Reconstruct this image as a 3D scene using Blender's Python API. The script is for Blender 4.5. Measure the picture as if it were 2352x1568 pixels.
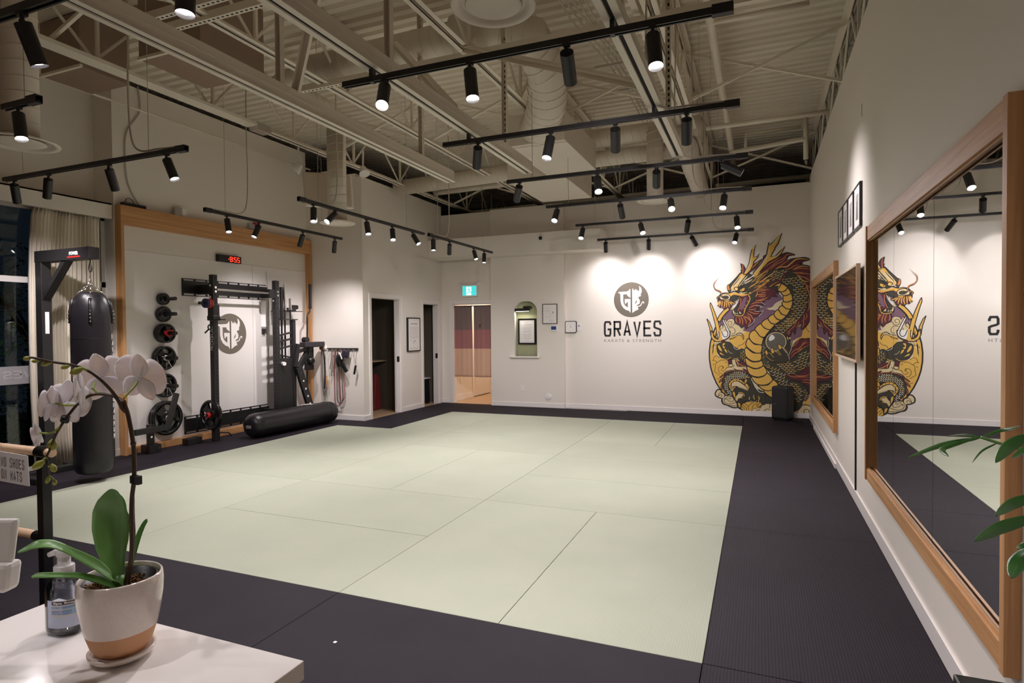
import bpy, bmesh, math, random
from mathutils import Vector, Matrix, Euler
random.seed(7)
D = bpy.data; SC = bpy.context.scene; COL = SC.collection
R = math.radians; PI = math.pi
for o in list(D.objects): D.objects.remove(o)

# ------------------------------------------------------------------ camera
def make_camera():
    yaw, p, r = R(22.41), R(-1.124), R(-0.49)
    fw = Vector((-math.sin(yaw)*math.cos(p), math.cos(yaw)*math.cos(p), math.sin(p)))
    a = Vector((math.cos(yaw), math.sin(yaw), 0)); u = a.cross(fw)
    rt = a*math.cos(r)+u*math.sin(r); up = -a*math.sin(r)+u*math.cos(r)
    c = D.cameras.new('camera'); c.sensor_width = 36; c.lens = 1377/2352*36; c.clip_start = .02; c.clip_end = 100
    o = D.objects.new('camera', c); COL.objects.link(o)
    m = Matrix((rt, up, -fw)).transposed().to_4x4(); m.translation = Vector((0, 0, 1.5))
    o.matrix_world = m; SC.camera = o
make_camera()

# ------------------------------------------------------------------ world, light, exposure
w = D.worlds.new('night_sky'); SC.world = w; w.use_nodes = True
w.node_tree.nodes['Background'].inputs[0].default_value = (.02, .03, .045, 1)
w.node_tree.nodes['Background'].inputs[1].default_value = .25
SC.view_settings.view_transform = 'Standard'; SC.view_settings.look = 'None'
SC.view_settings.exposure = 0.15; SC.view_settings.gamma = 1; SC.view_settings.use_curve_mapping = False
SC.cycles.use_denoising = True; SC.cycles.max_bounces = 10; SC.cycles.diffuse_bounces = 6
SC.cycles.glossy_bounces = 5; SC.cycles.transparent_max_bounces = 12; SC.cycles.sample_clamp_indirect = 6
SC.cycles.caustics_reflective = False; SC.cycles.caustics_refractive = False
LAMP_W = 84.0            # watts of one track spotlight
LAMP_COL = (1.0, .93, .955)

# ------------------------------------------------------------------ mesh helpers
class MB:
    """collects shapes; build() links them as one mesh object"""
    def __init__(s): s.v = []; s.f = []; s.m = []; s.s = []; s.mi = 0
    def add(s, vs, fs, smooth=False):
        n = len(s.v); s.v += [tuple(q) for q in vs]
        for f in fs: s.f.append(tuple(i+n for i in f)); s.m.append(s.mi); s.s.append(smooth)
        return s
    def box(s, x0, x1, y0, y1, z0, z1):
        if x0 > x1: x0, x1 = x1, x0
        if y0 > y1: y0, y1 = y1, y0
        if z0 > z1: z0, z1 = z1, z0
        v = [(x0,y0,z0),(x1,y0,z0),(x1,y1,z0),(x0,y1,z0),(x0,y0,z1),(x1,y0,z1),(x1,y1,z1),(x0,y1,z1)]
        return s.add(v, [(0,3,2,1),(4,5,6,7),(0,1,5,4),(1,2,6,5),(2,3,7,6),(3,0,4,7)])
    def obox(s, c, ax, hs):
        c = Vector(c); X, Y, Z = [Vector(a).normalized()*h for a, h in zip(ax, hs)]
        v = [c+X*i+Y*j+Z*k for k in (-1,1) for i, j in ((-1,-1),(1,-1),(1,1),(-1,1))]
        fs = [(0,3,2,1),(4,5,6,7),(0,1,5,4),(1,2,6,5),(2,3,7,6),(3,0,4,7)]
        if X.cross(Y).dot(Z) < 0: fs = [f[::-1] for f in fs]
        return s.add(v, fs)
    def bar(s, a, b, w, h, up=(0,0,1)):
        a, b = Vector(a), Vector(b); d = (b-a); L = d.length; d.normalize(); up = Vector(up)
        if abs(d.dot(up)) > .98: up = Vector((1,0,0))
        sx = d.cross(up).normalized(); uz = sx.cross(d).normalized()
        return s.obox((a+b)/2, (sx, d, uz), (w/2, L/2, h/2))
    def cyl(s, a, b, r0, r1=None, n=20, cap=(True, True)):
        a, b = Vector(a), Vector(b); r1 = r0 if r1 is None else r1
        d = (b-a).normalized(); t = Vector((0,0,1)) if abs(d.z) < .95 else Vector((1,0,0))
        u = d.cross(t).normalized(); w_ = d.cross(u).normalized()
        ra = [a+(u*math.cos(2*PI*i/n)+w_*math.sin(2*PI*i/n))*r0 for i in range(n)]
        rb = [b+(u*math.cos(2*PI*i/n)+w_*math.sin(2*PI*i/n))*r1 for i in range(n)]
        s.add(ra+rb, [(i, (i+1) % n, n+(i+1) % n, n+i) for i in range(n)], True)
        if cap[0] and r0 > 0: s.add(ra, [tuple(range(n))[::-1]])
        if cap[1] and r1 > 0: s.add(rb, [tuple(range(n))])
        return s
    def tube(s, path, r, n=8, closed=False, cap=True):
        P = [Vector(p) for p in path]; N = len(P)
        rs = r if isinstance(r, (list, tuple)) else [r]*N
        vs = []; u = None
        for i, p in enumerate(P):
            if closed: d = P[(i+1) % N]-P[i-1]
            else: d = P[min(i+1, N-1)]-P[max(i-1, 0)]
            d.normalize()
            if u is None:
                t = Vector((0,0,1)) if abs(d.z) < .9 else Vector((1,0,0)); u = d.cross(t).normalized()
            else:
                u = (u-d*u.dot(d)).normalized()
            w_ = d.cross(u)
            vs += [p+(u*math.cos(2*PI*k/n)+w_*math.sin(2*PI*k/n))*rs[i] for k in range(n)]
        fs = []
        for i in range(N if closed else N-1):
            j = (i+1) % N
            fs += [(i*n+k, i*n+(k+1) % n, j*n+(k+1) % n, j*n+k) for k in range(n)]
        if not closed and cap: fs += [tuple(range(n))[::-1], tuple(range((N-1)*n, N*n))]
        return s.add(vs, fs, True)
    def lathe(s, prof, c=(0,0,0), n=32, sx=1, sy=1, axis='z', smooth=True):
        c = Vector(c); vs = []
        for r, z in prof:
            for k in range(n):
                a = 2*PI*k/n; p = (r*math.cos(a)*sx, r*math.sin(a)*sy, z)
                if axis == 'x': p = (z, p[0], p[1])
                if axis == 'y': p = (p[0], z, p[1])
                vs.append(c+Vector(p))
        fs = []
        for i in range(len(prof)-1):
            fs += [(i*n+k, i*n+(k+1) % n, (i+1)*n+(k+1) % n, (i+1)*n+k) for k in range(n)]
        return s.add(vs, fs, smooth)
    def prism(s, poly, a, b, axis):
        """poly: 2-D outline; axis x: (y,z) outline between x=a..b, y: (x,z), z: (x,y)"""
        def P(q, t): return {'x': (t, q[0], q[1]), 'y': (q[0], t, q[1]), 'z': (q[0], q[1], t)}[axis]
        n = len(poly); vs = [P(q, a) for q in poly]+[P(q, b) for q in poly]
        return s.add(vs, [tuple(range(n))[::-1], tuple(range(n, 2*n))]+[(i, (i+1) % n, n+(i+1) % n, n+i) for i in range(n)])
    def sphere(s, c, r, n=12, m=8, sc=(1,1,1)):
        c = Vector(c); vs = []; 
        for i in range(m+1):
            t = PI*i/m
            for k in range(n):
                a = 2*PI*k/n
                vs.append(c+Vector((r*math.sin(t)*math.cos(a)*sc[0], r*math.sin(t)*math.sin(a)*sc[1], r*math.cos(t)*sc[2])))
        return s.add(vs, [(i*n+k, (i+1)*n+k, (i+1)*n+(k+1) % n, i*n+(k+1) % n) for i in range(m) for k in range(n)], True)
    def build(s, name, mat, parent=None, bevel=0, kind=None, weld=False):
        me = D.meshes.new(name); off = wloc(parent)
        me.from_pydata([(x-off[0], y-off[1], z-off[2]) for x, y, z in s.v], [], s.f)
        mats = mat if isinstance(mat, (list, tuple)) else [mat]
        for m_ in mats: me.materials.append(m_)
        me.polygons.foreach_set('material_index', s.m); me.polygons.foreach_set('use_smooth', s.s)
        me.validate(); me.update()
        if weld or True:
            bm = bmesh.new(); bm.from_mesh(me); bmesh.ops.recalc_face_normals(bm, faces=bm.faces); bm.to_mesh(me); bm.free()
        o = D.objects.new(name, me); COL.objects.link(o)
        if parent: o.parent = parent
        if bevel:
            b = o.modifiers.new('bevel', 'BEVEL'); b.width = bevel; b.segments = 2; b.limit_method = 'ANGLE'; b.angle_limit = R(50)
        if kind: o['kind'] = kind
        return o
def wloc(o):
    v = Vector((0,0,0))
    while o: v += o.location; o = o.parent
    return v
def thing(name, label, cat, loc=(0,0,0), group=None):
    o = D.objects.new(name, None); COL.objects.link(o); o.empty_display_size = .05; o.location = loc
    o['label'] = label; o['category'] = cat
    if group: o['group'] = group
    return o
def tag(o, label, cat, group=None, kind=None):
    o['label'] = label; o['category'] = cat
    if group: o['group'] = group
    if kind: o['kind'] = kind
    return o
def struct(name, mb, mat, label=None, bevel=0):
    o = mb.build(name, mat, None, bevel, 'structure')
    if label: o['label'] = label
    return o
def dup(root, loc, label=None, rot=None):
    r = root.copy(); COL.objects.link(r); r.location = loc
    if rot: r.rotation_euler = rot
    if label: r['label'] = label
    for ch in list(root.children):
        c = ch.copy(); COL.objects.link(c); c.parent = r
        for g in list(ch.children):
            d = g.copy(); COL.objects.link(d); d.parent = c
    return r
def text(name, body, size, loc, rot, mat, parent=None, width=None, height=None, ext=.001, align='LEFT', spacing=1.0, bold=0, mirror=False, font=None):
    """lettering turned into a mesh; loc is the lower left corner (or centre) in the world"""
    cu = D.curves.new(name, 'FONT'); cu.body = body; cu.size = size; cu.extrude = ext; cu.offset = bold
    cu.space_character = spacing; cu.resolution_u = 3
    ob = D.objects.new(name+'_c', cu); COL.objects.link(ob)
    bpy.context.view_layer.update()
    me = D.meshes.new_from_object(ob.evaluated_get(bpy.context.evaluated_depsgraph_get()))
    D.objects.remove(ob); D.curves.remove(cu)
    xs = [v.co.x for v in me.vertices]; ys = [v.co.y for v in me.vertices]
    x0, x1, y0, y1 = min(xs), max(xs), min(ys), max(ys)
    kx = (width/(x1-x0)) if width else (height/(y1-y0) if height else 1); ky = (height/(y1-y0)) if height else kx
    cx, cy = (x0, y0) if align == 'LEFT' else ((x0+x1)/2, (y0+y1)/2)
    for v in me.vertices:
        v.co.x = (v.co.x-cx)*kx*(-1 if mirror else 1); v.co.y = (v.co.y-cy)*ky
    me.name = name; me.materials.clear(); me.materials.append(mat)
    o = D.objects.new(name, me); COL.objects.link(o)
    M = Matrix.LocRotScale(Vector(loc)-wloc(parent), Euler(rot), None)
    me.transform(M)
    if mirror: me.flip_normals()
    if parent: o.parent = parent
    return o
def smooth_path(pts, k=6, closed=False):
    P = [Vector(p) for p in pts]; n = len(P); out = []
    for i in range(n if closed else n-1):
        p0 = P[i-1] if (closed or i > 0) else P[0]; p1 = P[i]; p2 = P[(i+1) % n]
        p3 = P[(i+2) % n] if (closed or i+2 < n) else P[-1]
        for j in range(k):
            t = j/k
            out.append(.5*((2*p1)+(p2-p0)*t+(2*p0-5*p1+4*p2-p3)*t*t+(3*p1-p0-3*p2+p3)*t**3))
    if not closed: out.append(P[-1])
    return out

# ------------------------------------------------------------------ materials
def srgb(r, g, b): return tuple(((c/255)/12.92 if c/255 <= .04045 else ((c/255+.055)/1.055)**2.4) for c in (r, g, b))+(1,)
def mat(name, col, rough=.6, metal=0, noise=0, nscale=6, bump=0, bscale=200, spec=.5, trans=0, emit=None, estr=0, coat=0, sheen=0, sss=0):
    m = D.materials.new(name); m.use_nodes = True; nt = m.node_tree; b = nt.nodes['Principled BSDF']
    I = b.inputs; I['Base Color'].default_value = col; I['Roughness'].default_value = rough; I['Metallic'].default_value = metal
    I['Specular IOR Level'].default_value = spec; I['Transmission Weight'].default_value = trans; I['Coat Weight'].default_value = coat
    I['Sheen Weight'].default_value = sheen
    if sss: I['Subsurface Weight'].default_value = sss; I['Subsurface Radius'].default_value = (.02, .015, .01)
    if emit: I['Emission Color'].default_value = emit; I['Emission Strength'].default_value = estr
    if noise or bump:
        tc = nt.nodes.new('ShaderNodeTexCoord')
    if noise:
        n = nt.nodes.new('ShaderNodeTexNoise'); n.inputs['Scale'].default_value = nscale; n.inputs['Detail'].default_value = 5
        nt.links.new(tc.outputs['Object'], n.inputs['Vector'])
        cr = nt.nodes.new('ShaderNodeMapRange'); cr.inputs[3].default_value = 1-noise; cr.inputs[4].default_value = 1+noise
        nt.links.new(n.outputs['Fac'], cr.inputs[0])
        mx = nt.nodes.new('ShaderNodeVectorMath'); mx.operation = 'SCALE'; mx.inputs[0].default_value = col[:3]
        nt.links.new(cr.outputs[0], mx.inputs['Scale']); nt.links.new(mx.outputs[0], I['Base Color'])
    if bump:
        n2 = nt.nodes.new('ShaderNodeTexNoise'); n2.inputs['Scale'].default_value = bscale; n2.inputs['Detail'].default_value = 4
        nt.links.new(tc.outputs['Object'], n2.inputs['Vector'])
        bp = nt.nodes.new('ShaderNodeBump'); bp.inputs['Strength'].default_value = bump; bp.inputs['Distance'].default_value = .004
        nt.links.new(n2.outputs['Fac'], bp.inputs['Height']); nt.links.new(bp.outputs[0], I['Normal'])
    return m
def tatami(name, col, col2, axis, period, rough, strength):
    """mat surface with fine woven ridges running across the given axis"""
    m = mat(name, col, .72, spec=.12); nt = m.node_tree; b = nt.nodes['Principled BSDF']
    tc = nt.nodes.new('ShaderNodeTexCoord'); wv = nt.nodes.new('ShaderNodeTexWave'); wv.wave_type = 'BANDS'
    wv.bands_direction = 'X' if axis == 'x' else 'Y'; wv.inputs['Scale'].default_value = 1/(period*3.18); wv.inputs['Distortion'].default_value = .15
    wv.inputs['Detail'].default_value = 1
    nt.links.new(tc.outputs['Object'], wv.inputs['Vector'])
    w2 = nt.nodes.new('ShaderNodeTexWave'); w2.bands_direction = 'Y' if axis == 'x' else 'X'; w2.inputs['Scale'].default_value = 1/(.004*3.18)
    nt.links.new(tc.outputs['Object'], w2.inputs['Vector'])
    ad = nt.nodes.new('ShaderNodeMath'); ad.operation = 'MULTIPLY_ADD'; ad.inputs[1].default_value = .25
    nt.links.new(w2.outputs['Fac'], ad.inputs[0]); nt.links.new(wv.outputs['Fac'], ad.inputs[2])
    bp = nt.nodes.new('ShaderNodeBump'); bp.inputs['Strength'].default_value = strength; bp.inputs['Distance'].default_value = .0015
    nt.links.new(ad.outputs[0], bp.inputs['Height']); nt.links.new(bp.outputs[0], b.inputs['Normal'])
    ns = nt.nodes.new('ShaderNodeTexNoise'); ns.inputs['Scale'].default_value = 2.2; ns.inputs['Detail'].default_value = 3
    nt.links.new(tc.outputs['Object'], ns.inputs['Vector'])
    a2 = nt.nodes.new('ShaderNodeMath'); a2.operation = 'MULTIPLY_ADD'; a2.inputs[1].default_value = .35
    nt.links.new(wv.outputs['Fac'], a2.inputs[0]); nt.links.new(ns.outputs['Fac'], a2.inputs[2])
    mr = nt.nodes.new('ShaderNodeMapRange'); mr.inputs[1].default_value = .3; mr.inputs[2].default_value = 1.05
    nt.links.new(a2.outputs[0], mr.inputs[0])
    mx = nt.nodes.new('ShaderNodeMix'); mx.data_type = 'RGBA'; mx.inputs[6].default_value = col2; mx.inputs[7].default_value = col
    nt.links.new(mr.outputs[0], mx.inputs[0]); nt.links.new(mx.outputs[2], b.inputs['Base Color'])
    return m
def wood(name, c1, c2, axis, rough=.5, scale=1.0):
    """straight oak grain along the given axis"""
    m = mat(name, c1, rough, spec=.4); nt = m.node_tree; b = nt.nodes['Principled BSDF']
    tc = nt.nodes.new('ShaderNodeTexCoord'); mp = nt.nodes.new('ShaderNodeMapping')
    s = {'x': (1.2, 38, 38), 'y': (38, 1.2, 38), 'z': (38, 38, 1.2)}[axis]
    mp.inputs['Scale'].default_value = tuple(v*scale for v in s)
    nt.links.new(tc.outputs['Object'], mp.inputs['Vector'])
    n = nt.nodes.new('ShaderNodeTexNoise'); n.inputs['Scale'].default_value = 1.0; n.inputs['Detail'].default_value = 8; n.inputs['Roughness'].default_value = .62
    n.inputs['Distortion'].default_value = .5
    nt.links.new(mp.outputs[0], n.inputs['Vector'])
    cr = nt.nodes.new('ShaderNodeValToRGB'); e = cr.color_ramp.elements; e[0].position = .3; e[0].color = c2; e[1].position = .66; e[1].color = c1
    nt.links.new(n.outputs['Fac'], cr.inputs[0]); nt.links.new(cr.outputs[0], b.inputs['Base Color'])
    bp = nt.nodes.new('ShaderNodeBump'); bp.inputs['Strength'].default_value = .15; bp.inputs['Distance'].default_value = .002
    nt.links.new(n.outputs['Fac'], bp.inputs['Height']); nt.links.new(bp.outputs[0], b.inputs['Normal'])
    return m
def glassmat(name, tint=(1,1,1,1), refl=1.0):
    m = D.materials.new(name); m.use_nodes = True; nt = m.node_tree; nt.nodes.clear()
    o = nt.nodes.new('ShaderNodeOutputMaterial'); t = nt.nodes.new('ShaderNodeBsdfTransparent'); t.inputs[0].default_value = tint
    g = nt.nodes.new('ShaderNodeBsdfGlossy'); g.inputs['Roughness'].default_value = .01; f = nt.nodes.new('ShaderNodeFresnel'); f.inputs[0].default_value = 1.5
    mu = nt.nodes.new('ShaderNodeMath'); mu.operation = 'MULTIPLY'; mu.inputs[1].default_value = refl; nt.links.new(f.outputs[0], mu.inputs[0])
    mx = nt.nodes.new('ShaderNodeMixShader'); nt.links.new(mu.outputs[0], mx.inputs[0]); nt.links.new(t.outputs[0], mx.inputs[1]); nt.links.new(g.outputs[0], mx.inputs[2])
    nt.links.new(mx.outputs[0], o.inputs[0]); return m
M = {}
M['wall'] = mat('wall_paint', srgb(233, 226, 217), .72, bump=.05, bscale=300)
M['ceil'] = mat('ceiling_paint', srgb(234, 225, 210), .55, noise=.05, nscale=3)
M['rustbox'] = mat('brown_duct_paint', srgb(150, 128, 112), .6, noise=.06)
M['duct'] = mat('duct_paint', srgb(222, 212, 198), .5, noise=.04, nscale=4)
M['darkroof'] = mat('roof_void_shade', srgb(38, 33, 30), .8)  # near-black colour paints in the unlit dark of the roof void
M['trim'] = mat('trim_paint', srgb(238, 232, 228), .4)
M['white'] = mat('white_plastic', srgb(236, 232, 228), .4)
M['panel'] = mat('white_wall_board', srgb(240, 234, 230), .38, bump=.05, bscale=80)
M['oak_y'] = wood('oak_along_y', srgb(214, 164, 112), srgb(176, 124, 78), 'y')
M['oak_z'] = wood('oak_upright', srgb(214, 164, 112), srgb(176, 124, 78), 'z')
M['oak_x'] = wood('oak_along_x', srgb(214, 164, 112), srgb(176, 124, 78), 'x')
M['pale_x'] = wood('pale_dowel_wood', srgb(232, 200, 168), srgb(214, 176, 140), 'x')
M['lam'] = wood('pale_laminate_floor', srgb(200, 172, 140), srgb(178, 146, 112), 'y', .35)
M['black'] = mat('black_powder_coat', srgb(34, 32, 33), .42, bump=.1, bscale=700)
M['blackgloss'] = mat('black_gloss_paint', srgb(20, 19, 20), .22)
M['rubber'] = mat('black_rubber', srgb(24, 23, 24), .35, bump=.08, bscale=300)
M['leather'] = mat('black_leather', srgb(30, 27, 31), .33, bump=.25, bscale=120)
M['vinyl'] = mat('dark_vinyl', srgb(48, 42, 46), .5, bump=.2, bscale=90)
M['chrome'] = mat('chrome', (.85, .84, .83, 1), .12, 1)
M['steel'] = mat('brushed_steel', (.62, .6, .57, 1), .3, 1)
M['zinc'] = mat('painted_conduit', srgb(196, 186, 172), .4)
M['mirror'] = mat('mirror_silver', (.93, .94, .93, 1), .0, 1)
M['gap'] = mat('dark_gap', srgb(36, 34, 34), .9)
M['green_x'] = tatami('pale_green_mat_ridged_x', srgb(172, 175, 157), srgb(163, 167, 149), 'x', .014, .5, .3)
M['green_y'] = tatami('pale_green_mat_ridged_y', srgb(169, 172, 154), srgb(160, 164, 146), 'y', .014, .5, .3)
M['char_x'] = tatami('charcoal_mat_ridged_x', srgb(45, 39, 46), srgb(37, 32, 38), 'x', .014, .5, .5)
M['char_y'] = tatami('charcoal_mat_ridged_y', srgb(43, 38, 44), srgb(35, 31, 37), 'y', .014, .5, .5)
M['matside'] = mat('mat_foam_edge', srgb(70, 64, 70), .8)
M['screen'] = mat('dark_screen_glass', srgb(44, 36, 34), .06, spec=1.0)
M['lens'] = mat('lit_lamp_lens', (1, 1, 1, 1), .5, emit=(1, .95, .93, 1), estr=22)
M['paper'] = mat('white_paper', srgb(236, 232, 230), .7)
M['ink'] = mat('black_ink', srgb(30, 26, 28), .6)
M['greyink'] = mat('grey_ink', srgb(130, 124, 124), .7)
M['palegreyink'] = mat('pale_grey_ink', srgb(176, 170, 168), .7)
M['emblem'] = mat('olive_grey_emblem_paint', srgb(112, 104, 92), .6)
M['sage'] = mat('sage_green_niche_paint', srgb(166, 168, 132), .7)
M['red'] = mat('red_plastic', srgb(190, 40, 40), .4)
M['curtain'] = mat('cream_curtain_cloth', srgb(232, 224, 210), .85, noise=.03, nscale=30)
M['storage'] = mat('storage_wall_shade', srgb(92, 84, 72), .8)  # wall colour darkened, the shade of the storage room is put into it
M['glass'] = glassmat('window_glass', (.8, .86, .84, 1))
M['frost'] = mat('frosted_glass_film', srgb(150, 146, 148), .5)
M['alu'] = mat('white_window_frame', srgb(214, 208, 204), .4)
# ------------------------------------------------------------------ room shell
XR, YB, XC, XW = .77, 10.95, -6.09, -7.25      # right wall, back wall, closet wall, equipment wall
ZD = 4.75                                       # underside of the roof deck
b = MB(); b.box(-9.5, 2.5, -4.2, 15, -.12, -.04); struct('floor', b, mat('concrete_slab', srgb(120, 116, 112), .8, noise=.1))
b = MB(); b.box(XR, XR+.12, -4.2, YB+.15, -.04, 3.975); struct('wall_right', b, M['wall'])
b = MB(); b.box(-3.41, XR+.12, YB, YB+.12, -.04, 3.87)
struct('wall_back', b, M['wall'])
# niche wall piece: slab with a round-topped recess cut in front of it
def niche_wall():
    b = MB(); y0, y1 = 10.86, 10.95
    X0, X1, x0, x1, z0, zt, r = -4.93, -3.41, -4.42, -3.955, .985, 2.05, .2
    arch = [(x0, z0)] + [(x0+r-r*math.cos(t), zt-r+r*math.sin(t)) for t in [i*PI/20 for i in range(11)]]
    arch += [(x1-r+r*math.sin(t), zt-r+r*math.cos(t)) for t in [i*PI/20 for i in range(11)]] + [(x1, z0)]
    n = len(arch)
    b.box(X0, x0, y0, y1, -.04, 3.87); b.box(x1, X1, y0, y1, -.04, 3.87)
    b.box(x0, x1, y0, y1, -.04, z0)
    top = [(x0, 3.87)] + [q for q in arch[1:-1]] + [(x1, 3.87)]
    b.add([(x, y0, z) for x, z in top]+[(x, y1, z) for x, z in top],
          [tuple(range(len(top)))]+[(i, i+1, len(top)+i+1, len(top)+i) for i in range(len(top)-1)])
    b.box(X0, X1, 10.95, 11.07, -.04, .9); b.box(X0, x0-.12, 10.95, 11.07, .9, 3.87); b.box(x1+.12, X1, 10.95, 11.07, .9, 3.87); b.box(x0-.12, x1+.12, 10.95, 11.07, 2.2, 3.87)
    struct('wall_niche', b, M['wall'])
    b = MB(); b.box(x0-.12, x1+.12, 10.985, 11.0, .9, 2.2); struct('trim_1', b, M['sage'], 'sage green back of the arched niche')
    b = MB(); b.box(-4.51, -3.895, 10.80, 10.95, .955, .985); o = struct('trim_2', b, M['trim'], 'white sill of the arched niche', .003)
niche_wall()
# corridor wall with curtained doorway
DX0, DX1 = -5.84, -4.955
b = MB(); y0, y1 = 10.97, 11.09
b.box(XC, DX0, y0, y1, -.04, 3.87); b.box(DX1, -4.93, y0, y1, -.04, 3.87); b.box(DX0, DX1, y0, y1, 2.035, 3.87)
struct('wall_corridor', b, M['wall'])
b = MB(); b.box(-8.0, -4.0, 11.09, 11.2, 3.0, 3.1); b.box(-8.0, -4.0, 11.09, 14.5, 2.6, 2.65)
b.box(-8.0, -3.9, 14.4, 14.5, -.04, 2.6)
struct('wall_hallway_end', b, M['wall'])
b = MB(); b.box(-4.70, -4.60, 11.09, 14.4, -.04, 2.6); struct('wall_hallway_side', b, M['wall'])
b = MB(); b.box(-7.9, -4.7, 10.968, 14.4, -.04, -.003); struct('floor_hallway', b, M['lam'])
b = MB(); b.box(-6.86, -6.76, 12.2, 14.4, -.04, 2.6); struct('wall_hallway_left', b, M['wall'])
# closet wall with two doorways
b = MB(); x0, x1 = XC-.12, XC
D1 = (8.50, 9.385, 2.075); D2 = (10.205, 10.71, 1.995)
D2 = (10.20, 10.80, 2.03)
for a, c, z0, z1 in ((8.28, D1[0], -.04, 4.06), (D1[1], D2[0], -.04, 4.06), (D2[1], 10.97, -.04, 4.06), (D1[0], D1[1], D1[2], 4.06), (D2[0], D2[1], D2[2], 4.06)):
    b.box(x0, x1, a, c, z0, z1)
struct('wall_closet', b, M['wall'])
b = MB(); b.box(XW-.2, x0, 8.28, 8.40, -.04, 4.12); struct('wall_alcove_end', b, M['wall'])
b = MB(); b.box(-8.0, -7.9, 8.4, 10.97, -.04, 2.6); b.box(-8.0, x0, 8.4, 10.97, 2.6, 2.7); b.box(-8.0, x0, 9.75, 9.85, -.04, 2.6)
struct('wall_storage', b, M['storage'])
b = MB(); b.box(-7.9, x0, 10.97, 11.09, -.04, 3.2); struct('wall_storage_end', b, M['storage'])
b = MB(); b.box(-7.9, x0, 8.4, 10.97, -.04, -.004); struct('floor_storage', b, M['lam'])
# equipment wall and window bay
b = MB(); b.box(XW-.12, XW, 4.92, 8.28, -.04, 4.58); b.box(XW-.45, XW-.12, 4.92, 5.02, -.04, 4.58); struct('wall_equipment', b, M['wall'])
b = MB(); b.box(-7.72, -7.6, -4.2, 5.0, 2.93, 4.66); b.box(-7.6, -7.45, -4.2, 4.92, 2.93, 3.0); struct('wall_above_window', b, M['wall'])
b = MB(); b.box(-7.31, XW+.0, 2.2, 4.90, 2.885, 3.068); b.box(-7.62, XW, 2.2, 4.90, 3.05, 3.068); struct('trim_3', b, M['wall'], 'long plain pelmet above the curtain')
b = MB(); b.box(-9.5, 2.5, -4.3, -4.2, -.04, 4.9); struct('wall_front', b, M['wall'])
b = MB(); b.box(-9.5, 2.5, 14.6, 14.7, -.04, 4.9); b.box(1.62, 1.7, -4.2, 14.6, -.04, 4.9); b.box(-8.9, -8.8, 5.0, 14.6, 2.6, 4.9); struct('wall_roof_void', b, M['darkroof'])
b = MB(); b.box(-7.95, -7.6, -4.2, 5.0, 4.6, 4.95); struct('wall_parapet', b, M['ceil'])
# bulkhead over the niche
b = MB(); b.box(XC, -2.587, 10.42, 10.86, 2.92, 3.285); b.box(-3.41, -2.587, 10.86, 10.95, 2.92, 3.285); struct('ceiling_bulkhead', b, M['wall'], bevel=.004)
# baseboards
def base(side, *bx):
    b = MB()
    for q in bx: b.box(*q)
    struct('baseboard_'+side, b, M['trim'], bevel=.003)
base('back', (-3.40, XR, YB-.014, YB, 0, .085)); base('niche', (-4.93, -3.40, 10.846, 10.86, 0, .085), (-3.41, -3.396, 10.846, YB, 0, .085))
base('right', (XR-.014, XR, -1, YB-.014, 0, .10)); base('closet', (XC, XC+.014, 8.28, D1[0]-.06, 0, .085), (XC, XC+.014, D1[1]+.06, D2[0]-.06, 0, .085))
base('corridor', (XC, DX0-.08, 10.956, 10.97, 0, .085)); base('alcove', (XW+.11, XC+.014, 8.266, 8.28, 0, .085)); base('equipment', (XW, XW+.014, 4.80, 4.95, 0, .085))
# door openings: casings, jambs
def casing_x(name, y0, y1, zt, x, label):
    b = MB(); w, t = .065, .016
    b.box(x, x+t, y0-w, y0, 0, zt+w); b.box(x, x+t, y1, y1+w, 0, zt+w); b.box(x, x+t, y0, y1, zt, zt+w)
    b.box(x-.12, x, y0, y0+.012, 0, zt); b.box(x-.12, x, y1-.012, y1, 0, zt); b.box(x-.12, x, y0, y1, zt-.012, zt)
    return struct(name, b, M['trim'], label, .002)
c1 = casing_x('door_1', D1[0], D1[1], D1[2], XC, 'white frame of the dark storage doorway with a red cabinet behind')
c2 = casing_x('door_2', D2[0], D2[1], D2[2], XC, 'white frame of the narrow dark doorway with a black bin behind')
b = MB(); b.box(XC-.06, XC-.012, D1[1]-.02, D1[1]-.012, .93, 1.03); b.build('door_handle', M['black'], c1)
b = MB(); b.box(XC-.06, XC-.012, D2[1]-.02, D2[1]-.012, .93, 1.03); b.build('door_handle', M['black'], c2)
b = MB(); w = .075
b.box(DX0-w, DX0, 10.952, 10.97, 0, 2.035+w); b.box(DX1, -4.932, 10.952, 10.97, 0, 2.035+w); b.box(DX0, DX1, 10.952, 10.97, 2.035, 2.035+w)
b.box(DX0, DX0+.014, 10.97, 11.09, 0, 2.035); b.box(DX1-.014, DX1, 10.97, 11.09, 0, 2.035); b.box(DX0, DX1, 10.97, 11.09, 2.02, 2.035)
struct('door_3', b, M['trim'], 'white frame of the doorway hung with a split curtain', .002)
# trim battens on the right wall
b = MB(); b.box(XR-.012, XR-.002, 5.845, 5.865, .10, 1.25); struct('trim_4', b, M['gap'], 'thin dark joint line running down the right wall below the screen')
b = MB(); b.box(XR-.03, XR-.015, 7.15, 9.9, 0, .05); tag(b.build('skirting_strip', M['trim']), 'loose white strip of skirting lying along the foot of the right wall', 'strip')

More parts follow.
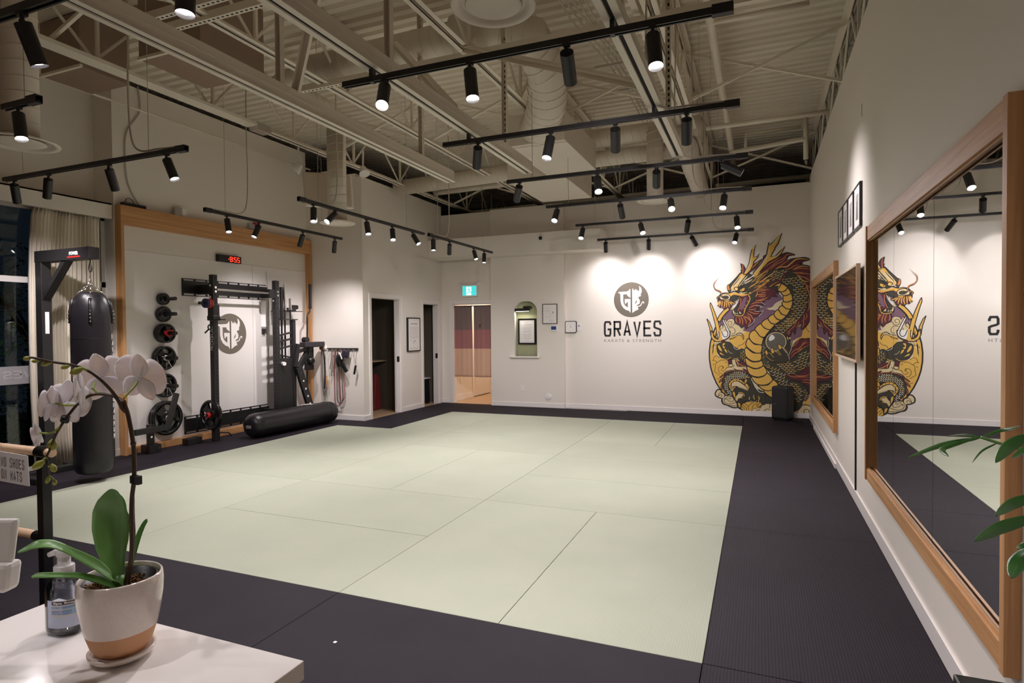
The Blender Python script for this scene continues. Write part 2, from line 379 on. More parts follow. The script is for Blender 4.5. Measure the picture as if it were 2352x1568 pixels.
# ------------------------------------------------------------------ floor mats (one thing each)
ORD = ['first', 'second', 'third', 'fourth', 'fifth', 'sixth', 'seventh', 'eighth', 'ninth', 'tenth', 'eleventh', 'twelfth']
GX0, GY0, U = -.235, 2.775, 1.0
def floor_mat(x0, x1, y0, y1, kind, label):
    g = .0016; b = MB(); b.box(x0+g, x1-g, y0+g, y1-g, -.04, 0)
    along = 'x' if (x1-x0) > (y1-y0)+.01 else 'y'
    m_ = M[('green_' if kind == 'green' else 'char_')+('y' if along == 'x' else 'x')]
    o = b.build('floor_mat', m_); b_ = o.modifiers.new('bevel', 'BEVEL'); b_.width = .0015; b_.segments = 1
    tag(o, label, 'mat', 'pale green floor mats' if kind == 'green' else 'charcoal floor mats around the edge')
def G(c0, c1, r0, r1):      # columns counted from the right, rows from the front
    lay = 'lying crosswise' if (c1-c0) > (r1-r0) else 'running lengthwise'
    if c1-c0 == r1-r0: lay = 'square'
    cols = ORD[c0]+(' and '+ORD[c1-1] if c1-c0 > 1 else '')+' from the mirrors'
    rows = ORD[r0]+(' and '+ORD[r1-1] if r1-r0 > 1 else '')+' row from the front'
    floor_mat(GX0-c1*U, GX0-c0*U, GY0+r0*U, GY0+r1*U, 'green', f'pale green mat {lay}, {cols}, {rows}')
for q in ((0,1,0,2),(1,2,0,2),(0,2,2,3),(0,2,3,4),(0,2,4,5),(0,1,5,7),(1,2,5,7),
          (2,4,0,1),(2,4,1,2),(2,3,2,4),(3,4,2,4),(2,4,4,5),(2,4,5,6),(2,4,6,7),
          (4,5,0,2),(5,6,0,2),(4,6,2,3),(4,5,3,5),(5,6,3,5),(4,5,5,7)): G(*q)
def CH(x0, x1, y0, y1, lab): floor_mat(x0, x1, y0, y1, 'char', lab)
ys = [-3.225, -1.225, .775, 2.775, 4.775, 5.775, 7.775, 9.775]
for i in range(2, len(ys)-1):
    CH(GX0, XR-.001, ys[i], ys[i+1], f'charcoal mat beside the right wall, {ORD[i-2]} from the front')
xs = [XR-.001, -.235, -1.235, -3.235, -5.235, -6.1]
CH(-.235, XR-.001, 9.775, 10.94, 'charcoal mat in the back corner under the black loudspeaker')
for i, (a, c) in enumerate(((-2.235, -.235), (-4.235, -2.235))):
    CH(a, c, 9.775, 10.94 if i == 0 else 10.86, ['charcoal mat along the back wall below the dragon mural', 'charcoal mat along the back wall below the arched niche'][i])
CH(-6.085, -4.235, 9.775, 10.965, 'charcoal mat at the back in front of the curtained doorway')
CH(-6.085, -5.235, 7.775, 9.775, 'charcoal mat beside the storage doorway')
CH(-7.24, -6.235, 6.775, 8.275, 'charcoal mat in the alcove under the lying punching bag')
CH(-6.235, -5.235, 7.775, 7.776, 'charcoal filler strip') if False else None
CH(-7.24, -6.235, 4.775, 6.775, 'charcoal mat under the weight rack'); CH(-7.24, -6.235, 2.775, 4.775, 'charcoal mat under the hanging punching bag')
CH(-7.24, -6.235, .775, 2.775, 'charcoal mat by the dark window behind the railing')
for i, (a, c) in enumerate(((-2.235, -.235), (-4.235, -2.235), (-6.235, -4.235))):
    CH(a, c, 1.775, 2.775, ['charcoal mat in front of the green area, nearest the mirrors', 'charcoal mat in front of the green area, beyond the white counter', 'charcoal mat in front of the green area, behind the railing post'][i])
    CH(a, c, .775, 1.775, ['charcoal mat at the near edge, nearest the mirrors', 'charcoal mat at the near edge, beside the white counter', 'charcoal mat at the near edge, behind the orchid'][i])
b = MB(); b.box(-7.24, XR-.001, -4.2, .775, -.04, -.002); struct('floor_reception', b, M['lam'])
# the patch of charcoal between the green field and alcove end
CH(-6.235, -6.086, 7.775, 8.275, 'narrow charcoal mat strip before the alcove wall')
tag(MB().box(-1.90, -1.885, 2.31, 2.325, 0, .002).build('paper_scrap', M['white']), 'tiny white paper scrap lying on the charcoal mats', 'scrap')
# ------------------------------------------------------------------ roof deck, joists, steel
def deck():
    b = MB(); per, dp = .152, .038; y = -4.2; prof = []
    while y < 14.6:
        prof += [(y, ZD+dp), (y+.035, ZD+dp), (y+.055, ZD), (y+.13, ZD), (y+per-.002, ZD+dp)]
        y += per
    n = len(prof); x0, x1 = -9.4, 1.7
    b.add([(x0, p, q) for p, q in prof]+[(x1, p, q) for p, q in prof], [(i, n+i, n+i+1, i+1) for i in range(n-1)])
    b.box(x0, x1, -4.2, 14.6, ZD+.05, ZD+.12)
    o = struct('ceiling', b, M['ceil'], 'corrugated steel roof deck painted warm grey')
deck()
JN = {-5.82: 'joist above the weight rack', -4.15: 'joist second from the window side', -2.48: 'joist in the middle of the roof', -.80: 'joist carrying the conduits near the mirror wall', .87: 'joist above the mirror wall'}
def joist(X, y0=-4.1, y1=13.5, zb=4.05, zt=4.72):
    t = thing('roof_joist', 'open web steel '+JN[X]+', painted warm grey', 'joist', (X, 4, zb), 'open web roof joists')
    b = MB()
    for s in (-1, 1):
        b.box(X+s*.012, X+s*.062, y0, y1, zb, zb+.006); b.box(X+s*.012, X+s*.018, y0, y1, zb, zb+.05)
    b.build('bottom_chord', M['ceil'], t)
    b = MB()
    for s in (-1, 1):
        b.box(X+s*.012, X+s*.075, y0, y1, zt-.008, zt); b.box(X+s*.012, X+s*.018, y0, y1, zt-.06, zt)
    b.build('top_chord', M['ceil'], t)
    b = MB(); y = y0; k = 0; P = 1.30
    off = {-5.82: .1, -4.15: .4, -2.48: .0, -.8: .3, .87: .2}[X]
    y = y0+off
    while y < y1:
        b.cyl((X, y, zb+.03), (X, y+P/2-.12, zt-.03), .015, n=7, cap=(False, False)); b.cyl((X, y+P-.0, zb+.03), (X, y+P/2+.0, zt-.03), .015, n=7, cap=(False, False))
        b.box(X-.014, X+.014, y+.03-.014, y+.03+.014, zb+.02, zt-.02)
        y += P
    b.build('web', M['ceil'], t)
for X in JN: joist(X)
# cross bridging angles between joists
JX = sorted(JN)
bi = 0
for y in (3.4, 7.2, 11.0):
    for i in range(len(JX)-1):
        for k, (za, zb) in enumerate(((4.1, 4.68), (4.68, 4.1))):
            b = MB(); b.bar((JX[i]+.03, y+.07*k, za), (JX[i+1]-.03, y+.07*k, zb), .03, .03)
            nm = ['nearest the camera', 'halfway down the room', 'over the back wall'][(3.4, 7.2, 11.0).index(y)]
            wh = ['beside the weight rack', 'before the middle joist', 'after the middle joist', 'beside the mirror wall'][i]
            tag(b.build('bridging_angle', M['ceil']), f'thin brace {["rising", "falling"][k]} towards the mirrors {wh}, {nm}', 'brace', 'bridging angles between joists')
# hung aluminium beams with a slot along the underside
def hung_beam(X, y1, label, z0=3.115, h=.115, w=.066):
    t = thing('hung_beam', label, 'beam', (X, 3, z0), 'hung slotted beams'); b = MB(); y0 = -3.5
    b.box(X-w/2, X+w/2, y0, y1, z0+.035, z0+h)
    b.box(X-w/2, X-.012, y0, y1, z0, z0+.035); b.box(X+.012, X+w/2, y0, y1, z0, z0+.035)
    b.box(X-w/2-.004, X-w/2, y0, y1, z0+.058, z0+.066); b.box(X+w/2, X+w/2+.004, y0, y1, z0+.058, z0+.066)
    b.box(X-w/2-.02, X-.014, y0, y1, z0-.006, z0); b.box(X+.014, X+w/2+.02, y0, y1, z0-.006, z0)
    b.build('beam_body', M['ceil'], t)
    b = MB(); b.box(X-.011, X+.011, y0, y1-.01, z0+.002, z0+.034); b.build('slot', M['gap'], t)
    return t
BA = hung_beam(-3.10, 5.83, 'pale slotted beam hung on channels, the one nearest the weight rack')
BB = hung_beam(-2.2, 5.83, 'pale slotted beam hung on channels, the middle one of three')
BC = hung_beam(-.704, 5.83, 'pale slotted beam hung on channels, the one nearest the mirrors')
def channel(a, c, label, slots=True, w=.041, face=(0, -1, 0)):
    """strut channel: U profile with the open side facing 'face', slot row seen inside"""
    a, c = Vector(a), Vector(c); t = thing('strut_channel', label, 'channel', tuple(a), 'strut channels under the roof')
    d = (c-a); L = d.length; d.normalize(); f = Vector(face); f = (f-d*f.dot(d)).normalized(); s = d.cross(f).normalized(); m = (a+c)/2
    b = MB(); b.obox(m-f*w/2, (s, d, f), (w/2, L/2, .002))
    b.obox(m+s*w/2, (s, d, f), (.002, L/2, w/2)); b.obox(m-s*w/2, (s, d, f), (.002, L/2, w/2))
    if slots:
        b.mi = 1; k = .04
        while k < L-.03:
            b.obox(a+d*k-f*(w/2-.0025), (s, d, f), (.007, .012, .0006)); k += .05
    b.build('channel_body', [M['ceil'], M['gap']], t)
    return t
# slotted struts running across under the joists (open side up, slots seen from below)
for (x0, x1, y, z), lb in zip(((-4.45, .8, 5.05, 4.02), (-4.75, .8, 3.60, 4.02), (-4.65, .8, 3.42, 4.02)),
        ('long slotted channel crossing the room under the joists above the nearest lamp rail', 'slotted channel crossing under the joists close to the camera, farther of two', 'slotted channel crossing under the joists close to the camera, nearer of two')):
    t = thing('strut_channel', lb, 'channel', (x0, y, z), 'strut channels under the roof')
    b = MB(); w = .05
    b.box(x0, x1, y-w/2, y+w/2, z-.003, z); b.box(x0, x1, y-w/2, y-w/2+.003, z, z+.06); b.box(x0, x1, y+w/2-.003, y+w/2, z, z+.06)
    b.mi = 1; x = x0+.03
    while x < x1-.03 and x < x0+4: b.box(x, x+.024, y-.007, y+.007, z-.0042, z-.003); x += .05
    b.build('channel_body', [M['ceil'], M['gap']], t)
for X, nm in ((-3.10, 'the beam nearest the weight rack'), (-2.2, 'the middle beam'), (-.704, 'the beam nearest the mirrors')):
    for k, y in enumerate((1.32, 3.3, 5.2)):
        channel((X, y, 3.23), (X, y, 4.72), f'upright slotted channel holding {nm}, {["nearest the camera", "second along", "at its far end"][k]}')
# diagonal braces
for a, c, lb in (((-3.10, 3.45, 3.23), (-1.75, 2.6, 4.72), 'diagonal steel brace rising from the beam nearest the weight rack'),
                 ((-.76, 4.4, 3.25), (-2.48, 4.9, 4.05), 'diagonal steel brace falling to the far part of the beam nearest the mirrors'),
                 ((-.76, 3.05, 3.25), (-2.40, 3.6, 4.05), 'diagonal steel brace falling to the near part of the beam nearest the mirrors'),
                 ((-2.2, 4.2, 3.23), (-3.0, 4.6, 4.05), 'diagonal steel brace between the middle beam and the roof')):
    channel(a, c, lb, False, .05, (0, -1, -1))

# ------------------------------------------------------------------ ducts
def spiral(path, r, name, label, cat='duct', n=28):
    t = thing(name, label, cat, tuple(path[0])); P = [Vector(p) for p in path]
    b = MB(); b.tube(P, r, n); b.build('duct_body', M['duct'], t)
    # raised spiral seam
    b = MB(); Ls = [0]
    for i in range(1, len(P)): Ls.append(Ls[-1]+(P[i]-P[i-1]).length)
    pts = []; u = None; s = 0; pitch = .11 if r > .1 else .06; N = int(Ls[-1]/pitch*20)
    for k in range(N):
        s = Ls[-1]*k/N; i = max(j for j in range(len(Ls)) if Ls[j] <= s+1e-9); i = min(i, len(P)-2)
        d = (P[i+1]-P[i]).normalized(); p = P[i]+d*(s-Ls[i])
        if u is None:
            t0 = Vector((0,0,1)) if abs(d.z) < .9 else Vector((1,0,0)); u = d.cross(t0).normalized()
        else: u = (u-d*u.dot(d)).normalized()
        w_ = d.cross(u); a = 2*PI*s/pitch
        pts.append(p+(u*math.cos(a)+w_*math.sin(a))*(r+.001))
    b.tube(pts, .0035, 4); b.build('spiral_seam', M['duct'], t)
    return t
def arc(c, a, b_, r, n=7):
    """quarter bend: points from c+r*a to c+r*b_"""
    a, b_ = Vector(a), Vector(b_); c = Vector(c)
    return [c+a*r*math.cos(PI/2*i/n)+b_*r*math.sin(PI/2*i/n) for i in range(n+1)]
def diffuser(c, r, label):
    t = thing('ceiling_diffuser', label, 'diffuser', c, 'round air diffusers')
    b = MB(); b.lathe([(r*.42, .05), (r*.5, .03), (r*.8, .012), (r*.99, .006), (r, 0), (r*.98, -.006), (r*.86, -.004), (r*.80, .006), (r*.72, .02), (r*.60, .03), (r*.42, .045)], c, 48); b.build('outer_ring', M['duct'], t)
    b = MB(); b.lathe([(0.001, -.004), (r*.4, -.004), (r*.64, -.0), (r*.66, .004), (r*.5, .012), (r*.3, .02), (.001, .02)], c, 40); b.build('inner_disc', M['duct'], t)
spiral([(-5.05, 6.35, 2.95), (-5.05, 6.35, 4.1)]+arc((-5.05, 6.15, 4.1), (0, 1, 0), (0, 0, 1), .2)+[(-5.05, 5.6, 4.3)]+arc((-4.85, 5.5, 4.3), (-1, 0, 0), (0, -1, 0), .2)[1:]+[(-4.5, 5.3, 4.32)], .12, 'air_duct', 'small spiral duct dropping to a round diffuser in front of the weight alcove')
diffuser((-5.05, 6.35, 2.9), .225, 'round white diffuser hanging beside the bright pair of spotlights')
spiral([(-4.5, 5.3, 4.34), (-3.0, 5.3, 4.36), (-2.72, 5.3, 4.36)], .165, 'air_duct', 'horizontal spiral duct crossing the roof between the joists')
spiral([(-2.75, 5.3, 4.36), (-2.35, 5.32, 4.38), (-2.05, 5.5, 4.32), (-1.98, 5.8, 4.12), (-2.1, 6.15, 3.94), (-2.3, 6.5, 3.84), (-2.4, 6.62, 3.83)], .21, 'duct_elbow', 'large swelling spiral duct bend leading down to the air unit', n=32)
spiral([(-5.02, 2.72, 2.95), (-5.02, 2.72, 4.74)], .125, 'air_duct', 'spiral duct at the window side dropping to a round diffuser')
diffuser((-5.02, 2.72, 2.9), .25, 'large round white diffuser above the punching bag, nearest the windows')
diffuser((-1.29, 2.91, 3.20), .225, 'round white diffuser at the very top, nearest the camera')
spiral([(-1.29, 2.91, 3.25), (-1.29, 2.91, 4.7)], .12, 'air_duct', 'spiral duct dropping to the diffuser nearest the camera')
diffuser((-1.25, 7.95, 3.16), .23, 'round white diffuser behind the brightest spotlight near the dragon mural')
spiral([(-1.25, 7.95, 3.2), (-1.25, 7.95, 4.05)], .105, 'air_duct', 'flat topped spiral duct dropping to the diffuser near the dragon mural')
spiral([(-2.45, 8.15, 4.12), (.2-.9, 8.15, 4.12)], .125, 'air_duct', 'upper horizontal spiral duct above the far lamp rails')
spiral([(-2.25, 8.22, 3.86), (-.95, 8.22, 3.86)], .105, 'air_duct', 'lower horizontal spiral duct above the far lamp rails')
spiral([(-.98, 8.0, 3.95), (-.9, 8.4, 3.93), (-.93, 9.5, 3.92), (-.95, 11.3, 3.9)], .14, 'air_duct', 'plain round duct running back over the mural wall')
spiral([(-6.0, 9.2, 4.05), (-2.6, 9.2, 4.12)], .13, 'air_duct', 'pale spiral duct crossing above the closet doors')
spiral([(-3.2, 12.6, 3.95), (1.3, 12.6, 4.0)], .17, 'air_duct', 'dim duct in the dark void beyond the back wall')
# air units
def unit(x0, x1, y0, y1, z0, z1, label):
    t = thing('air_unit', label, 'air unit', ((x0+x1)/2, y0, z0))
    MB().box(x0, x1, y0, y1, z0, z1).build('casing', M['duct'], t, .006)
    b = MB()
    b.box(x0-.006, x1+.006, y0+.06, y0+.12, z0-.008, z0)
    b.build('flange', M['duct'], t)
unit(-2.72, -2.02, 6.5, 7.9, 3.63, 3.98, 'pale boxed air unit below the large duct bend')
unit(-3.35, -2.5, 8.0, 9.5, 3.62, 4.05, 'wide pale air handler box beside the far bulkhead')
for q, lb in (((-6.95, -6.32, 3.98, 4.5, 4.19, 4.74), 'brown painted plenum box by the window wall'), ((-5.42, -4.62, 3.95, 4.7, 4.08, 4.74), 'brown painted plenum box between the first two joists')):
    t = thing('plenum_box', lb, 'duct box', (q[0], q[2], q[4])); MB().box(*q).build('casing', M['rustbox'], t, .004)
    MB().box(q[0]-.01, q[1]+.01, q[2]-.01, q[2]+.02, q[4]-.006, q[4]+.02).build('bottom_flange', M['ceil'], t)
# pipes
def pipe(pts, r, label, name='pipe', m='ceil', cat='pipe'):
    return tag(MB().tube(pts, r, 12).build(name, M[m]), label, cat)
pipe([(-.46, -3, 4.5), (-.42, 10.0, 4.42), (-.42, 12, 4.42)], .045, 'long round pipe running the length of the roof beside the conduit joist')
pipe([(-.62, 8.05, 4.04), (XR, 8.05, 4.05)], .03, 'thin sprinkler pipe crossing to the mirror wall, middle one')
pipe([(-.62, 6.1, 4.42), (.42, 6.1, 4.43)], .025, 'short sprinkler pipe with a capped end near the mirror wall')
pipe([(-.42, 9.9, 4.2), (.60, 9.9, 4.28), (.62, 9.9, 4.27)], .035, 'sprinkler pipe crossing to the drop near the back corner')
pipe([(.64, 9.9, 4.62), (.64, 9.9, 3.98)], .035, 'upright pipe with a brass valve near the back corner')
pipe([(-.2, 10.4, 4.35), (-.2, 10.4, 4.6), (.6, 10.4, 4.62)], .03, 'bent pipe behind the valve pipe')
tag(MB().cyl((.64, 9.9, 3.98), (.64, 9.9, 3.90), .012).cyl((.64, 9.9, 3.95), (.64, 9.9, 3.93), .022).build('sprinkler_valve', M['steel']), 'small brass valve at the foot of the upright pipe', 'valve')
pipe([(-7.12, -3, 4.26), (-7.12, 8.25, 4.27)], .015, 'thin straight pipe along the wall above the weight rack')
pipe([(-5.8, 10.2, 4.15), (-2.6, 10.2, 4.2)], .05, 'pale pipe crossing above the back doorway')
pipe([(-5.9, 11.8, 4.05), (1.2, 11.8, 4.15)], .05, 'dim pipe in the dark void beyond the back wall')
# conduit bundle
t = thing('conduit_bundle', 'bundle of thin painted conduits running under the deck with clamps', 'conduit', (-1.6, 5, 4.6))
for k in range(8):
    X = -1.75+k*.055
    pts = [(X, 2.0, 4.62), (X, 5.2, 4.62), (X+.02, 6.0, 4.60+.01*(k % 3)), (X+.15, 7.6, 4.6), (X+.15, 10.2, 4.55)]
    MB().tube(smooth_path(pts, 4), .009, 6).build('conduit', M['zinc'], t)
for y in (2.6, 3.5, 4.4, 5.2, 6.2, 7.0, 7.8): MB().box(-1.80, -1.20, y, y+.025, 4.585, 4.608).build('clamp', M['zinc'], t)
t = thing('conduit_bundle', 'loop of flexible conduits sagging over the nearest lamp rail', 'conduit', (-.55, 2.9, 3.3))
for k in range(5):
    X = -.60+k*.022
    MB().tube(smooth_path([(X-.15, 2.2, 4.3), (X-.08, 2.5, 3.5+.03*k), (X, 2.78, 3.16+.015*k), (X+.10, 2.80, 3.3+.02*k), (X+.14, 2.75, 4.3)], 6), .0075, 6).build('conduit', M['zinc'], t)
# big wooden-looking sleeves (twin flat ducts) beside joist near the mirror wall
for k, X in enumerate((-.97, -.86)):
    tag(MB().box(X, X+.055, 1.0, 9.9, 4.12, 4.2).build('flat_conduit', M['ceil']), f'flat painted wireway running under the deck, {["farther from", "nearer to"][k]} the mirror wall', 'wireway')
tag(MB().box(-5.78, -5.62, -2, 5.6, 4.0, 4.035).build('wireway', M['ceil']), 'long pale wireway fixed under the joist above the weight rack', 'wireway')
t = thing('junction_box', 'small grey junction box on the wireway above the weight rack', 'junction box', (-5.7, 5.62, 4.0))
MB().box(-5.76, -5.62, 5.6, 5.82, 3.96, 4.05).build('box_body', M['steel'], t, .004)
# white projector-like boxed speaker with flood lamps
t = thing('wall_speaker', 'square white panel speaker hung from the joist above the weight rack', 'speaker', (-5.6, 6.9, 3.6))
M_sp = mat('speaker_cloth', srgb(206, 190, 174), .8)
o = MB().obox((-5.42, 6.62, 3.42), (Vector((.72, .62, 0)), Vector((-.62, .72, .12)), (0, -.1, 1)), (.31, .035, .22)).build('front_panel', M_sp, t, .02)
MB().obox((-5.44, 6.66, 3.42), (Vector((.72, .62, 0)), Vector((-.62, .72, .12)), (0, -.1, 1)), (.32, .03, .23)).build('cabinet', M['white'], t, .02)
MB().cyl((-5.45, 6.72, 3.64), (-5.55, 6.8, 4.02), .03).box(-5.6, -5.3, 6.7, 6.8, 3.66, 3.70).build('bracket', M['white'], t)
for k, (x, y) in enumerate(((-5.9, 6.6), (-5.18, 7.1))):
    t = thing('flood_lamp', f'small white unlit flood lamp {["on the window side", "on the far side"][k]} of the panel speaker', 'lamp', (x, y, 3.8))
    d = Vector(((-.5, -.3, -.6), (.35, -.2, -.7))[k]).normalized(); p = Vector((x, y, 3.78))
    MB().cyl(p-d*.05, p+d*.06, .035, .075, 24).cyl(p+d*.06, p+d*.072, .075, .075, 24).build('lamp_shade', M['white'], t)
    MB().cyl(p-d*.05, p+Vector((0, 0, .27)), .012).build('arm', M['white'], t)
# ------------------------------------------------------------------ lamp rails and spotlights
RAILS = [
  ('T1','x',2.835,-2.198,-0.103,[(-1.918, (0.241, -0.525, -0.816), 1), (-1.394, (0.194, -0.228, -0.954), 1), (-0.869, (-0.143, 0.852, -0.504), 1), (-0.454, (0.123, -0.279, -0.952), 1)]),
  ('T2','x',4.043,-2.216,-0.110,[(-1.926, (-0.391, 0.676, -0.625), 1), (-1.358, (-0.052, -0.37, -0.928), 1), (-0.899, (-0.162, 0.774, -0.612), 1), (-0.433, (-0.083, 0.742, -0.665), 1)]),
  ('T3','x',5.288,-2.216,-0.083,[(-2.091, (-0.438, 0.661, -0.608), 1), (-1.34, (0.187, -0.509, -0.84), 1), (-0.818, (-0.133, 0.839, -0.527), 1), (-0.261, (0.462, -0.633, -0.621), 1)]),
  ('T4','x',6.546,-2.259,-0.067,[(-2.127, (0.009, -0.627, -0.779), 1), (-1.407, (-0.019, 0.773, -0.634), 1), (-0.868, (0.161, -0.723, -0.672), 1), (-0.328, (-0.062, -0.572, -0.818), 1)]),
  ('T5','x',7.88,-2.300,-0.066,[(-2.199, (-0.001, -0.576, -0.817), 1), (-1.428, (0.282, -0.596, -0.752), 1), (-0.826, (-0.201, 0.781, -0.591), 1), (-0.255, (0.071, -0.562, -0.824), 1)]),
  ('T6','x',9.291,-2.360,-0.067,[(-2.228, (-0.133, 0.694, -0.708), 1), (-1.559, (-0.121, 0.709, -0.695), 1), (-0.931, (0.286, 0.749, -0.598), 1), (-0.301, (-0.132, -0.608, -0.783), 1)]),
  ('T0','x',3.317,-6.358,-4.044,[(-6.213, (-0.469, 0.373, -0.8), 1), (-5.721, (-0.509, 0.217, -0.833), 1), (-4.937, (-0.226, 0.451, -0.863), 1), (-4.263, (0.416, 0.044, -0.908), 1)]),
  ('T00','x',2.271,-4.340,-3.988,[(-4.196, (0.327, -0.091, -0.941), 1)]),
  ('T7','y',-5.873,5.034,7.477,[(5.348, (0.34, -0.163, -0.926), 1), (5.847, (0.003, -0.474, -0.881), 1), (6.641, (-0.496, 0.149, -0.856), 1), (7.318, (-0.352, 0.308, -0.884), 1)]),
  ('T8','y',-4.511,5.040,7.609,[(5.271, (0.271, -0.321, -0.908), 1), (5.64, (-0.054, -0.766, -0.64), 1), (6.232, (0.335, -0.275, -0.901), 1), (6.797, (0.3, -0.37, -0.879), 1), (7.306, (0.591, -0.135, -0.795), 1)]),
  ('T9','y',-4.485,7.701,9.965,[(7.834, (0.17, -0.273, -0.947), 1), (8.345, (-0.314, 0.513, -0.799), 1), (9.204, (0.382, -0.279, -0.881), 1), (9.623, (0.113, -0.269, -0.956), 1)]),
]
RNAME = {'T1': 'the rail nearest the camera', 'T2': 'the second rail from the camera', 'T3': 'the third rail from the camera', 'T4': 'the fourth rail from the camera',
 'T5': 'the rail second from the mural', 'T6': 'the rail closest to the mural', 'T0': 'the rail before the curtain', 'T00': 'the short rail by the window diffuser',
 'T7': 'the rail along the weight rack', 'T8': 'the rail beside the alcove diffuser', 'T9': 'the rail before the closet doors', 'TA': 'the rail above the counter', 'TB': 'the added unseen rail overhead'}
RAILS += [('TA','x',1.62,-3.4,-.9,[(-2.95,(.1,.3,-.95),1),(-1.955,(.02,-.08,-1),1),(-1.2,(.05,-.25,-.97),1)]),
          ('TB','x',.2,-3.4,-.3,[(-3.0,(-.3,.5,-.8),1),(-2.2,(.1,.45,-.9),1),(-1.4,(.25,.3,-.9),1),(-.6,(.5,.45,-.75),1)])]  # TB: rail out of view, its lamps added for ambient light
SIDE = {'x': ('leftmost', 'rightmost'), 'y': ('nearest', 'farthest')}
def lamp_data(name, watts, cone=100):
    l = D.lights.new(name, 'SPOT'); l.energy = watts; l.color = LAMP_COL; l.spot_size = R(cone); l.spot_blend = 1.0; l.shadow_soft_size = .025
    return l
LD = lamp_data('spot_beam', LAMP_W); LD_NEAR = lamp_data('counter_beam', LAMP_W*.30); LD_RACK = lamp_data('rack_beam', LAMP_W*1.5); LD_WALL = lamp_data('wall_beam', LAMP_W*.5)
K_ = 1.10
for i_, q_ in enumerate(RAILS):
    if q_[0] in ('T1', 'T2', 'T3', 'T4', 'T5', 'T6'):
        hs_ = [(h_[0]*K_, h_[1], h_[2]) for h_ in q_[5]]
        if q_[0] == 'T3': hs_[3] = (hs_[3][0]-.03, (.87, .04, -.49), 1)
        RAILS[i_] = (q_[0], q_[1], q_[2]*K_, q_[3]*K_, q_[4]*K_, hs_)
def rail(nm, ax, f, lo, hi, heads):
    z = 3.04 if nm in ('T1', 'T2', 'T3', 'T4', 'T5', 'T6') else 2.9; t = thing('lamp_rail', 'black lamp rail on thin wires, '+RNAME[nm].replace('rail', 'one'), 'lamp rail', ((lo, f, z) if ax == 'x' else (f, lo, z)), 'black lamp rails')
    def q(a, c, w0, w1, z0, z1):
        return (a, c, f+w0, f+w1, z0, z1) if ax == 'x' else (f+w0, f+w1, a, c, z0, z1)
    b = MB(); b.box(*q(lo, hi, -.0175, .0175, z-.002, z+.022)); b.box(*q(lo, hi, -.0175, -.008, z-.012, z-.002)); b.box(*q(lo, hi, .008, .0175, z-.012, z-.002))
    b.build('rail_body', M['black'], t)
    e, s = (hi, -1) if nm in ('T1','T2','T3','T4','T5','T6','T0','T00') else (lo, 1)
    MB().box(*q(min(e, e+s*.1), max(e, e+s*.1), -.022, .022, z-.018, z+.032)).build('feed_box', M['black'], t, .003)
    # suspension wires
    for k, u in enumerate((.12, .82) if hi-lo > .5 else (.6,)):
        p = lo+(hi-lo)*u
        if nm == 'T1' or nm == 'T2':
            p = (-2.2, -.704)[k]
            MB().box(*q(p-.012, p+.012, -.02, .02, z-.014, z+.064)).build('clip', M['black'], t)
            continue
        P0 = (p, f, z+.02) if ax == 'x' else (f, p, z+.02)
        MB().cyl(P0, (P0[0], P0[1], 4.74), .0028, n=6).build('hanging_wire', M['steel'], t)
    ce = lo+(hi-lo)*(.62 if s < 0 else .12)
    if nm not in ('T00', 'TA', 'TB', 'T1'):
        P = lambda u, zz, o=0: ((u, f+o, zz) if ax == 'x' else (f+o, u, zz))
        u0 = e+s*.06; pts = [P(u0, z+.03), P(u0+s*.25, z+.04), P(u0+s*.45, z+.05), P(u0+s*.55, z+.16), P(u0+s*.58, z+.5), P(u0+s*.57, z+1.1), P(u0+s*.58, 4.7)]
        MB().tube(smooth_path(pts, 5), .0075, 7).build('feed_cable', M['zinc'], t)
    for i, (p, d, lit) in enumerate(heads):
        spotlight(nm, ax, f, p, Vector(d).normalized(), z, i, len(heads), lit)
WORD = ['first', 'second', 'third', 'fourth', 'fifth']
def spotlight(nm, ax, f, p, d, z, i, n, lit):
    P0 = Vector((p, f, z-.012)) if ax == 'x' else Vector((f, p, z-.012)); piv = P0-Vector((0, 0, .033))
    frm = 'from the window' if ax == 'x' else 'from the camera'
    tl = 'facing the back' if d.y > .3 else ('facing forward' if d.y < -.35 else ('tilted sideways' if abs(d.x) > .35 else 'hanging upright'))
    t = thing('track_spotlight', f'black spotlight {tl}, {WORD[i]} {frm} on {RNAME[nm]}', 'spotlight', tuple(P0), 'black track spotlights')
    MB().box(P0.x-.017, P0.x+.017, P0.y-.017, P0.y+.017, P0.z-.012, P0.z+.006).cyl(P0-Vector((0,0,.008)), piv, .009, n=10).build('adapter', M['black'], t)
    r, L = (.037, .19) if z > 3 else (.034, .175); a = piv+d*.012; e = a+d*L
    b = MB(); b.cyl(piv-d*.004, a+d*.002, .012, n=12); b.cyl(a, e, r, n=28, cap=(True, False)); b.cyl(e, e-d*.018, r, r*.84, 28, cap=(False, False)); b.build('housing', M['black'], t)
    MB().cyl(e-d*.016, e-d*.014, r*.84, n=24).build('lamp_lens', M['lens'], t)
    o = D.objects.new('beam', LD_NEAR if nm in ('TA', 'TB') else (LD_RACK if nm == 'T7' else (LD_WALL if nm == 'T6' or (nm == 'T3' and i == 3) else LD))); COL.objects.link(o); o.parent = t
    o.location = e-d*.006-P0; o.rotation_euler = d.to_track_quat('-Z', 'Y').to_euler()
for q in RAILS: rail(*q)
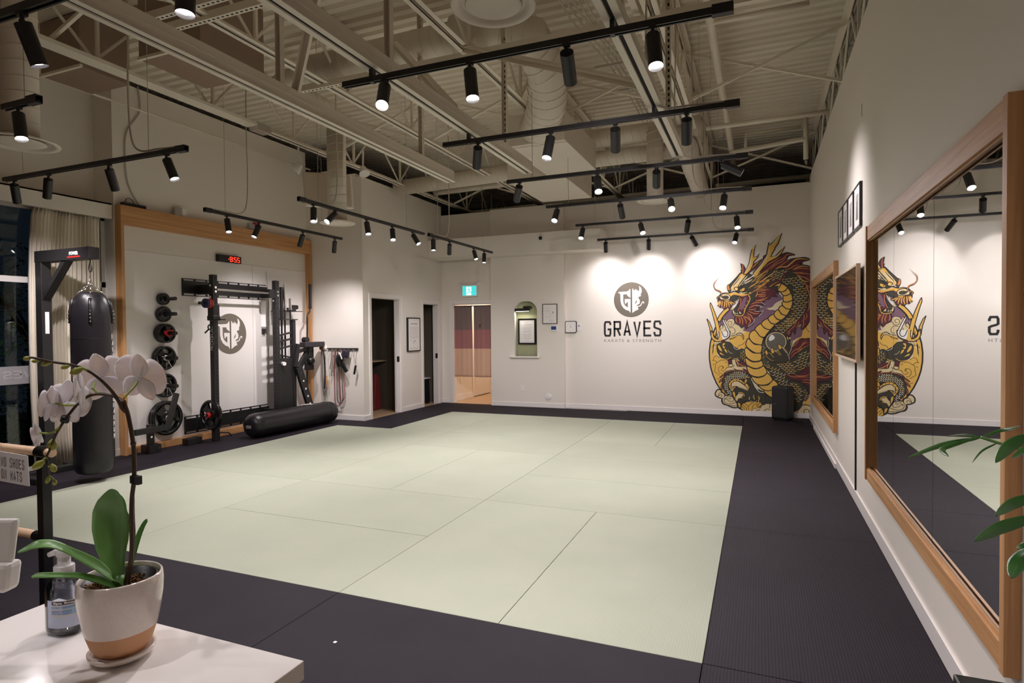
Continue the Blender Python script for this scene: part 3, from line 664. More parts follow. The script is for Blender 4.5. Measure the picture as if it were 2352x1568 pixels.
MURAL = '''
p 0 1 - 0 -472 1849 -567 1745 -649 1629 -715 1504 -765 1372 -798 1234 -813 1094 -811 953 -791 813 -753 676 -699 546 -628 423 -543 311 -444 209 -333 122 -213 48 -83 -9 52 -50 191 -73 333 -79 473 -67 612 -38 745 9 871 73 989 151 1096 244 1190 349 1270 466 1335 591 1383 724 1415 862 1429 1003 1425 1144 1403 1284 1364 1420 1308 1549 1236 1671 1150 1783 1050 1883 938 1970 817 2042 781 1719 363 1985 -174 1868 -472 1835
L
p 1 1 - 0 -457 1833 -550 1731 -630 1617 -695 1495 -744 1365 -776 1231 -791 1093 -789 954 -769 817 -732 684 -679 556 -610 435 -526 325 -429 226 -321 140 -202 68 -76 11 57 -29 194 -52 332 -57 470 -45 606 -16 736 30 860 92 976 169 1080 260 1172 363 1251 477 1315 600 1362 730 1393 866 1407 1003 1403 1142 1381 1279 1343 1412 1288 1539 1218 1659 1133 1768 1035 1867 926 1952 807 2022 781 1719 363 1985 -174 1868 -472 1835
L
p 0 1 - 0 -429 1804 -519 1706 -596 1597 -658 1479 -706 1354 -737 1224 -751 1091 -749 958 -730 825 -694 697 -643 573 -576 458 -496 351 -403 255 -298 172 -184 103 -62 49 66 10 198 -12 331 -17 464 -6 595 22 721 66 840 126 951 200 1052 288 1141 388 1217 498 1278 616 1324 742 1353 872 1367 1005 1363 1138 1342 1270 1306 1399 1253 1521 1185 1636 1103 1742 1009 1837 904 1919 789 1987 781 1719 363 1985 -174 1868 -472 1835
L
p 3 1 - 0 -418 1793 -506 1696 -582 1588 -644 1472 -690 1349 -721 1221 -735 1090 -733 959 -714 829 -679 702 -629 580 -563 466 -484 361 -392 267 -289 186 -176 117 -56 64 70 26 199 4 331 -1 462 10 590 38 715 81 832 140 942 213 1041 299 1128 398 1203 506 1263 623 1308 746 1338 875 1351 1005 1347 1137 1327 1267 1290 1393 1238 1514 1172 1627 1091 1732 998 1825 895 1905 781 1972 781 1719 363 1985 -174 1868 -472 1835
L
p 1 1 - 12 -460 1296 -236 1407 -113 1505 -83 1295
p 1 3 - 12 -485 1305 -360 1365 -248 1311 -205 1404 -168 1324 -205 1166 -311 1132 -385 1165
p 1 3 - 12 -759 1245 -701 1204 -740 1069 -753 975 -715 772 -658 605 -594 505 -569 641 -537 776 -423 844 -511 937 -612 976 -676 1016 -663 1178 -727 1258
p 1 2 - 12 701 1504 781 1656 781 1294 562 1294 649 1350 649 1415
p 3 3 - 12 339 1947 244 1898 197 1834 107 1829 161 1796 244 1794 339 1895
p 1 1 - 12 656 229 782 362 783 202 679 210
L
p 8 1 - 12 -478 1829 -422 1808 -385 1833 -322 1965 -113 1959 106 1953 110 1666 21 1582 -70 1472 -144 1426 -255 1447 -236 1499 -385 1567 -410 1654 -485 1649 -523 1602 -567 1690 -592 1724
p 8 2 - 12 -643 1604 -592 1704 -567 1616 -567 1523 -612 1557 -643 1577
p 8 2 - 12 167 2069 292 2065 351 2005 345 1947 244 1898 197 1834 107 1829 161 1796 244 1794 221 1742 137 1666 28 1582 -93 1478 -155 1479 -93 1735 -32 1865 89 1954
p 8 2 - 12 486 1294 492 1403 551 1473 637 1530 701 1497 649 1415 649 1350 562 1312 551 1294
p 8 2 - 12 481 1310 504 1439 649 1438 643 1361 562 1323 510 1271 504 1194
L
l 4 4 - 6 339 1947 268 1910 209 1840 107 1816 161 1822 244 1794 298 1819
l 0 4 - 8 -523 1602 -485 1649 -422 1654 -385 1621 -397 1567 -429 1528 -473 1528 -498 1575 -472 1615 -435 1601 -441 1561 -466 1562
l 0 4 - 8 -479 1502 -410 1501 -379 1441 -404 1394 -435 1401
l 0 4 - 8 -454 1361 -360 1381 -323 1414 -267 1400 -242 1341 -255 1295
l 0 4 - 8 -473 1308 -385 1341 -329 1374 -279 1361 -248 1295
l 0 4 - 8 -631 1557 -593 1550 -574 1516 -605 1489
l 0 4 - 8 -536 1475 -561 1409 -536 1355
l 0 4 - 8 -695 1430 -701 1369 -676 1322
l 0 4 - 7 -479 1305 -410 1312 -348 1365 -279 1365 -248 1298
l 0 4 - 7 -448 1359 -385 1372 -335 1405 -273 1391 -242 1331 -252 1295
l 0 4 - 7 -342 1159 -317 1199 -267 1212 -224 1262
l 0 4 - 7 -689 1238 -689 1198
l 0 4 - 7 -762 1157 -740 1198 -689 1198
l 0 4 - 7 -734 941 -727 988 -683 1016 -644 989 -625 1003
l 0 4 - 7 -760 941 -715 935 -683 908 -702 874
l 0 4 - 7 -683 894 -613 942 -562 936
l 0 4 - 7 -702 874 -702 806 -715 745 -670 712 -632 680
l 0 4 - 7 -568 802 -600 842 -645 821 -651 767 -626 720 -587 714
l 0 4 - 7 -600 795 -575 809 -575 835 -606 842
l 0 4 - 7 -613 788 -587 754 -543 769 -524 809 -486 823
l 0 4 - 7 -747 867 -715 874
l 0 4 - 7 -677 625 -639 605
l 0 4 - 7 -543 923 -514 893
l 0 4 - 7 -411 825 -392 865
l 0 4 - 7 701 1504 735 1452 781 1401
L
p 3 3 0 20 -697 324 -703 378 -671 426 -626 434 -594 388 -550 369 -550 342 -512 337 -474 345 -424 320 -399 281 -361 229 -343 142 -424 132 -512 169 -576 187 -601 240 -595 280 -645 292
L
l 0 4 - 8 -658 312 -645 360 -613 381 -575 375 -553 342 -563 295 -595 280
l 0 4 - 8 -652 319 -633 340 -607 347 -594 328 -607 314
l 0 4 - 8 -709 317 -671 311 -652 326
l 0 4 - 8 -563 295 -537 336 -512 337
l 0 4 - 8 -556 275 -525 290 -499 317 -462 319 -449 292 -474 278 -487 298
l 0 4 - 8 -550 272 -512 270 -487 244 -424 233 -399 274
l 0 4 - 8 -563 275 -550 221 -512 196 -462 191 -399 207 -368 228
l 0 4 - 8 -588 274 -576 214 -525 175 -462 164 -399 160 -343 169
p 1 2 0 12 -237 220 -157 250 -22 241 57 245 110 233 110 187 33 171 -4 137 -89 120 -138 65 -175 56 -287 105 -274 192
p 3 2 - 12 -126 59 -102 113 -28 142 27 138 39 171 110 214 110 56 -175 43
L
l 0 4 - 8 -237 220 -188 175 -169 123 -169 57
l 0 4 - 8 -274 192 -212 141 -182 63
l 0 4 - 8 -287 158 -243 127 -231 94
l 0 4 - 8 -169 156 -126 211 -83 233
l 0 4 - 8 -114 125 -83 193 -34 215
l 0 4 - 8 -138 65 -102 113 -28 142 27 145
l 0 4 - 8 -53 62 -28 89 20 105
l 0 4 - 8 75 54 81 94 110 115
p 3 2 - 12 -94 40 -94 113 -58 128 28 138 64 205 149 222 197 237 209 41
p 3 2 0 14 528 69 551 121 598 130 621 169 656 216 737 219 783 176 783 48 621 41
L
l 0 4 - 10 725 84 691 82 679 120 708 147 748 143 760 105 731 65 697 57
l 0 4 - 10 534 88 557 122 586 129
l 0 4 - 10 581 58 586 110
l 0 4 - 10 -51 62 -33 96 16 111
l 0 4 - 10 82 55 88 108 131 129 167 118
l 0 4 - 10 161 144 167 209 197 224
L
p 5 2 0 20 161 2199 221 2223 327 2271 445 2343 562 2358 677 2244 735 2102 752 1943 735 1784 678 1689 591 1562 504 1467 398 1403 328 1449 233 1352 89 1326 64 1295 -2 1340 167 1450 328 1611 475 1789 504 1981 480 2078 427 2177 357 2231
p 5 2 - 12 -93 2321 29 2408 161 2467 244 2489 445 2480 532 2424 648 2285 735 2079 89 2100 -93 2150
p 5 2 0 14 167 1428 137 1402 89 1324 40 1212 22 1075 34 950 88 852 161 749 221 639 298 543 399 507 475 535 563 524 650 475 736 434 782 436 782 863 782 1182 678 1149 533 1020 475 961 446 1116 445 1374 328 1440
p 5 2 0 16 292 566 399 530 422 583 481 610 563 612 656 576 736 475 754 374 725 308 679 281 662 293 644 196 592 136 540 121 446 220 292 280
p 5 2 - 12 -143 409 -57 465 58 429 197 328 209 237 88 233 -94 265
L
s 62 120 221 10 521 2032 521 2173 416 2242 327 2297 445 2356 562 2351 666 2258 723 2128 735 1975 729 1809 678 1708 562 1588 445 1532 404 1597 463 1725 510 1853
s 60 -50 221 10 339 1611 445 1687 591 1594 533 1492 416 1416 292 1449 221 1456 244 1534
s 55 450 221 10 161 2369 244 2463 363 2464 404 2417 375 2328 292 2306 197 2323
s 40 200 319 7 52 1226 107 1311 89 1127 107 983 161 886 107 852 46 943
s 62 550 221 10 107 852 185 880 280 842 375 740 422 631 405 546 328 550 244 639 167 749
s 52 100 31 10 292 901 363 947 457 961 528 910 545 827 528 756 434 734 375 772 328 836
s 60 450 221 10 533 962 620 1079 707 1150 782 1194 782 844 679 829 592 834 545 891
s 55 -100 31 10 434 570 504 604 580 587 656 512 667 422 644 331 621 279 563 303 551 418 504 520
s 40 500 13 7 673 512 725 449 742 373 714 308 673 294 679 397
L
p 5 3 0 14 -126 674 -237 752 -348 776 -461 747 -550 672 -588 570 -575 449 -512 364 -424 327 -386 388 -461 439 -487 519 -455 587 -386 629 -299 624 -237 579 -169 501 -114 556
L
s 38 900 343 9 -175 687 -261 745 -348 763 -449 734 -531 666 -569 571 -563 463 -506 384 -436 346 -424 387 -480 432 -506 505 -487 573 -424 634 -336 650 -249 632 -200 606
p 1 3 0 10 -386 629 -449 594 -487 526 -474 466 -430 407 -411 427 -449 480 -443 540 -399 582 -342 590 -280 565 -231 526 -237 566 -299 617
p 3 3 0 9 -443 534 -399 582 -342 586 -274 551 -169 455 -187 434 -262 465 -349 496 -405 495 -424 474
l 0 1 - 7 -424 608 -405 575
l 0 1 - 7 -361 629 -361 589
l 0 1 - 7 -311 624 -317 577
l 0 1 - 7 -461 560 -436 547
l 0 1 - 7 -483 506 -449 500
l 0 1 - 7 -468 453 -436 467
l 0 1 - 7 -261 585 -280 558
L
p 6 2 0 7 -405 809 -361 783 -268 778 -200 746 -126 688 -212 732 -299 764 -373 779
p 6 2 0 7 -261 804 -187 772 -126 681 -200 732
p 6 2 0 7 -562 719 -511 760 -423 778 -348 773 -461 747 -549 699
p 6 2 0 7 -639 636 -588 691 -512 726 -550 685 -594 651
p 6 2 0 7 -645 555 -613 617 -550 652 -581 597 -613 570
p 6 2 0 7 -613 448 -613 502 -588 557 -588 489 -594 422 -607 415
l 7 4 - 7 -361 779 -268 774 -206 742
l 7 4 - 7 -537 726 -461 764 -373 769
l 7 4 - 7 -613 637 -569 685
l 7 4 - 7 -626 569 -594 617
l 7 4 - 7 -604 449 -597 516
L
p 6 2 0 18 327 2698 416 2738 503 2714 550 2692 457 2685 421 2609 503 2631 590 2639 648 2642 706 2639 774 2604 677 2583 619 2554 665 2552 625 2529 677 2520 780 2483 780 2400 734 2390 780 2362 781 2078 735 2079 689 2252 608 2357 503 2438 445 2467 244 2476 149 2441 29 2401 -32 2410 59 2504 149 2597 244 2657
p 6 2 0 14 677 2244 780 2291 781 1687 758 1592 701 1497 638 1466 643 1562 562 1479 551 1377 504 1448 481 1351 434 1338 404 1403 475 1499 591 1607 695 1753 746 1911 735 2102
p 6 2 - 12 398 1401 469 1439 481 1374 445 1362
p 6 2 0 12 475 974 469 1052 510 1168 562 1258 643 1316 701 1309 781 1316 782 1194 678 1169 591 1078 528 988
p 6 2 0 12 416 721 563 718 650 771 690 823 782 844 782 556 748 510 650 604 516 626 434 683
p 6 2 0 8 -379 952 -323 926 -298 939 -236 927 -199 848 -199 831 -286 840 -342 839 -361 879
L
l 7 4 b 13 59 2491 149 2565 244 2618 327 2679
l 7 4 b 13 29 2401 167 2499 268 2591 374 2650 421 2699 474 2709 532 2700
l 7 4 b 13 167 2454 244 2541 351 2594 416 2661
l 7 4 b 13 244 2476 327 2524 416 2590 462 2601
l 7 4 b 13 256 2469 327 2504 421 2506 480 2549 538 2603 590 2626 677 2622 757 2605
l 7 4 b 13 386 2463 474 2472 538 2514 608 2529
l 1 4 b 13 503 2438 590 2492 677 2501 763 2477
l 7 4 b 13 503 2413 608 2395 666 2406
l 7 4 b 13 509 2445 619 2471 780 2445
l 7 4 b 13 533 2392 619 2388 735 2377 780 2356
l 7 4 b 13 562 2378 648 2330 763 2300
l 1 4 b 13 579 2358 666 2265 758 2249
l 7 4 b 13 689 2303 735 2282 780 2254
l 7 4 b 13 666 2246 735 2174 780 2146
l 7 4 b 13 706 2175 735 2110 758 2079
l 1 4 b 20 256 2469 327 2504 421 2506 480 2549 538 2603 590 2626 677 2622 757 2605
l 7 4 b 12 689 2244 735 2134 758 2025
l 7 4 b 12 735 2102 769 1987 775 1898
l 7 4 b 12 746 1975 758 1847 735 1752
l 7 4 b 12 678 1721 684 1657 666 1581
l 7 4 b 12 609 1594 591 1530 562 1492
l 7 4 b 12 550 1544 574 1608 620 1658
l 7 4 b 12 475 1454 533 1518 556 1563
l 7 4 b 12 661 1619 678 1555 655 1491
l 7 4 b 12 422 1403 481 1467
l 7 4 b 12 445 1377 475 1428
l 7 4 b 12 712 1733 724 1682 701 1619
l 7 4 b 12 504 1174 562 1226 609 1303
l 7 4 b 12 475 1039 533 1117 609 1156 678 1226 759 1252
l 7 4 b 12 481 981 539 1065 609 1104 678 1162 782 1220
l 7 4 b 12 574 1117 644 1143 713 1182
l 7 4 b 12 632 1162 672 1239 724 1277
l 7 4 b 12 568 802 621 802 661 816
l 7 4 b 12 416 721 504 684 621 680 782 678
l 7 4 b 12 528 730 592 699 696 701 782 735
l 7 4 b 12 656 630 725 638 782 626
l 7 4 b 12 644 591 736 593 782 562
l 1 4 - 7 -373 939 -342 899 -330 839
l 1 4 - 7 -361 945 -330 892 -267 853 -206 834
L
p 1 3 0 16 28 1569 83 1490 164 1457 119 1392 83 1339 4 1359 -69 1472
p 1 3 0 16 134 1653 179 1574 241 1550 191 1482 167 1463 89 1490 34 1576
p 1 3 0 16 224 1723 268 1644 325 1617 268 1566 244 1557 179 1580 137 1659
p 1 3 0 16 292 1799 345 1721 416 1697 363 1636 328 1624 268 1651 227 1729
p 1 3 0 16 351 1863 416 1810 477 1802 445 1732 422 1700 351 1721 298 1806
p 1 3 0 16 363 1927 439 1919 508 1943 504 1866 480 1808 422 1810 357 1869
p 1 3 0 16 369 2024 422 2029 483 2072 509 1994 507 1949 439 1922 375 1933
p 1 3 0 16 333 2086 404 2107 433 2157 480 2091 469 2053 416 2029 369 2030
p 1 3 0 16 339 2232 422 2177 433 2151 392 2107 333 2090 280 2130 316 2181
p 1 3 0 16 215 2184 280 2227 339 2238 327 2200 292 2143 274 2156 292 2188 244 2183
p 1 3 0 16 -22 528 69 524 153 546 213 626 291 549 249 470 153 434 69 451 -4 508
p 1 3 0 16 -120 677 -34 653 69 681 129 735 207 632 153 559 69 530 -28 541 -95 605
p 1 3 0 16 -187 848 -83 803 9 818 69 852 123 754 69 688 -34 666 -144 703 -187 782
p 1 3 0 16 -215 993 -113 922 -10 926 39 943 63 865 9 825 -71 810 -187 861 -215 927
p 1 3 0 16 -208 1166 -95 1074 27 1068 33 963 -22 933 -113 935 -212 1013 -224 1086
p 1 3 0 16 -168 1318 -76 1219 42 1206 33 1088 9 1071 -77 1080 -199 1179 -205 1252
p 1 3 0 16 -64 1456 9 1357 81 1324 111 1343 69 1311 45 1219 21 1209 -89 1239 -156 1331 -138 1417
p 1 2 0 14 70 442 149 435 215 453 209 329 149 353 88 403
L
p 5 2 0 12 422 1291 481 1297 498 1142 457 1026 463 961 404 922 268 920 197 945 107 1016 89 1075 149 1075 292 1076 375 1142 422 1194
L
p 0 1 - 0 432 1262 429 1292 421 1321 408 1348 391 1373 370 1394 345 1411 318 1424 289 1432 259 1434 229 1432 200 1424 173 1411 148 1394 127 1373 110 1348 97 1321 89 1292 87 1262 89 1232 97 1203 110 1176 127 1151 148 1130 173 1113 200 1100 229 1092 259 1090 289 1092 318 1100 345 1113 370 1130 391 1151 408 1176 421 1203 429 1232
L
p 3 1 - 0 420 1262 417 1290 410 1317 398 1342 382 1365 362 1385 339 1401 314 1413 287 1420 259 1422 231 1420 204 1413 179 1401 156 1385 136 1365 120 1342 108 1317 101 1290 99 1262 101 1234 108 1207 120 1182 136 1159 156 1139 179 1123 204 1111 231 1104 259 1102 287 1104 314 1111 339 1123 362 1139 382 1159 398 1182 410 1207 417 1234
L
p 9 1 - 0 408 1262 405 1288 399 1313 388 1336 373 1357 354 1376 333 1391 310 1402 285 1408 259 1410 233 1408 208 1402 185 1391 164 1376 145 1357 130 1336 119 1313 113 1288 111 1262 113 1236 119 1211 130 1188 145 1167 164 1148 185 1133 208 1122 233 1116 259 1114 285 1116 310 1122 333 1133 354 1148 373 1167 388 1188 399 1211 405 1236
L
p 4 3 - 12 155 1330 197 1382 238 1343 233 1310 185 1278 155 1284
L
p 5 3 1 7 292 1135 363 1168 434 1077 422 1000 363 1012 316 1077
p 5 3 1 7 179 1063 244 1102 316 1038 292 959 221 991
p 5 3 1 6 101 1049 161 1075 244 959 173 958
p 5 2 - 12 209 984 328 1038 446 1026 387 922 268 927
L
p 1 2 0 9 292 1226 351 1180 345 1148 322 1132 298 1154
p 1 2 0 9 197 1170 235 1102 227 1069 203 1063 179 1102
p 1 2 0 9 107 1134 137 1075 131 1049 113 1039 92 1075
p 1 2 0 9 428 1362 457 1310 445 1287 422 1316
l 4 4 - 6 492 1284 487 1226 495 1149 457 1052 463 961
l 4 4 - 6 357 1168 393 1116 422 1077
L
p 5 3 0 14 -676 1178 -657 1225 -599 1238 -530 1258 -460 1245 -404 1178 -323 1125 -298 1032 -323 979 -411 965 -511 950 -593 983 -644 1043 -670 1097
p 5 2 0 10 -323 1119 -230 1132 -218 940 -298 939 -336 992
L
s 50 1500 13 7 -317 1112 -230 1126 -224 954 -298 953 -329 992
p 1 2 0 9 -657 1205 -631 1198 -593 1124 -593 1091 -631 1110 -663 1164
p 1 2 0 9 -625 1084 -568 1044 -549 1017 -587 1030 -631 1050
p 1 2 0 9 -587 1232 -549 1245 -536 1225 -568 1191 -542 1178 -542 1151 -580 1151
p 1 2 0 9 -565 1144 -524 1131 -502 1064 -543 1091
l 1 4 - 8 -593 976 -511 960 -448 998
l 3 4 - 6 -498 1118 -461 1071 -423 1065
l 1 4 - 8 -411 971 -361 972 -329 992
l 4 4 - 6 -404 1178 -385 1145 -329 1122
L
p 6 1 0 10 -612 1279 -542 1285 -536 1245 -599 1238
p 6 1 0 10 -499 950 -436 958 -430 878 -486 870
p 3 2 0 10 -486 867 -430 881 -417 851 -455 827 -486 843
L
p 1 1 0 13 -783 1943 -764 1909 -707 1760 -656 1611 -612 1422 -599 1342 -612 1296 -663 1296 -675 1409 -707 1578 -758 1781 -790 1889
p 1 1 0 13 -842 1661 -803 1613 -758 1504 -739 1389 -657 1296 -740 1296 -778 1369 -797 1505
p 1 1 0 13 -771 1461 -739 1407 -714 1346 -650 1299 -599 1279 -612 1265 -688 1265 -746 1299 -775 1360
p 4 1 0 11 -580 1697 -561 1636 -510 1529 -460 1408 -473 1341 -523 1301 -574 1296 -612 1315 -599 1342 -549 1335 -504 1355 -498 1408 -536 1509 -580 1617
p 4 1 - 12 -663 1447 -599 1446 -536 1446 -473 1405 -467 1372 -511 1319 -574 1299 -612 1279 -650 1299
p 1 1 - 12 -663 1460 -612 1460 -593 1326 -568 1292 -612 1275 -656 1312 -644 1379
l 0 3 - 12 -647 1447 -640 1373 -656 1312 -695 1312 -733 1366 -739 1447
l 0 3 - 12 -460 1445 -473 1359 -523 1312 -606 1279
l 0 3 - 12 -599 1446 -567 1359 -523 1345 -498 1385 -504 1446
L
l 0 4 - 75 -485 1836 -548 1777 -611 1697 -650 1617
L
l 1 4 - 45 -485 1836 -548 1777 -611 1697 -646 1624
L
p 5 2 0 16 -237 619 -200 660 -144 654 -107 609 -77 504 2 414 81 403 110 338 105 240 57 198 33 244 -22 255 -126 244 -188 262 -262 219 -287 178 -330 216 -343 269 -249 333 -262 379 -330 390 -361 349 -411 320 -424 400 -411 468 -374 489 -262 465 -175 435 -138 502 -169 554 -231 579
p 5 2 0 10 105 351 189 322 213 257 153 222 105 240
L
p 1 2 0 9 -224 619 -200 626 -187 600 -218 546 -234 566
p 1 2 0 9 -224 533 -194 554 -163 501 -163 448 -212 500
p 1 2 0 9 -424 400 -399 408 -377 368 -383 281 -411 334
p 1 2 0 9 -343 216 -312 217 -293 185 -296 124 -330 170
p 1 2 0 9 -40 181 8 223 39 217 33 191 -4 170
l 1 4 - 12 -230 632 -200 660 -150 654
l 1 4 - 12 -430 413 -405 468 -374 489
l 1 4 - 12 -349 256 -336 290 -299 304 -262 312
l 1 4 - 12 -83 358 -89 325 -71 286
l 1 4 - 12 -10 347 -4 308 8 315 -10 268 -10 235
l 1 4 - 12 -151 323 -157 276
l 1 4 - 12 -330 390 -280 392 -243 366 -237 333
l 4 4 - 9 -126 641 -89 556 -59 491 2 414 75 406
l 3 4 - 7 -336 490 -262 465 -175 431
l 3 4 - 7 -144 257 -83 239 -34 261
L
p 5 2 0 12 -509 2210 -459 2255 -347 2376 -297 2434 -235 2457 -112 2393 111 2416 110 2103 -21 2075 -64 1997 -113 1867 -174 1736 -199 1697 -236 1764 -260 1725 -347 1700 -410 1721 -422 1794 -322 1912 -297 2017 -174 2066 -297 2050 -459 2075
L
p 6 2 0 12 -27 2108 39 2132 110 2175 190 2159 261 2118 308 2058 219 2080 285 2007 190 2023 160 1978 69 1980 110 1953 21 1942 -70 1945
p 6 2 0 12 -156 1881 -64 1958 69 1941 57 1896 94 1875 -52 1885 33 1837 -82 1827 -168 1816
p 6 2 0 12 -174 1816 -76 1827 9 1812 -52 1793 45 1778 57 1758 -21 1707 -52 1682 -143 1736 -199 1770
p 6 2 0 12 -378 1700 -298 1719 -199 1770 -113 1735 -76 1669 -95 1571 -187 1506 -211 1479 -236 1566 -273 1493 -310 1540 -360 1574 -391 1634
L
l 7 4 b 15 -27 2108 39 2119 110 2123
l 7 4 b 15 -27 2062 39 2047 110 2064
l 7 4 b 15 -64 1958 21 1956 110 1966
l 7 4 b 15 -125 1894 -52 1925 33 1916
l 7 4 b 15 -162 1829 -82 1873 -3 1878
l 7 4 b 15 -168 1809 -101 1808 -40 1826
l 7 4 b 15 -174 1783 -82 1741 9 1740
l 7 4 b 15 -199 1757 -125 1703 -95 1630
l 7 4 b 15 -186 1724 -150 1664 -137 1604 -174 1538
l 7 4 b 15 -248 1685 -174 1664 -137 1604
l 7 4 b 15 -360 1693 -366 1634 -347 1587
l 7 4 b 15 -329 1699 -298 1619 -310 1566
l 7 4 b 15 -298 1699 -261 1632 -261 1539
l 7 4 b 15 -260 1705 -211 1631 -199 1565
l 7 4 b 15 -21 2029 57 2020 106 2038
l 7 4 b 15 21 2080 110 2090
l 7 4 b 15 -236 1698 -186 1671 -162 1631
l 7 4 b 13 -75 2273 29 2282 113 2253
l 7 4 b 13 -81 2195 29 2210 125 2168
l 7 4 b 13 -56 2109 28 2145 161 2128
l 7 4 b 13 -63 2037 -2 2061 89 2045
l 7 4 b 13 -32 1957 65 1981 137 2005
L
p 6 2 0 12 -304 2004 -229 2028 -174 2046 -143 1999 -168 1934 -217 1830 -236 1771 -273 1765 -322 1772 -347 1806 -310 1911
L
p 8 2 - 12 -229 2015 -198 2014 -211 1935 -248 1830 -298 1805 -285 1884 -260 1963
l 7 4 - 10 -291 2004 -291 1911 -316 1832 -341 1786
l 1 4 - 14 -168 2053 -143 1999 -168 1921 -217 1830 -242 1738 -285 1705 -403 1727
p 3 1 0 5 -422 1808 -385 1767 -360 1740 -403 1734
p 3 1 0 5 -322 1786 -298 1772 -273 1738 -310 1739
p 3 1 0 5 -372 1773 -360 1733 -378 1734
p 3 1 0 5 -347 1773 -329 1733 -354 1733
p 3 1 0 5 -186 1968 -168 1947 -186 1935
p 3 1 0 5 -229 1896 -205 1882 -223 1870
p 3 1 0 5 -242 1844 -229 1823 -245 1817
p 3 1 0 5 -328 1998 -310 1991 -322 1965
p 3 1 0 5 -359 1979 -341 1972 -350 1952
p 3 1 0 5 -378 1959 -366 1946 -375 1939
p 3 1 0 5 -403 1814 -422 1788 -410 1741 -385 1740
p 1 2 0 9 -410 1727 -285 1712 -242 1751 -236 1724 -279 1692 -372 1700
L
p 1 2 0 14 -668 2034 -636 2053 -611 2086 -535 2104 -472 2095 -384 2119 -297 2083 -174 2079 -198 2041 -297 2030 -359 2045 -297 2024 -310 2004 -359 2012 -422 1954 -510 1943 -598 1985 -655 1987 -674 2014
p 5 2 0 10 -459 2022 -409 2053 -347 2038 -322 2011 -359 1979 -422 1947 -466 1968
L
p 3 3 0 12 -630 2033 -598 2079 -522 2083 -466 2055 -459 2008 -497 1976 -567 1984 -617 1993
p 5 3 0 8 -592 2032 -547 2051 -497 2043 -485 2016 -510 1996 -560 2001
p 0 2 - 12 -662 2027 -630 2033 -624 1999 -649 1993
l 7 5 b 14 -459 2035 -409 2067 -328 2051 -266 2036 -198 2054 -113 2097 -21 2153 39 2171 110 2168
l 0 4 - 8 -453 2028 -403 2057 -322 2041 -260 2026 -192 2040
L
p 6 2 0 12 -662 1980 -598 1985 -510 1943 -453 1968 -372 1926 -422 1901 -447 1848 -479 1822 -497 1862 -523 1830 -560 1817 -586 1858 -624 1852 -643 1879 -668 1886 -649 1920
L
l 1 4 b 16 -643 1966 -649 1920 -668 1886
l 1 4 b 16 -611 1972 -624 1912 -643 1866
l 1 4 b 16 -586 1972 -592 1912 -592 1851
l 1 4 b 16 -560 1964 -548 1904 -567 1837
l 1 4 b 16 -535 1964 -516 1903 -523 1850
l 1 4 b 16 -510 1956 -485 1916 -472 1849
l 1 4 b 16 -485 1956 -453 1921 -428 1888
l 1 4 b 16 -459 1955 -422 1927 -378 1920
l 1 4 b 16 -630 1973 -636 1933 -655 1893
L
p 1 2 0 10 -459 2161 -422 2240 -347 2337 -297 2414 -204 2463 -198 2410 -235 2345 -297 2268 -328 2203 -347 2138 -409 2140
p 1 1 0 13 -247 2407 -186 2522 -155 2613 -137 2730 -118 2808 -45 2902 -82 2786 -88 2688 -33 2698 3 2749 -21 2685 -88 2609 -94 2564 -125 2480 -186 2417 -235 2399
p 1 1 0 16 -93 2426 29 2577 65 2641 113 2716 149 2922 167 2876 256 2961 351 3064 292 2894 244 2826 244 2806 209 2750 179 2680 244 2683 315 2757 398 2842 339 2717 268 2656 149 2597 59 2498 -20 2397 -93 2341
p 6 1 0 9 -291 2593 -253 2572 -217 2504 -235 2432 -272 2414 -291 2488 -272 2467
p 6 1 0 9 -88 2570 9 2631 58 2661 21 2604 -51 2503 -143 2441 -167 2416
p 6 1 0 8 59 2641 65 2699 101 2724 89 2666
p 7 2 0 9 -509 2170 -503 2230 -484 2242 -472 2202 -459 2135 -484 2142
L
l 3 4 b 22 -229 2426 -174 2515 -137 2612 -112 2716
l 3 4 b 22 -112 2821 -76 2871
l 3 4 b 26 -81 2412 29 2538 107 2652 149 2753 167 2843
l 3 4 b 26 173 2856 244 2929 315 3015
l 3 4 b 12 185 2673 268 2688 327 2756
l 7 4 - 10 -260 2572 -254 2499 -260 2427
l 1 4 b 10 -112 2506 -51 2568 9 2618
l 3 4 b 22 -447 2174 -397 2246 -328 2336
l 3 4 b 22 -422 2160 -359 2251 -285 2347 -235 2398
l 3 4 b 22 -384 2205 -309 2282 -235 2372
l 3 4 b 22 -322 2203 -260 2293 -180 2383
l 3 4 b 22 -235 2293 -161 2329 -94 2366
l 3 4 b 22 -279 2228 -186 2271 -100 2320
l 4 4 b 22 -248 2267 -125 2347 -82 2398
l 5 4 b 13 -422 2207 -359 2277 -297 2361
l 5 4 b 13 -347 2191 -278 2281 -198 2390
l 6 4 b 12 -229 2272 -155 2316 -94 2366
l 1 4 b 12 -174 2165 -82 2221 9 2283
l 1 4 b 12 -143 2197 -52 2246 9 2322
l 1 4 b 12 -125 2262 -64 2312 -21 2376
l 1 4 b 12 -88 2110 -21 2160 58 2235 110 2279
l 1 4 b 12 -52 2285 9 2348 70 2398
l 1 4 b 12 -21 2225 58 2294 111 2344
l 1 4 b 12 9 2178 70 2215 110 2240
l 1 4 b 12 -82 2333 -33 2389 21 2433
l 1 4 b 12 -58 2010 -33 2062 -27 2108
l 1 4 b 12 -125 2065 -143 2098 -162 2066
l 7 4 b 14 -32 2279 59 2354 149 2454
l 1 4 b 14 29 2257 137 2351 221 2412 244 2463
l 7 4 b 14 59 2237 161 2304 292 2364
l 1 4 b 14 161 2174 232 2230 327 2285 386 2360 404 2404 457 2434
l 7 4 b 14 -93 2164 29 2212 173 2278
l 1 4 b 14 -56 2326 29 2395 149 2461
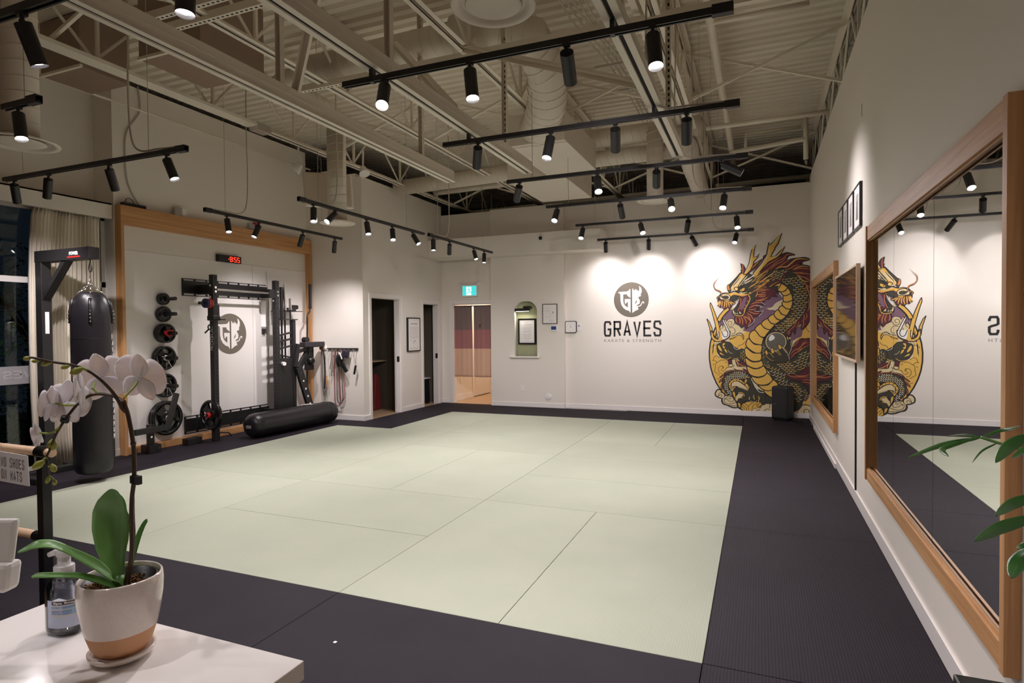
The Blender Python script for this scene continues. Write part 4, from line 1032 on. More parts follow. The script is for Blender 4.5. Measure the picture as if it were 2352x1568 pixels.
l 1 4 b 14 89 2281 137 2299 149 2285 107 2261
l 6 4 b 30 53 2198 149 2214 232 2256 339 2291 386 2366 422 2410 480 2433
l 7 4 b 10 149 2175 221 2224 327 2272
L
p 1 3 0 12 -397 2179 -359 2195 -328 2170 -341 2138 -378 2132
p 1 3 0 12 -310 2143 -260 2175 -223 2180 -229 2134 -272 2115 -303 2123
p 3 2 - 12 -372 2172 -347 2178 -341 2151 -365 2148
l 0 3 b 20 -328 2164 -285 2195 -223 2259
l 0 4 - 10 -322 2104 -260 2089 -198 2120
l 4 4 - 12 -447 2121 -409 2146 -384 2132
l 3 4 b 16 -328 2071 -266 2082 -186 2106
l 3 4 b 16 -316 2090 -260 2102
l 3 4 b 16 -422 2107 -359 2098
L
p 0 1 - 12 -288 2146 -275 2152 -272 2135 -285 2132
l 0 5 s 26 -623 2389 -674 2331 -719 2279 -725 2219 -693 2164 -623 2128 -598 2074 -604 2027
L
l 7 5 s 12 -623 2389 -674 2330 -717 2278 -723 2219 -691 2166 -621 2131 -598 2074 -604 2034
l 4 4 - 6 -52 1872 33 1864 9 1838 57 1850
l 4 4 - 6 -76 1787 -27 1773 57 1778 45 1746 -3 1694
l 4 4 - 6 27 1936 57 1909 94 1875
l 4 4 - 6 -76 1662 -88 1590 -174 1519
'''
# ------------------------------------------------------------------ the dragon mural on the back wall (flat paint, built from curves)
def paint_mural():
    XMAX, ZMIN = .7685, .0865
    cols = [srgb(34,24,26), srgb(228,182,84), srgb(226,206,160), srgb(226,206,160), srgb(240,236,232), srgb(58,56,42), srgb(92,34,46), srgb(202,128,66), srgb(124,92,112), srgb(104,100,90), srgb(140,100,50)]
    mats = [mat(n, c, .65, noise=.05, nscale=25) for n, c in zip(('mural_black','mural_yellow','mural_gold','mural_cream','mural_white','mural_olive','mural_maroon','mural_orange','mural_purple','mural_grey','mural_brown'), cols)]
    def crs(P, k, closed):
        if k < 2: return list(P)
        n = len(P); o = []
        for i in range(n if closed else n-1):
            p0 = P[i-1] if (closed or i > 0) else P[0]; p1 = P[i]; p2 = P[(i+1) % n]; p3 = P[(i+2) % n] if (closed or i+2 < n) else P[-1]
            for j in range(k):
                t = j/k; o.append(tuple(.5*(2*p1[a]+(p2[a]-p0[a])*t+(2*p0[a]-5*p1[a]+4*p2[a]-p3[a])*t*t+(3*p1[a]-p0[a]-3*p2[a]+p3[a])*t**3) for a in (0, 1)))
        if not closed: o.append(P[-1])
        return o
    def clip(P):
        def cl(P, ins, inter):
            o = []
            for i in range(len(P)):
                a, b = P[i-1], P[i]
                if ins(b):
                    if not ins(a): o.append(inter(a, b))
                    o.append(b)
                elif ins(a): o.append(inter(a, b))
            return o
        P = cl(P, lambda p: p[0] <= XMAX, lambda a, b: (XMAX, a[1]+(b[1]-a[1])*(XMAX-a[0])/(b[0]-a[0])))
        return cl(P, lambda p: p[1] >= ZMIN, lambda a, b: (a[0]+(b[0]-a[0])*(ZMIN-a[1])/(b[1]-a[1]), ZMIN)) if P else P
    mb = MB(); st = {'y': YB-.0006}
    from mathutils.geometry import tessellate_polygon
    def emit(m, P):
        P = clip(P)
        if len(P) < 3: return
        V = [Vector((x, z, 0)) for x, z in P]; T = tessellate_polygon([V])
        mb.mi = m; mb.add([(x, st['y'], z) for x, z in P], [tuple(t) for t in T])
    def line(m, P, w_, tp='-'):
        n = len(P); L = []; Q = []
        for i in range(n):
            a = P[max(i-1, 0)]; b = P[min(i+1, n-1)]; dx, dz = b[0]-a[0], b[1]-a[1]; l = math.hypot(dx, dz) or 1; t = i/(n-1); ww = w_/2
            if tp == 'b': ww *= max(.12, math.sin(PI*t)**.6)
            if tp == 's': ww *= max(.1, 1-(1-t)**2)
            L.append((P[i][0]-dz/l*ww, P[i][1]+dx/l*ww)); Q.append((P[i][0]+dz/l*ww, P[i][1]-dx/l*ww))
        for i in range(n-1): emit(m, [L[i], L[i+1], Q[i+1], Q[i]])
    def inside(P, x, z):
        c = False; j = len(P)-1
        for i in range(len(P)):
            if (P[i][1] > z) != (P[j][1] > z) and x < (P[j][0]-P[i][0])*(z-P[i][1])/(P[j][1]-P[i][1])+P[i][0]: c = not c
            j = i
        return c
    rnd = random.Random(3)
    for ln in MURAL.strip().split('\n'):
        if ln == 'L': st['y'] -= .00006; continue
        st['y'] -= .00003
        a = ln.split(); v = [int(q)/1000 for q in a[5:]]; P = list(zip(v[::2], v[1::2]))
        if a[0] == 'p':
            P = crs(P, int(a[2]), True)
            if a[3] != '-':
                line(int(a[3]), P+[P[0]], int(a[4])/1000); st['y'] += .000015; emit(int(a[1]), P); st['y'] -= .000015
            else: emit(int(a[1]), P)
        elif a[0] == 'l': line(int(a[1]), crs(P, int(a[2]), False), int(a[4])/1000, a[3])
        else:
            s, ang, wd = int(a[1])/1000, int(a[2])/1000, int(a[4])/1000; P = crs(P, 3, True)
            xs = [p[0] for p in P]; zs = [p[1] for p in P]; ca, sa = math.cos(ang), math.sin(ang); X, Z = (min(xs)+max(xs))/2, (min(zs)+max(zs))/2; N = int(max(max(xs)-min(xs), max(zs)-min(zs))/s)+2
            for j in range(-N, N):
                for i in range(-N, N):
                    u, w_ = (i+.5*(j % 2))*s*1.12, j*s*.62; x, z = X+u*ca-w_*sa, Z+u*sa+w_*ca
                    if not inside(P, x, z) or x > XMAX-.02 or z < ZMIN+.01: continue
                    q = []
                    for t in range(6):
                        b = PI+PI*(.06+.88*t/5); dx, dz = math.cos(b)*s*.46, math.sin(b)*s*.46; q.append((x+dx*ca-dz*sa, z+dx*sa+dz*ca))
                    line(int(rnd.choice(a[3])), q, wd, 'b')
    o = mb.build('dragon_mural', mats)
    tag(o, 'large gold and maroon dragon mural painted on the back wall beside the corner', 'mural')
paint_mural()
# ------------------------------------------------------------------ hallway seen through the curtained doorway
for o in [q for q in COL.objects if q.name.startswith('wall_hallway_left')]: D.objects.remove(o)
b = MB(); b.box(-6.05, -5.93, 11.09, 12.08, -.04, 2.6); b.box(-6.05, -5.93, 13.0, 14.4, -.04, 2.6); b.box(-6.05, -5.93, 12.08, 13.0, 2.04, 2.6); struct('wall_hallway_left', b, M['wall'])
b = MB(); b.box(-5.93, -5.916, 11.09, 12.02, 0, .12); b.box(-5.93, -5.912, 12.02, 12.08, 0, 2.1); struct('trim_5', b, M['trim'], 'white baseboard of the hallway behind the curtain')
d4 = struct('door_4', MB().box(-5.975, -5.935, 12.085, 12.995, .012, 2.035), M['trim'], 'white panel door in the hallway behind the split curtain')
b = MB(); b.box(-5.935, -5.928, 12.2, 12.88, .2, .75); b.build('panel', M['trim'], d4); MB().box(-5.99, -5.94, 12.1, 12.98, 0, .011).build('door_gap', M['gap'], d4)
t = thing('wall_outlet', 'white power outlet low on the hallway wall behind the curtain', 'outlet', (-5.92, 11.5, .42)); MB().box(-5.93, -5.922, 11.46, 11.54, .36, .48).build('plate', M['white'], t)
l = D.lights.new('hallway_light', 'POINT'); l.energy = 26; l.color = (1, .80, .62); l.shadow_soft_size = .12
hl = thing('hallway_lamp', 'round warm ceiling lamp of the hallway behind the curtain', 'lamp', (-5.3, 12.3, 2.56))
MB().cyl((-5.3, 12.3, 2.60), (-5.3, 12.3, 2.54), .14, n=28).build('lamp_shade', mat('warm_lamp_glass', (1,1,1,1), .5, emit=(1, .82, .62, 1), estr=3), hl)
o = D.objects.new('glow', l); COL.objects.link(o); o.location = (0, 0, -.16); o.parent = hl
# split curtain (noren): three bands
def noren():
    cs = [srgb(128, 108, 104), srgb(168, 112, 110), srgb(222, 178, 150)]
    ms = [mat('curtain_'+n, c, .85, noise=.06, nscale=60, sheen=.2) for n, c in zip(('mauve_grey', 'dusty_red', 'peach'), cs)]
    for m_ in ms: m_.node_tree.nodes['Principled BSDF'].inputs['Transmission Weight'].default_value = 0
    t = thing('split_curtain', 'short split curtain in mauve, dusty red and peach hanging in the back doorway', 'curtain', (-5.4, 11.0, 1.98))
    for k, (x0, x1) in enumerate(((-5.822, -5.415), (-5.375, -4.972))):
        b = MB(); nx, nz = 26, 30; zs = [1.985-(1.985-.545)*j/nz for j in range(nz+1)]
        vs = []
        for z in zs:
            for i in range(nx+1):
                u = i/nx; f = (1.985-z)
                xx = x0+(x1-x0)*u+(.010*f if k == 0 and u > .5 else (-.0 if k == 0 else 0))
                vs.append((xx, 11.0+.006*math.sin(u*9+k)*min(1, f*2)+.004*math.sin(u*23), z))
        for j in range(nz):
            zc = (zs[j]+zs[j+1])/2; b.mi = 0 if zc > 1.5 else (1 if zc > 1.10 else 2)
            b.add([], [])
            for i in range(nx): b.f.append((j*(nx+1)+i, j*(nx+1)+i+1, (j+1)*(nx+1)+i+1, (j+1)*(nx+1)+i)); b.m.append(b.mi); b.s.append(True)
        b.v = vs; o = b.build('curtain_panel', ms, t)
        sm = o.modifiers.new('thick', 'SOLIDIFY'); sm.thickness = .002
        if k == 0: pass
    MB().cyl((DX0+.014, 11.0, 1.992), (DX1-.014, 11.0, 1.992), .008).build('curtain_rod', M['black'], t)
    MB().box(-5.255, -5.165, 10.994, 10.997, 1.55, 1.62).build('cloth_label', mat('label_brown', srgb(96, 70, 66), .8), t)
noren()
# storage room contents
def box_thing(name, label, cat, q, m_, bev=.004, part='body'):
    t = thing(name, label, cat, ((q[0]+q[1])/2, (q[2]+q[3])/2, q[4])); MB().box(*q).build(part, m_, t, bev); return t
dk = mat('dim_wood_shelf', srgb(150, 130, 104), .6)
t = box_thing('storage_shelf', 'thin wooden shelf board across the dark storage room', 'shelf', (-7.85, -6.6, 8.5, 9.7, .92, .945), dk, 0, 'board')
t = thing('tool_cabinet', 'black and red cabinet with a white label plate in the storage room', 'cabinet', (-7.5, 9.2, .946))
MB().box(-7.8, -7.3, 8.8, 9.55, .946, 1.35).build('cabinet_body', M['black'], t, .01)
MB().box(-7.3, -7.285, 8.82, 9.5, 1.16, 1.34).build('red_front', M['red'], t); MB().box(-7.285, -7.28, 8.95, 9.2, 1.24, 1.31).build('label_plate', M['paper'], t)
MB().cyl((-7.30, 9.05, 1.05), (-7.28, 9.05, 1.05), .045, n=24).build('dial', M['steel'], t); MB().box(-7.285, -7.275, 8.9, 9.4, 1.15, 1.158).build('chrome_bar', M['steel'], t)
t = box_thing('storage_bin', 'large black bin standing on the storage room floor', 'bin', (-7.6, -6.95, 8.7, 9.3, -.004, .8), M['black'], .03)
t = thing('red_bag', 'red bag leaning beside the storage doorway', 'bag', (-6.8, 9.5, 0)); MB().prism([(9.42, .0), (9.66, .0), (9.62, .62), (9.48, .7)], -6.95, -6.7, 'x').build('bag_body', mat('shaded_red_cloth', srgb(110, 30, 30), .7), t, .02)  # cloth red deepened to carry the shade of the storage room
for k, z in enumerate((1.75, 1.85, 1.98)):
    tag(MB().cyl((-7.86, 8.6, z), (-7.86, 9.7, z), .012).build('storage_rail', M['steel']), f'thin metal rail on the storage room wall, {["lowest", "middle", "uppermost"][k]} of three', 'rail')
t = thing('towel_dispenser', 'black paper towel dispenser on the dark washroom wall', 'dispenser', (-6.7, 10.94, 1.1)); MB().box(-6.95, -6.62, 10.72, 10.968, 1.05, 1.42).build('dispenser_body', M['blackgloss'], t, .04)
MB().box(-6.72, -6.66, 10.70, 10.72, 1.25, 1.36).build('window_slot', M['screen'], t)
t = thing('waste_bin', 'black waste bin with a white liner rim in the narrow doorway', 'bin', (-6.5, 10.78, 0)); MB().prism([(-6.66, .02), (-6.36, .02), (-6.38, .50), (-6.62, .50)], 10.60, 10.92, 'y').build('bin_body', M['black'], t, .02)
MB().box(-6.64, -6.36, 10.58, 10.94, .50, .52).build('liner_rim', M['white'], t); MB().box(-6.45, -6.32, 10.70, 10.82, 0, .03).build('pedal', M['black'], t)

# ------------------------------------------------------------------ mirrors on the right wall
def mirror(y0, y1, z0, z1, name, label, seams):
    xf = .725; t = thing(name, label, 'mirror', (xf, y0, z0), 'oak framed wall mirrors')
    b = MB(); b.box(xf, XR, y0, y0+.042, z0, z1); b.build('frame_stile', M['oak_z'], t, .002)
    b = MB(); b.box(xf, XR, y1-.042, y1, z0, z1); b.build('frame_stile', M['oak_z'], t, .002)
    b = MB(); b.box(xf+.008, XR, y0+.042, y1-.042, z1-.105, z1-.001); b.build('frame_rail', M['oak_y'], t, .002)
    b = MB(); b.box(xf+.008, XR, y0+.042, y1-.042, z0+.001, z0+.085); b.build('frame_rail', M['oak_y'], t, .002)
    MB().box(.745, .752, y0+.042, y1-.042, z0+.085, z0+.093).build('inner_bead', M['oak_y'], t); MB().box(.745, .752, y0+.042, y1-.042, z1-.112, z1-.105).build('inner_bead', M['oak_y'], t)
    ys = [y0+.042]+seams+[y1-.042]
    for a, c in zip(ys[:-1], ys[1:]):
        MB().box(.764, .7695, a+.0025, c-.0025, z0+.085, z1-.105).build('mirror_panel', M['mirror'], t)
    MB().box(.7692, XR, y0+.04, y1-.04, z0+.05, z1-.05).build('backing', M['gap'], t)
mirror(2.36, 5.115, .37, 2.236, 'framed_mirror', 'large oak framed mirror of several panels on the right wall, nearest the camera', [3.39, 4.303])
mirror(7.15, 10.16, .375, 2.20, 'framed_mirror', 'oak framed mirror near the back corner beside the dragon mural', [8.15, 9.15])
# framed screen with dark glass
t = thing('framed_screen', 'dark glossy screen in a pale wooden frame hung between the two mirrors', 'screen', (.72, 5.5, 1.2))
y0, y1, z0, z1, xf = 5.47, 6.93, 1.212, 2.005, .715
b = MB(); w_ = .018; b.box(xf, xf+.03, y0, y0+w_, z0, z1); b.box(xf, xf+.03, y1-w_, y1, z0, z1); b.box(xf, xf+.03, y0+w_, y1-w_, z1-w_, z1); b.box(xf, xf+.03, y0+w_, y1-w_, z0, z0+w_)
b.build('frame', wood('pale_screen_frame', srgb(214, 188, 166), srgb(196, 166, 142), 'z', .5), t, .001)
MB().box(xf+.008, xf+.028, y0+w_, y1-w_, z0+w_, z1-w_).build('screen_glass', M['screen'], t)
MB().box(xf+.03, XR, y0+.4, y1-.4, z0+.2, z1-.2).build('wall_mount', M['black'], t)
# four small framed photographs
fy = [(6.66, 6.99), (6.31, 6.62), (5.945, 6.27), (5.56, 5.905)]
for k, (a, c) in enumerate(fy):
    t = thing('framed_photograph', f'small black framed portrait photograph high on the right wall, {["farthest from the camera", "second farthest", "third farthest", "nearest the camera"][k]} of four', 'picture', (.75, a, 2.33), 'small framed photographs in a row')
    z0, z1, x0 = 2.315, 2.675, .748
    b = MB(); w_ = .014; b.box(x0, XR, a, a+w_, z0, z1); b.box(x0, XR, c-w_, c, z0, z1); b.box(x0, XR, a+w_, c-w_, z1-w_, z1); b.box(x0, XR, a+w_, c-w_, z0, z0+w_); b.build('frame', M['black'], t, .001)
    MB().box(x0+.006, XR-.001, a+w_, c-w_, z0+w_, z1-w_).build('mount', M['paper'], t)
    m_ = (a+c)/2; b = MB(); b.box(x0+.0045, x0+.006, m_-.065, m_+.065, z0+.075, z1-.075); pr = b.build('print', M['palegreyink'], t)
    b = MB(); b.prism([(m_-.035, z0+.076), (m_+.035, z0+.076), (m_+.03, z0+.17), (m_+.012, z0+.19), (m_+.018, z0+.215), (m_, z0+.235), (m_-.018, z0+.215), (m_-.012, z0+.19), (m_-.03, z0+.17)], x0+.0035, x0+.0045, 'x'); b.build('figure', M['greyink'], pr)
# wire hook above the frames
tag(MB().cyl((.768, 5.6, 3.30), (.768, 5.6, 3.20), .0025).build('wall_hook', M['steel']), 'thin wire hook high on the right wall above the photographs', 'hook')

# ------------------------------------------------------------------ club sign: emblem and lettering
def emblem(name, C0, ex, ez, n, r, m_back, m_front, label):
    """C0 centre, ex/ez in-plane axes, n outward normal, r radius"""
    C0, ex, ez, n = map(Vector, (C0, ex, ez, n)); t = thing(name, label, 'emblem', tuple(C0))
    from mathutils.geometry import tessellate_polygon
    def flat(P, mt, nm, off):
        b = MB(); V = [Vector((u, v, 0)) for u, v in P]; T = tessellate_polygon([V])
        b.add([C0+ex*u*r+ez*v*r+n*off for u, v in P], [tuple(q) for q in T]); return b.build(nm, mt, t)
    flat([(math.cos(2*PI*k/72), math.sin(2*PI*k/72)) for k in range(72)], m_back, 'emblem_disc', .001)
    def T_(s): v = [float(q) for q in s.split()]; return [((v[i]-703)/318, (533-v[i+1])/318) for i in range(0, len(v), 2)]
    g = T_('463 393 480 385 620 380 652 370 668 352 678 333 690 345 692 500 632 457 632 432 558 432 558 560 572 610 600 645 643 673 643 572 615 585 600 615 592 600 585 560 585 518 692 518 692 760 685 775 675 750 660 733 610 718 560 680 522 620 508 550 505 430 493 412 463 400')
    flat(g, m_front, 'emblem_letter', .0018)
    d = T_('722 340 738 328 744 375 752 350 768 375 780 330 790 360 802 370 808 345 820 365 835 390 850 360 852 320 843 285 875 310 895 350 893 400 870 455 888 458 868 478 840 482 835 500 838 520 858 530 852 545 868 565 855 580 860 605 840 615 822 625 805 640 808 655 835 645 860 640 878 620 890 590 905 572 925 568 942 585 935 608 918 608 925 595 918 585 903 600 890 635 870 655 840 662 820 675 838 705 820 720 790 730 722 775')
    flat(d, m_front, 'emblem_dragon_head', .0018)
    flat(T_('808 535 790 560 765 618 800 590 808 560'), m_back, 'emblem_eye', .0024)
emblem('club_emblem', (-2.158, YB, 2.028), (1, 0, 0), (0, 0, 1), (0, -1, 0), .318, M['emblem'], M['panel'], 'round olive grey club emblem painted on the white back wall above the lettering')
# narrow bold lettering built from strokes
GL = {'G': ['1 .78 1 .86 .86 1 .5 1 .14 1 0 .86 0 .5 0 .14 .14 0 .5 0 .86 0 1 .14 1 .46 .5 .46'], 'R': ['0 0 0 1', '0 1 .6 1 .95 1 1 .9 1 .75 1 .6 .95 .5 .6 .5 0 .5', '.5 .5 1 0'], 'A': ['0 0 .5 1 1 0', '.18 .3 .82 .3'],
      'V': ['0 1 .5 0 1 1'], 'E': ['1 1 0 1 0 0 1 0', '0 .52 .85 .52'], 'S': ['1 .76 1 .86 .86 1 .5 1 .14 1 0 .88 0 .74 0 .6 .2 .54 .5 .5 .8 .46 1 .4 1 .26 1 .12 .86 0 .5 0 .14 0 0 .14 0 .26'],
      'N': ['0 0 0 1 1 0 1 1'], 'O': ['.5 1 .86 1 1 .86 1 .5 1 .14 .86 0 .5 0 .14 0 0 .14 0 .5 0 .86 .14 1 .5 1'], 'H': ['0 0 0 1', '1 0 1 1', '0 .5 1 .5'], 'M': ['0 0 0 1 .5 .3 1 1 1 0'], 'T': ['0 1 1 1', '.5 1 .5 0'],
      'U': ['0 1 0 .2 .14 0 .5 0 .86 0 1 .2 1 1'], 'K': ['0 0 0 1', '1 1 .1 .45', '.35 .6 1 0'], ' ': []}
def stroke_text(name, s, x0, x1, z0, z1, wd, frame, mt, parent, gap=.28, bold_end=0):
    """frame(u,v) -> point; letters share the width, strokes wd thick"""
    n = len(s); cw = (x1-x0)/(n+gap*(n-1)); b = MB(); h = wd/2
    for i, ch in enumerate(s):
        ox = x0+i*cw*(1+gap)
        for st in GL[ch]:
            v = [float(q) for q in st.split()]; P = [(ox+h+(cw-wd)*v[k], z0+h+(z1-z0-wd)*v[k+1]) for k in range(0, len(v), 2)]
            N = len(P); L_, R_ = [], []
            dirs = [Vector((q[0]-p[0], q[1]-p[1])).normalized() for p, q in zip(P[:-1], P[1:])]
            for k in range(N):
                d0 = dirs[max(k-1, 0)]; d1 = dirs[min(k, N-2)]; m_ = Vector((-(d0.y+d1.y), d0.x+d1.x)).normalized(); c_ = max(.35, m_.dot(Vector((-d1.y, d1.x))))
                p = Vector(P[k]); 
                if ch not in 'GSO' and (abs(d1.x) < 1e-6 or abs(d1.y) < 1e-6) and abs(d0.x) + abs(d0.y) > 0:
                    if k == 0: p = p-d0*h
                    if k == N-1: p = p+d1*h
                L_.append(p+m_*h/c_); R_.append(p-m_*h/c_)
            b.add([frame(q.x, q.y) for q in L_+R_], [(k, k+1, N+k+1, N+k) for k in range(N-1)])
    return b.build(name, mt, parent)
t = thing('club_lettering', 'bold black GRAVES lettering on the white back wall under the round emblem', 'sign', (-2.14, YB, 1.25))
stroke_text('letters', 'GRAVES', -2.667, -1.618, 1.356, 1.645, .036, lambda u, v: (u, YB-.0012, v), M['ink'], t)
text('small_letters', 'KARATE & STRENGTH', .08, (-2.144, YB-.001, 1.2825), (PI/2, 0, 0), M['greyink'], t, width=1.035, height=.052, align='C', spacing=1.35, ext=.0002)
emblem('club_emblem', (XW+.012, 6.615, 1.476), (0, 1, 0), (0, 0, 1), (1, 0, 0), .298, M['emblem'], M['panel'], 'round olive grey club emblem painted behind the black weight rack')

# ------------------------------------------------------------------ small things on the back walls
yN = 10.86
def plate(name, label, cat, q, m_, bev=.003, part='body'): return box_thing(name, label, cat, q, m_, bev, part)
t = thing('exit_sign', 'white box exit sign with a running figure and teal lit face above the back doorway', 'exit sign', (-5.415, 10.93, 2.2))
MB().box(-5.595, -5.24, 10.90, 10.97, 2.175, 2.415).build('sign_box', M['white'], t, .008)
teal = mat('teal_lit_face', srgb(70, 190, 190), .4, emit=srgb(60, 196, 196), estr=1.0)
whl = mat('white_lit_pictogram', (1, 1, 1, 1), .4, emit=(.85, 1, 1, 1), estr=1.1)
f = MB().box(-5.57, -5.265, 10.896, 10.90, 2.20, 2.39).build('sign_face', teal, t)
MB().box(-5.485, -5.375, 10.8945, 10.896, 2.205, 2.375).build('doorway_pictogram', whl, f)
b = MB(); b.sphere((-5.425, 10.893, 2.352), .013, sc=(1, .1, 1))
for P in (((-5.43, 2.335), (-5.415, 2.29)), ((-5.415, 2.29), (-5.385, 2.265)), ((-5.385, 2.265), (-5.36, 2.235)), ((-5.415, 2.29), (-5.44, 2.25)), ((-5.44, 2.25), (-5.475, 2.24)), ((-5.43, 2.33), (-5.395, 2.315)), ((-5.43, 2.33), (-5.465, 2.31))):
    b.bar((P[0][0], 10.893, P[0][1]), (P[1][0], 10.893, P[1][1]), .001, .016, (0, 1, 0))
b2 = MB()
for P in (((-5.43, 2.335), (-5.415, 2.29)), ((-5.415, 2.29), (-5.385, 2.265)), ((-5.385, 2.265), (-5.36, 2.235)), ((-5.415, 2.29), (-5.44, 2.25)), ((-5.44, 2.25), (-5.475, 2.24)), ((-5.43, 2.33), (-5.395, 2.315)), ((-5.43, 2.33), (-5.465, 2.31))):
    b2.cyl((P[0][0], 10.8935, P[0][1]), (P[1][0], 10.8935, P[1][1]), .009, n=8)
b2.sphere((-5.425, 10.8935, 2.355), .014); b2.build('running_figure', teal, f)
for s, x in ((-1, -5.62), (1, -5.215)):
    d = Vector((s*.35, -.8, -.5)).normalized(); p = Vector((x, 10.92, 2.44))
    b = MB(); b.cyl(p-d*.02, p+d*.03, .02, .038, 20).cyl(p+d*.03, p+d*.036, .038, n=20).cyl((x-s*.03, 10.95, 2.42), (x, 10.93, 2.44), .01); b.build('emergency_lamp', M['white'], t)
t = thing('security_camera', 'small round white dome camera on the back bulkhead', 'camera', (-3.7, 10.40, 3.17))
MB().cyl((-3.7, 10.42, 3.175), (-3.7, 10.38, 3.175), .045, n=24).build('camera_base', M['white'], t); MB().sphere((-3.70, 10.375, 3.17), .034, sc=(1, .8, 1)).build('camera_eye', M['blackgloss'], t)
# picture lamp and diploma inside the niche
t = thing('picture_lamp', 'black tube picture lamp glowing at the top of the arched niche', 'lamp', (-4.25, 10.9, 1.9))
MB().cyl((-4.40, 10.84, 1.885), (-4.10, 10.84, 1.885), .028, n=20).build('lamp_tube', M['black'], t); MB().box(-4.24, -4.10, 10.85, 10.985, 1.90, 1.955).build('lamp_arm', M['black'], t, .004)
pl_m = mat('picture_lamp_glow', (1,1,1,1), .5, emit=(1, .93, .82, 1), estr=12); MB().box(-4.38, -4.12, 10.845, 10.86, 1.855, 1.8575).build('lamp_strip', pl_m, t)
l = D.lights.new('picture_light', 'AREA'); l.shape = 'RECTANGLE'; l.size = .26; l.size_y = .02; l.energy = 1.6; l.color = (1, .94, .84); o = D.objects.new('glow', l); COL.objects.link(o)
o.location = Vector((-4.25, 10.87, 1.852))-t.location; o.rotation_euler = (R(-25), 0, 0); o.parent = t
def framed(name, label, x0, x1, z0, z1, y, w_, dp, fm, axis='y', extra=None):
    """frame whose back lies at depth y; front faces -y (axis y) or +x (axis x)"""
    def bx(b, a, c, d0, d1, e, f):
        return b.box(a, c, y-d1, y-d0, e, f) if axis == 'y' else b.box(y+d0, y+d1, a, c, e, f)
    t = thing(name, label, 'picture', ((x0+x1)/2, y, z0) if axis == 'y' else (y, (x0+x1)/2, z0))
    b = MB(); bx(b, x0, x0+w_, 0, dp, z0, z1); bx(b, x1-w_, x1, 0, dp, z0, z1); bx(b, x0+w_, x1-w_, 0, dp, z1-w_, z1); bx(b, x0+w_, x1-w_, 0, dp, z0, z0+w_); b.build('frame', fm, t, .0015)
    b = MB(); bx(b, x0+w_, x1-w_, .001, dp-.006, z0+w_, z1-w_); pp = b.build('paper', M['paper'], t)
    return t, pp
def scribble(pp, x0, x1, z, n, y, wd=.004, axis='y', mt='greyink', seed=1):
    """a line of tiny unreadable print: separate short dashes of one line"""
    r = random.Random(seed); b = MB(); x = x0
    while x < x1:
        L = r.uniform(.006, .022); x2 = min(x+L, x1)
        if axis == 'y': b.box(x, x2, y-.0006, y, z, z+wd)
        else: b.box(y, y+.0006, x, x2, z, z+wd)
        x = x2+r.uniform(.004, .009)
    return b
t, pp = framed('framed_diploma', 'black framed diploma with an ornate border standing in the lit niche', -4.375, -4.01, 1.215, 1.715, 10.985, .028, .055, M['blackgloss'])
yd = 10.985-.0495
b = MB()
for q in ((-4.33, -4.055, 1.662, 1.666), (-4.33, -4.055, 1.262, 1.266), (-4.333, -4.329, 1.262, 1.666), (-4.056, -4.052, 1.262, 1.666)): b.box(q[0], q[1], yd-.0006, yd, q[2], q[3])
b.build('ornate_border', M['palegreyink'], pp)
b = MB()
for k, (z, a, c) in enumerate(((1.635, -4.25, -4.14), (1.60, -4.24, -4.10), (1.57, -4.25, -4.09), (1.54, -4.29, -4.09), (1.515, -4.28, -4.10), (1.49, -4.27, -4.11), (1.455, -4.26, -4.12), (1.41, -4.29, -4.10), (1.385, -4.29, -4.10), (1.36, -4.28, -4.11), (1.33, -4.29, -4.11), (1.30, -4.24, -4.14))):
    q = scribble(pp, a, c, z, 8, yd, .008 if k in (0, 1, 6) else .0045, seed=k); b.v, b.f, b.m, b.s = b.v+q.v, b.f+[tuple(i+len(b.v) for i in f_) for f_ in q.f], b.m+q.m, b.s+q.s
b.build('print', M['greyink'], pp)
t, pp = framed('framed_document', 'thin framed document with a red stamp hanging right of the niche', -3.838, -3.54, 1.605, 1.985, yN, .012, .02, mat('brown_frame', srgb(66, 50, 44), .5))
yd = yN-.0145; b = MB()
for k, (z, a, c) in enumerate(((1.90, -3.77, -3.66), (1.86, -3.77, -3.70), (1.845, -3.76, -3.66), (1.80, -3.72, -3.60), (1.77, -3.70, -3.62), (1.74, -3.77, -3.64), (1.72, -3.77, -3.68))):
    q = scribble(pp, a, c, z, 8, yd, .004, seed=20+k); n0 = len(b.v); b.v += q.v; b.f += [tuple(i+n0 for i in f_) for f_ in q.f]; b.m += q.m; b.s += q.s
b.build('print', M['palegreyink'], pp); MB().cyl((-3.625, yd, 1.825), (-3.625, yd-.0006, 1.825), .014, n=20).build('red_stamp', mat('faded_red_ink', srgb(190, 130, 124), .7), pp)
MB().tube(smooth_path([(-3.70, yd-.001, 1.66), (-3.67, yd-.001, 1.69), (-3.655, yd-.001, 1.65), (-3.63, yd-.001, 1.68), (-3.62, yd-.001, 1.655)], 5), .0012, 5).build('signature', M['ink'], pp)
t, pp = framed('framed_poster', 'tall black framed white poster between the two dark closet doorways', 9.60, 10.045, 1.105, 1.745, XC, .02, .035, M['blackgloss'], 'x')
xd = XC+.0292; b = MB()
for k, z in enumerate([1.62]+[1.56-.025*i for i in range(9)]+[1.17, 1.155]):
    q = scribble(pp, 9.66 if k else 9.70, 9.98 if k else 9.95, z, 8, xd, .016 if k == 0 else .004, 'x', seed=40+k); n0 = len(b.v); b.v += q.v; b.f += [tuple(i+n0 for i in f_) for f_ in q.f]; b.m += q.m; b.s += q.s
for yy, zz in ((9.70, 1.31), (9.80, 1.35), (9.83, 1.30), (9.79, 1.28), (9.85, 1.295), (9.81, 1.26)): b.box(xd, xd+.0006, yy, yy+.018, zz, zz+.016)
b.build('print', M['greyink'], pp)
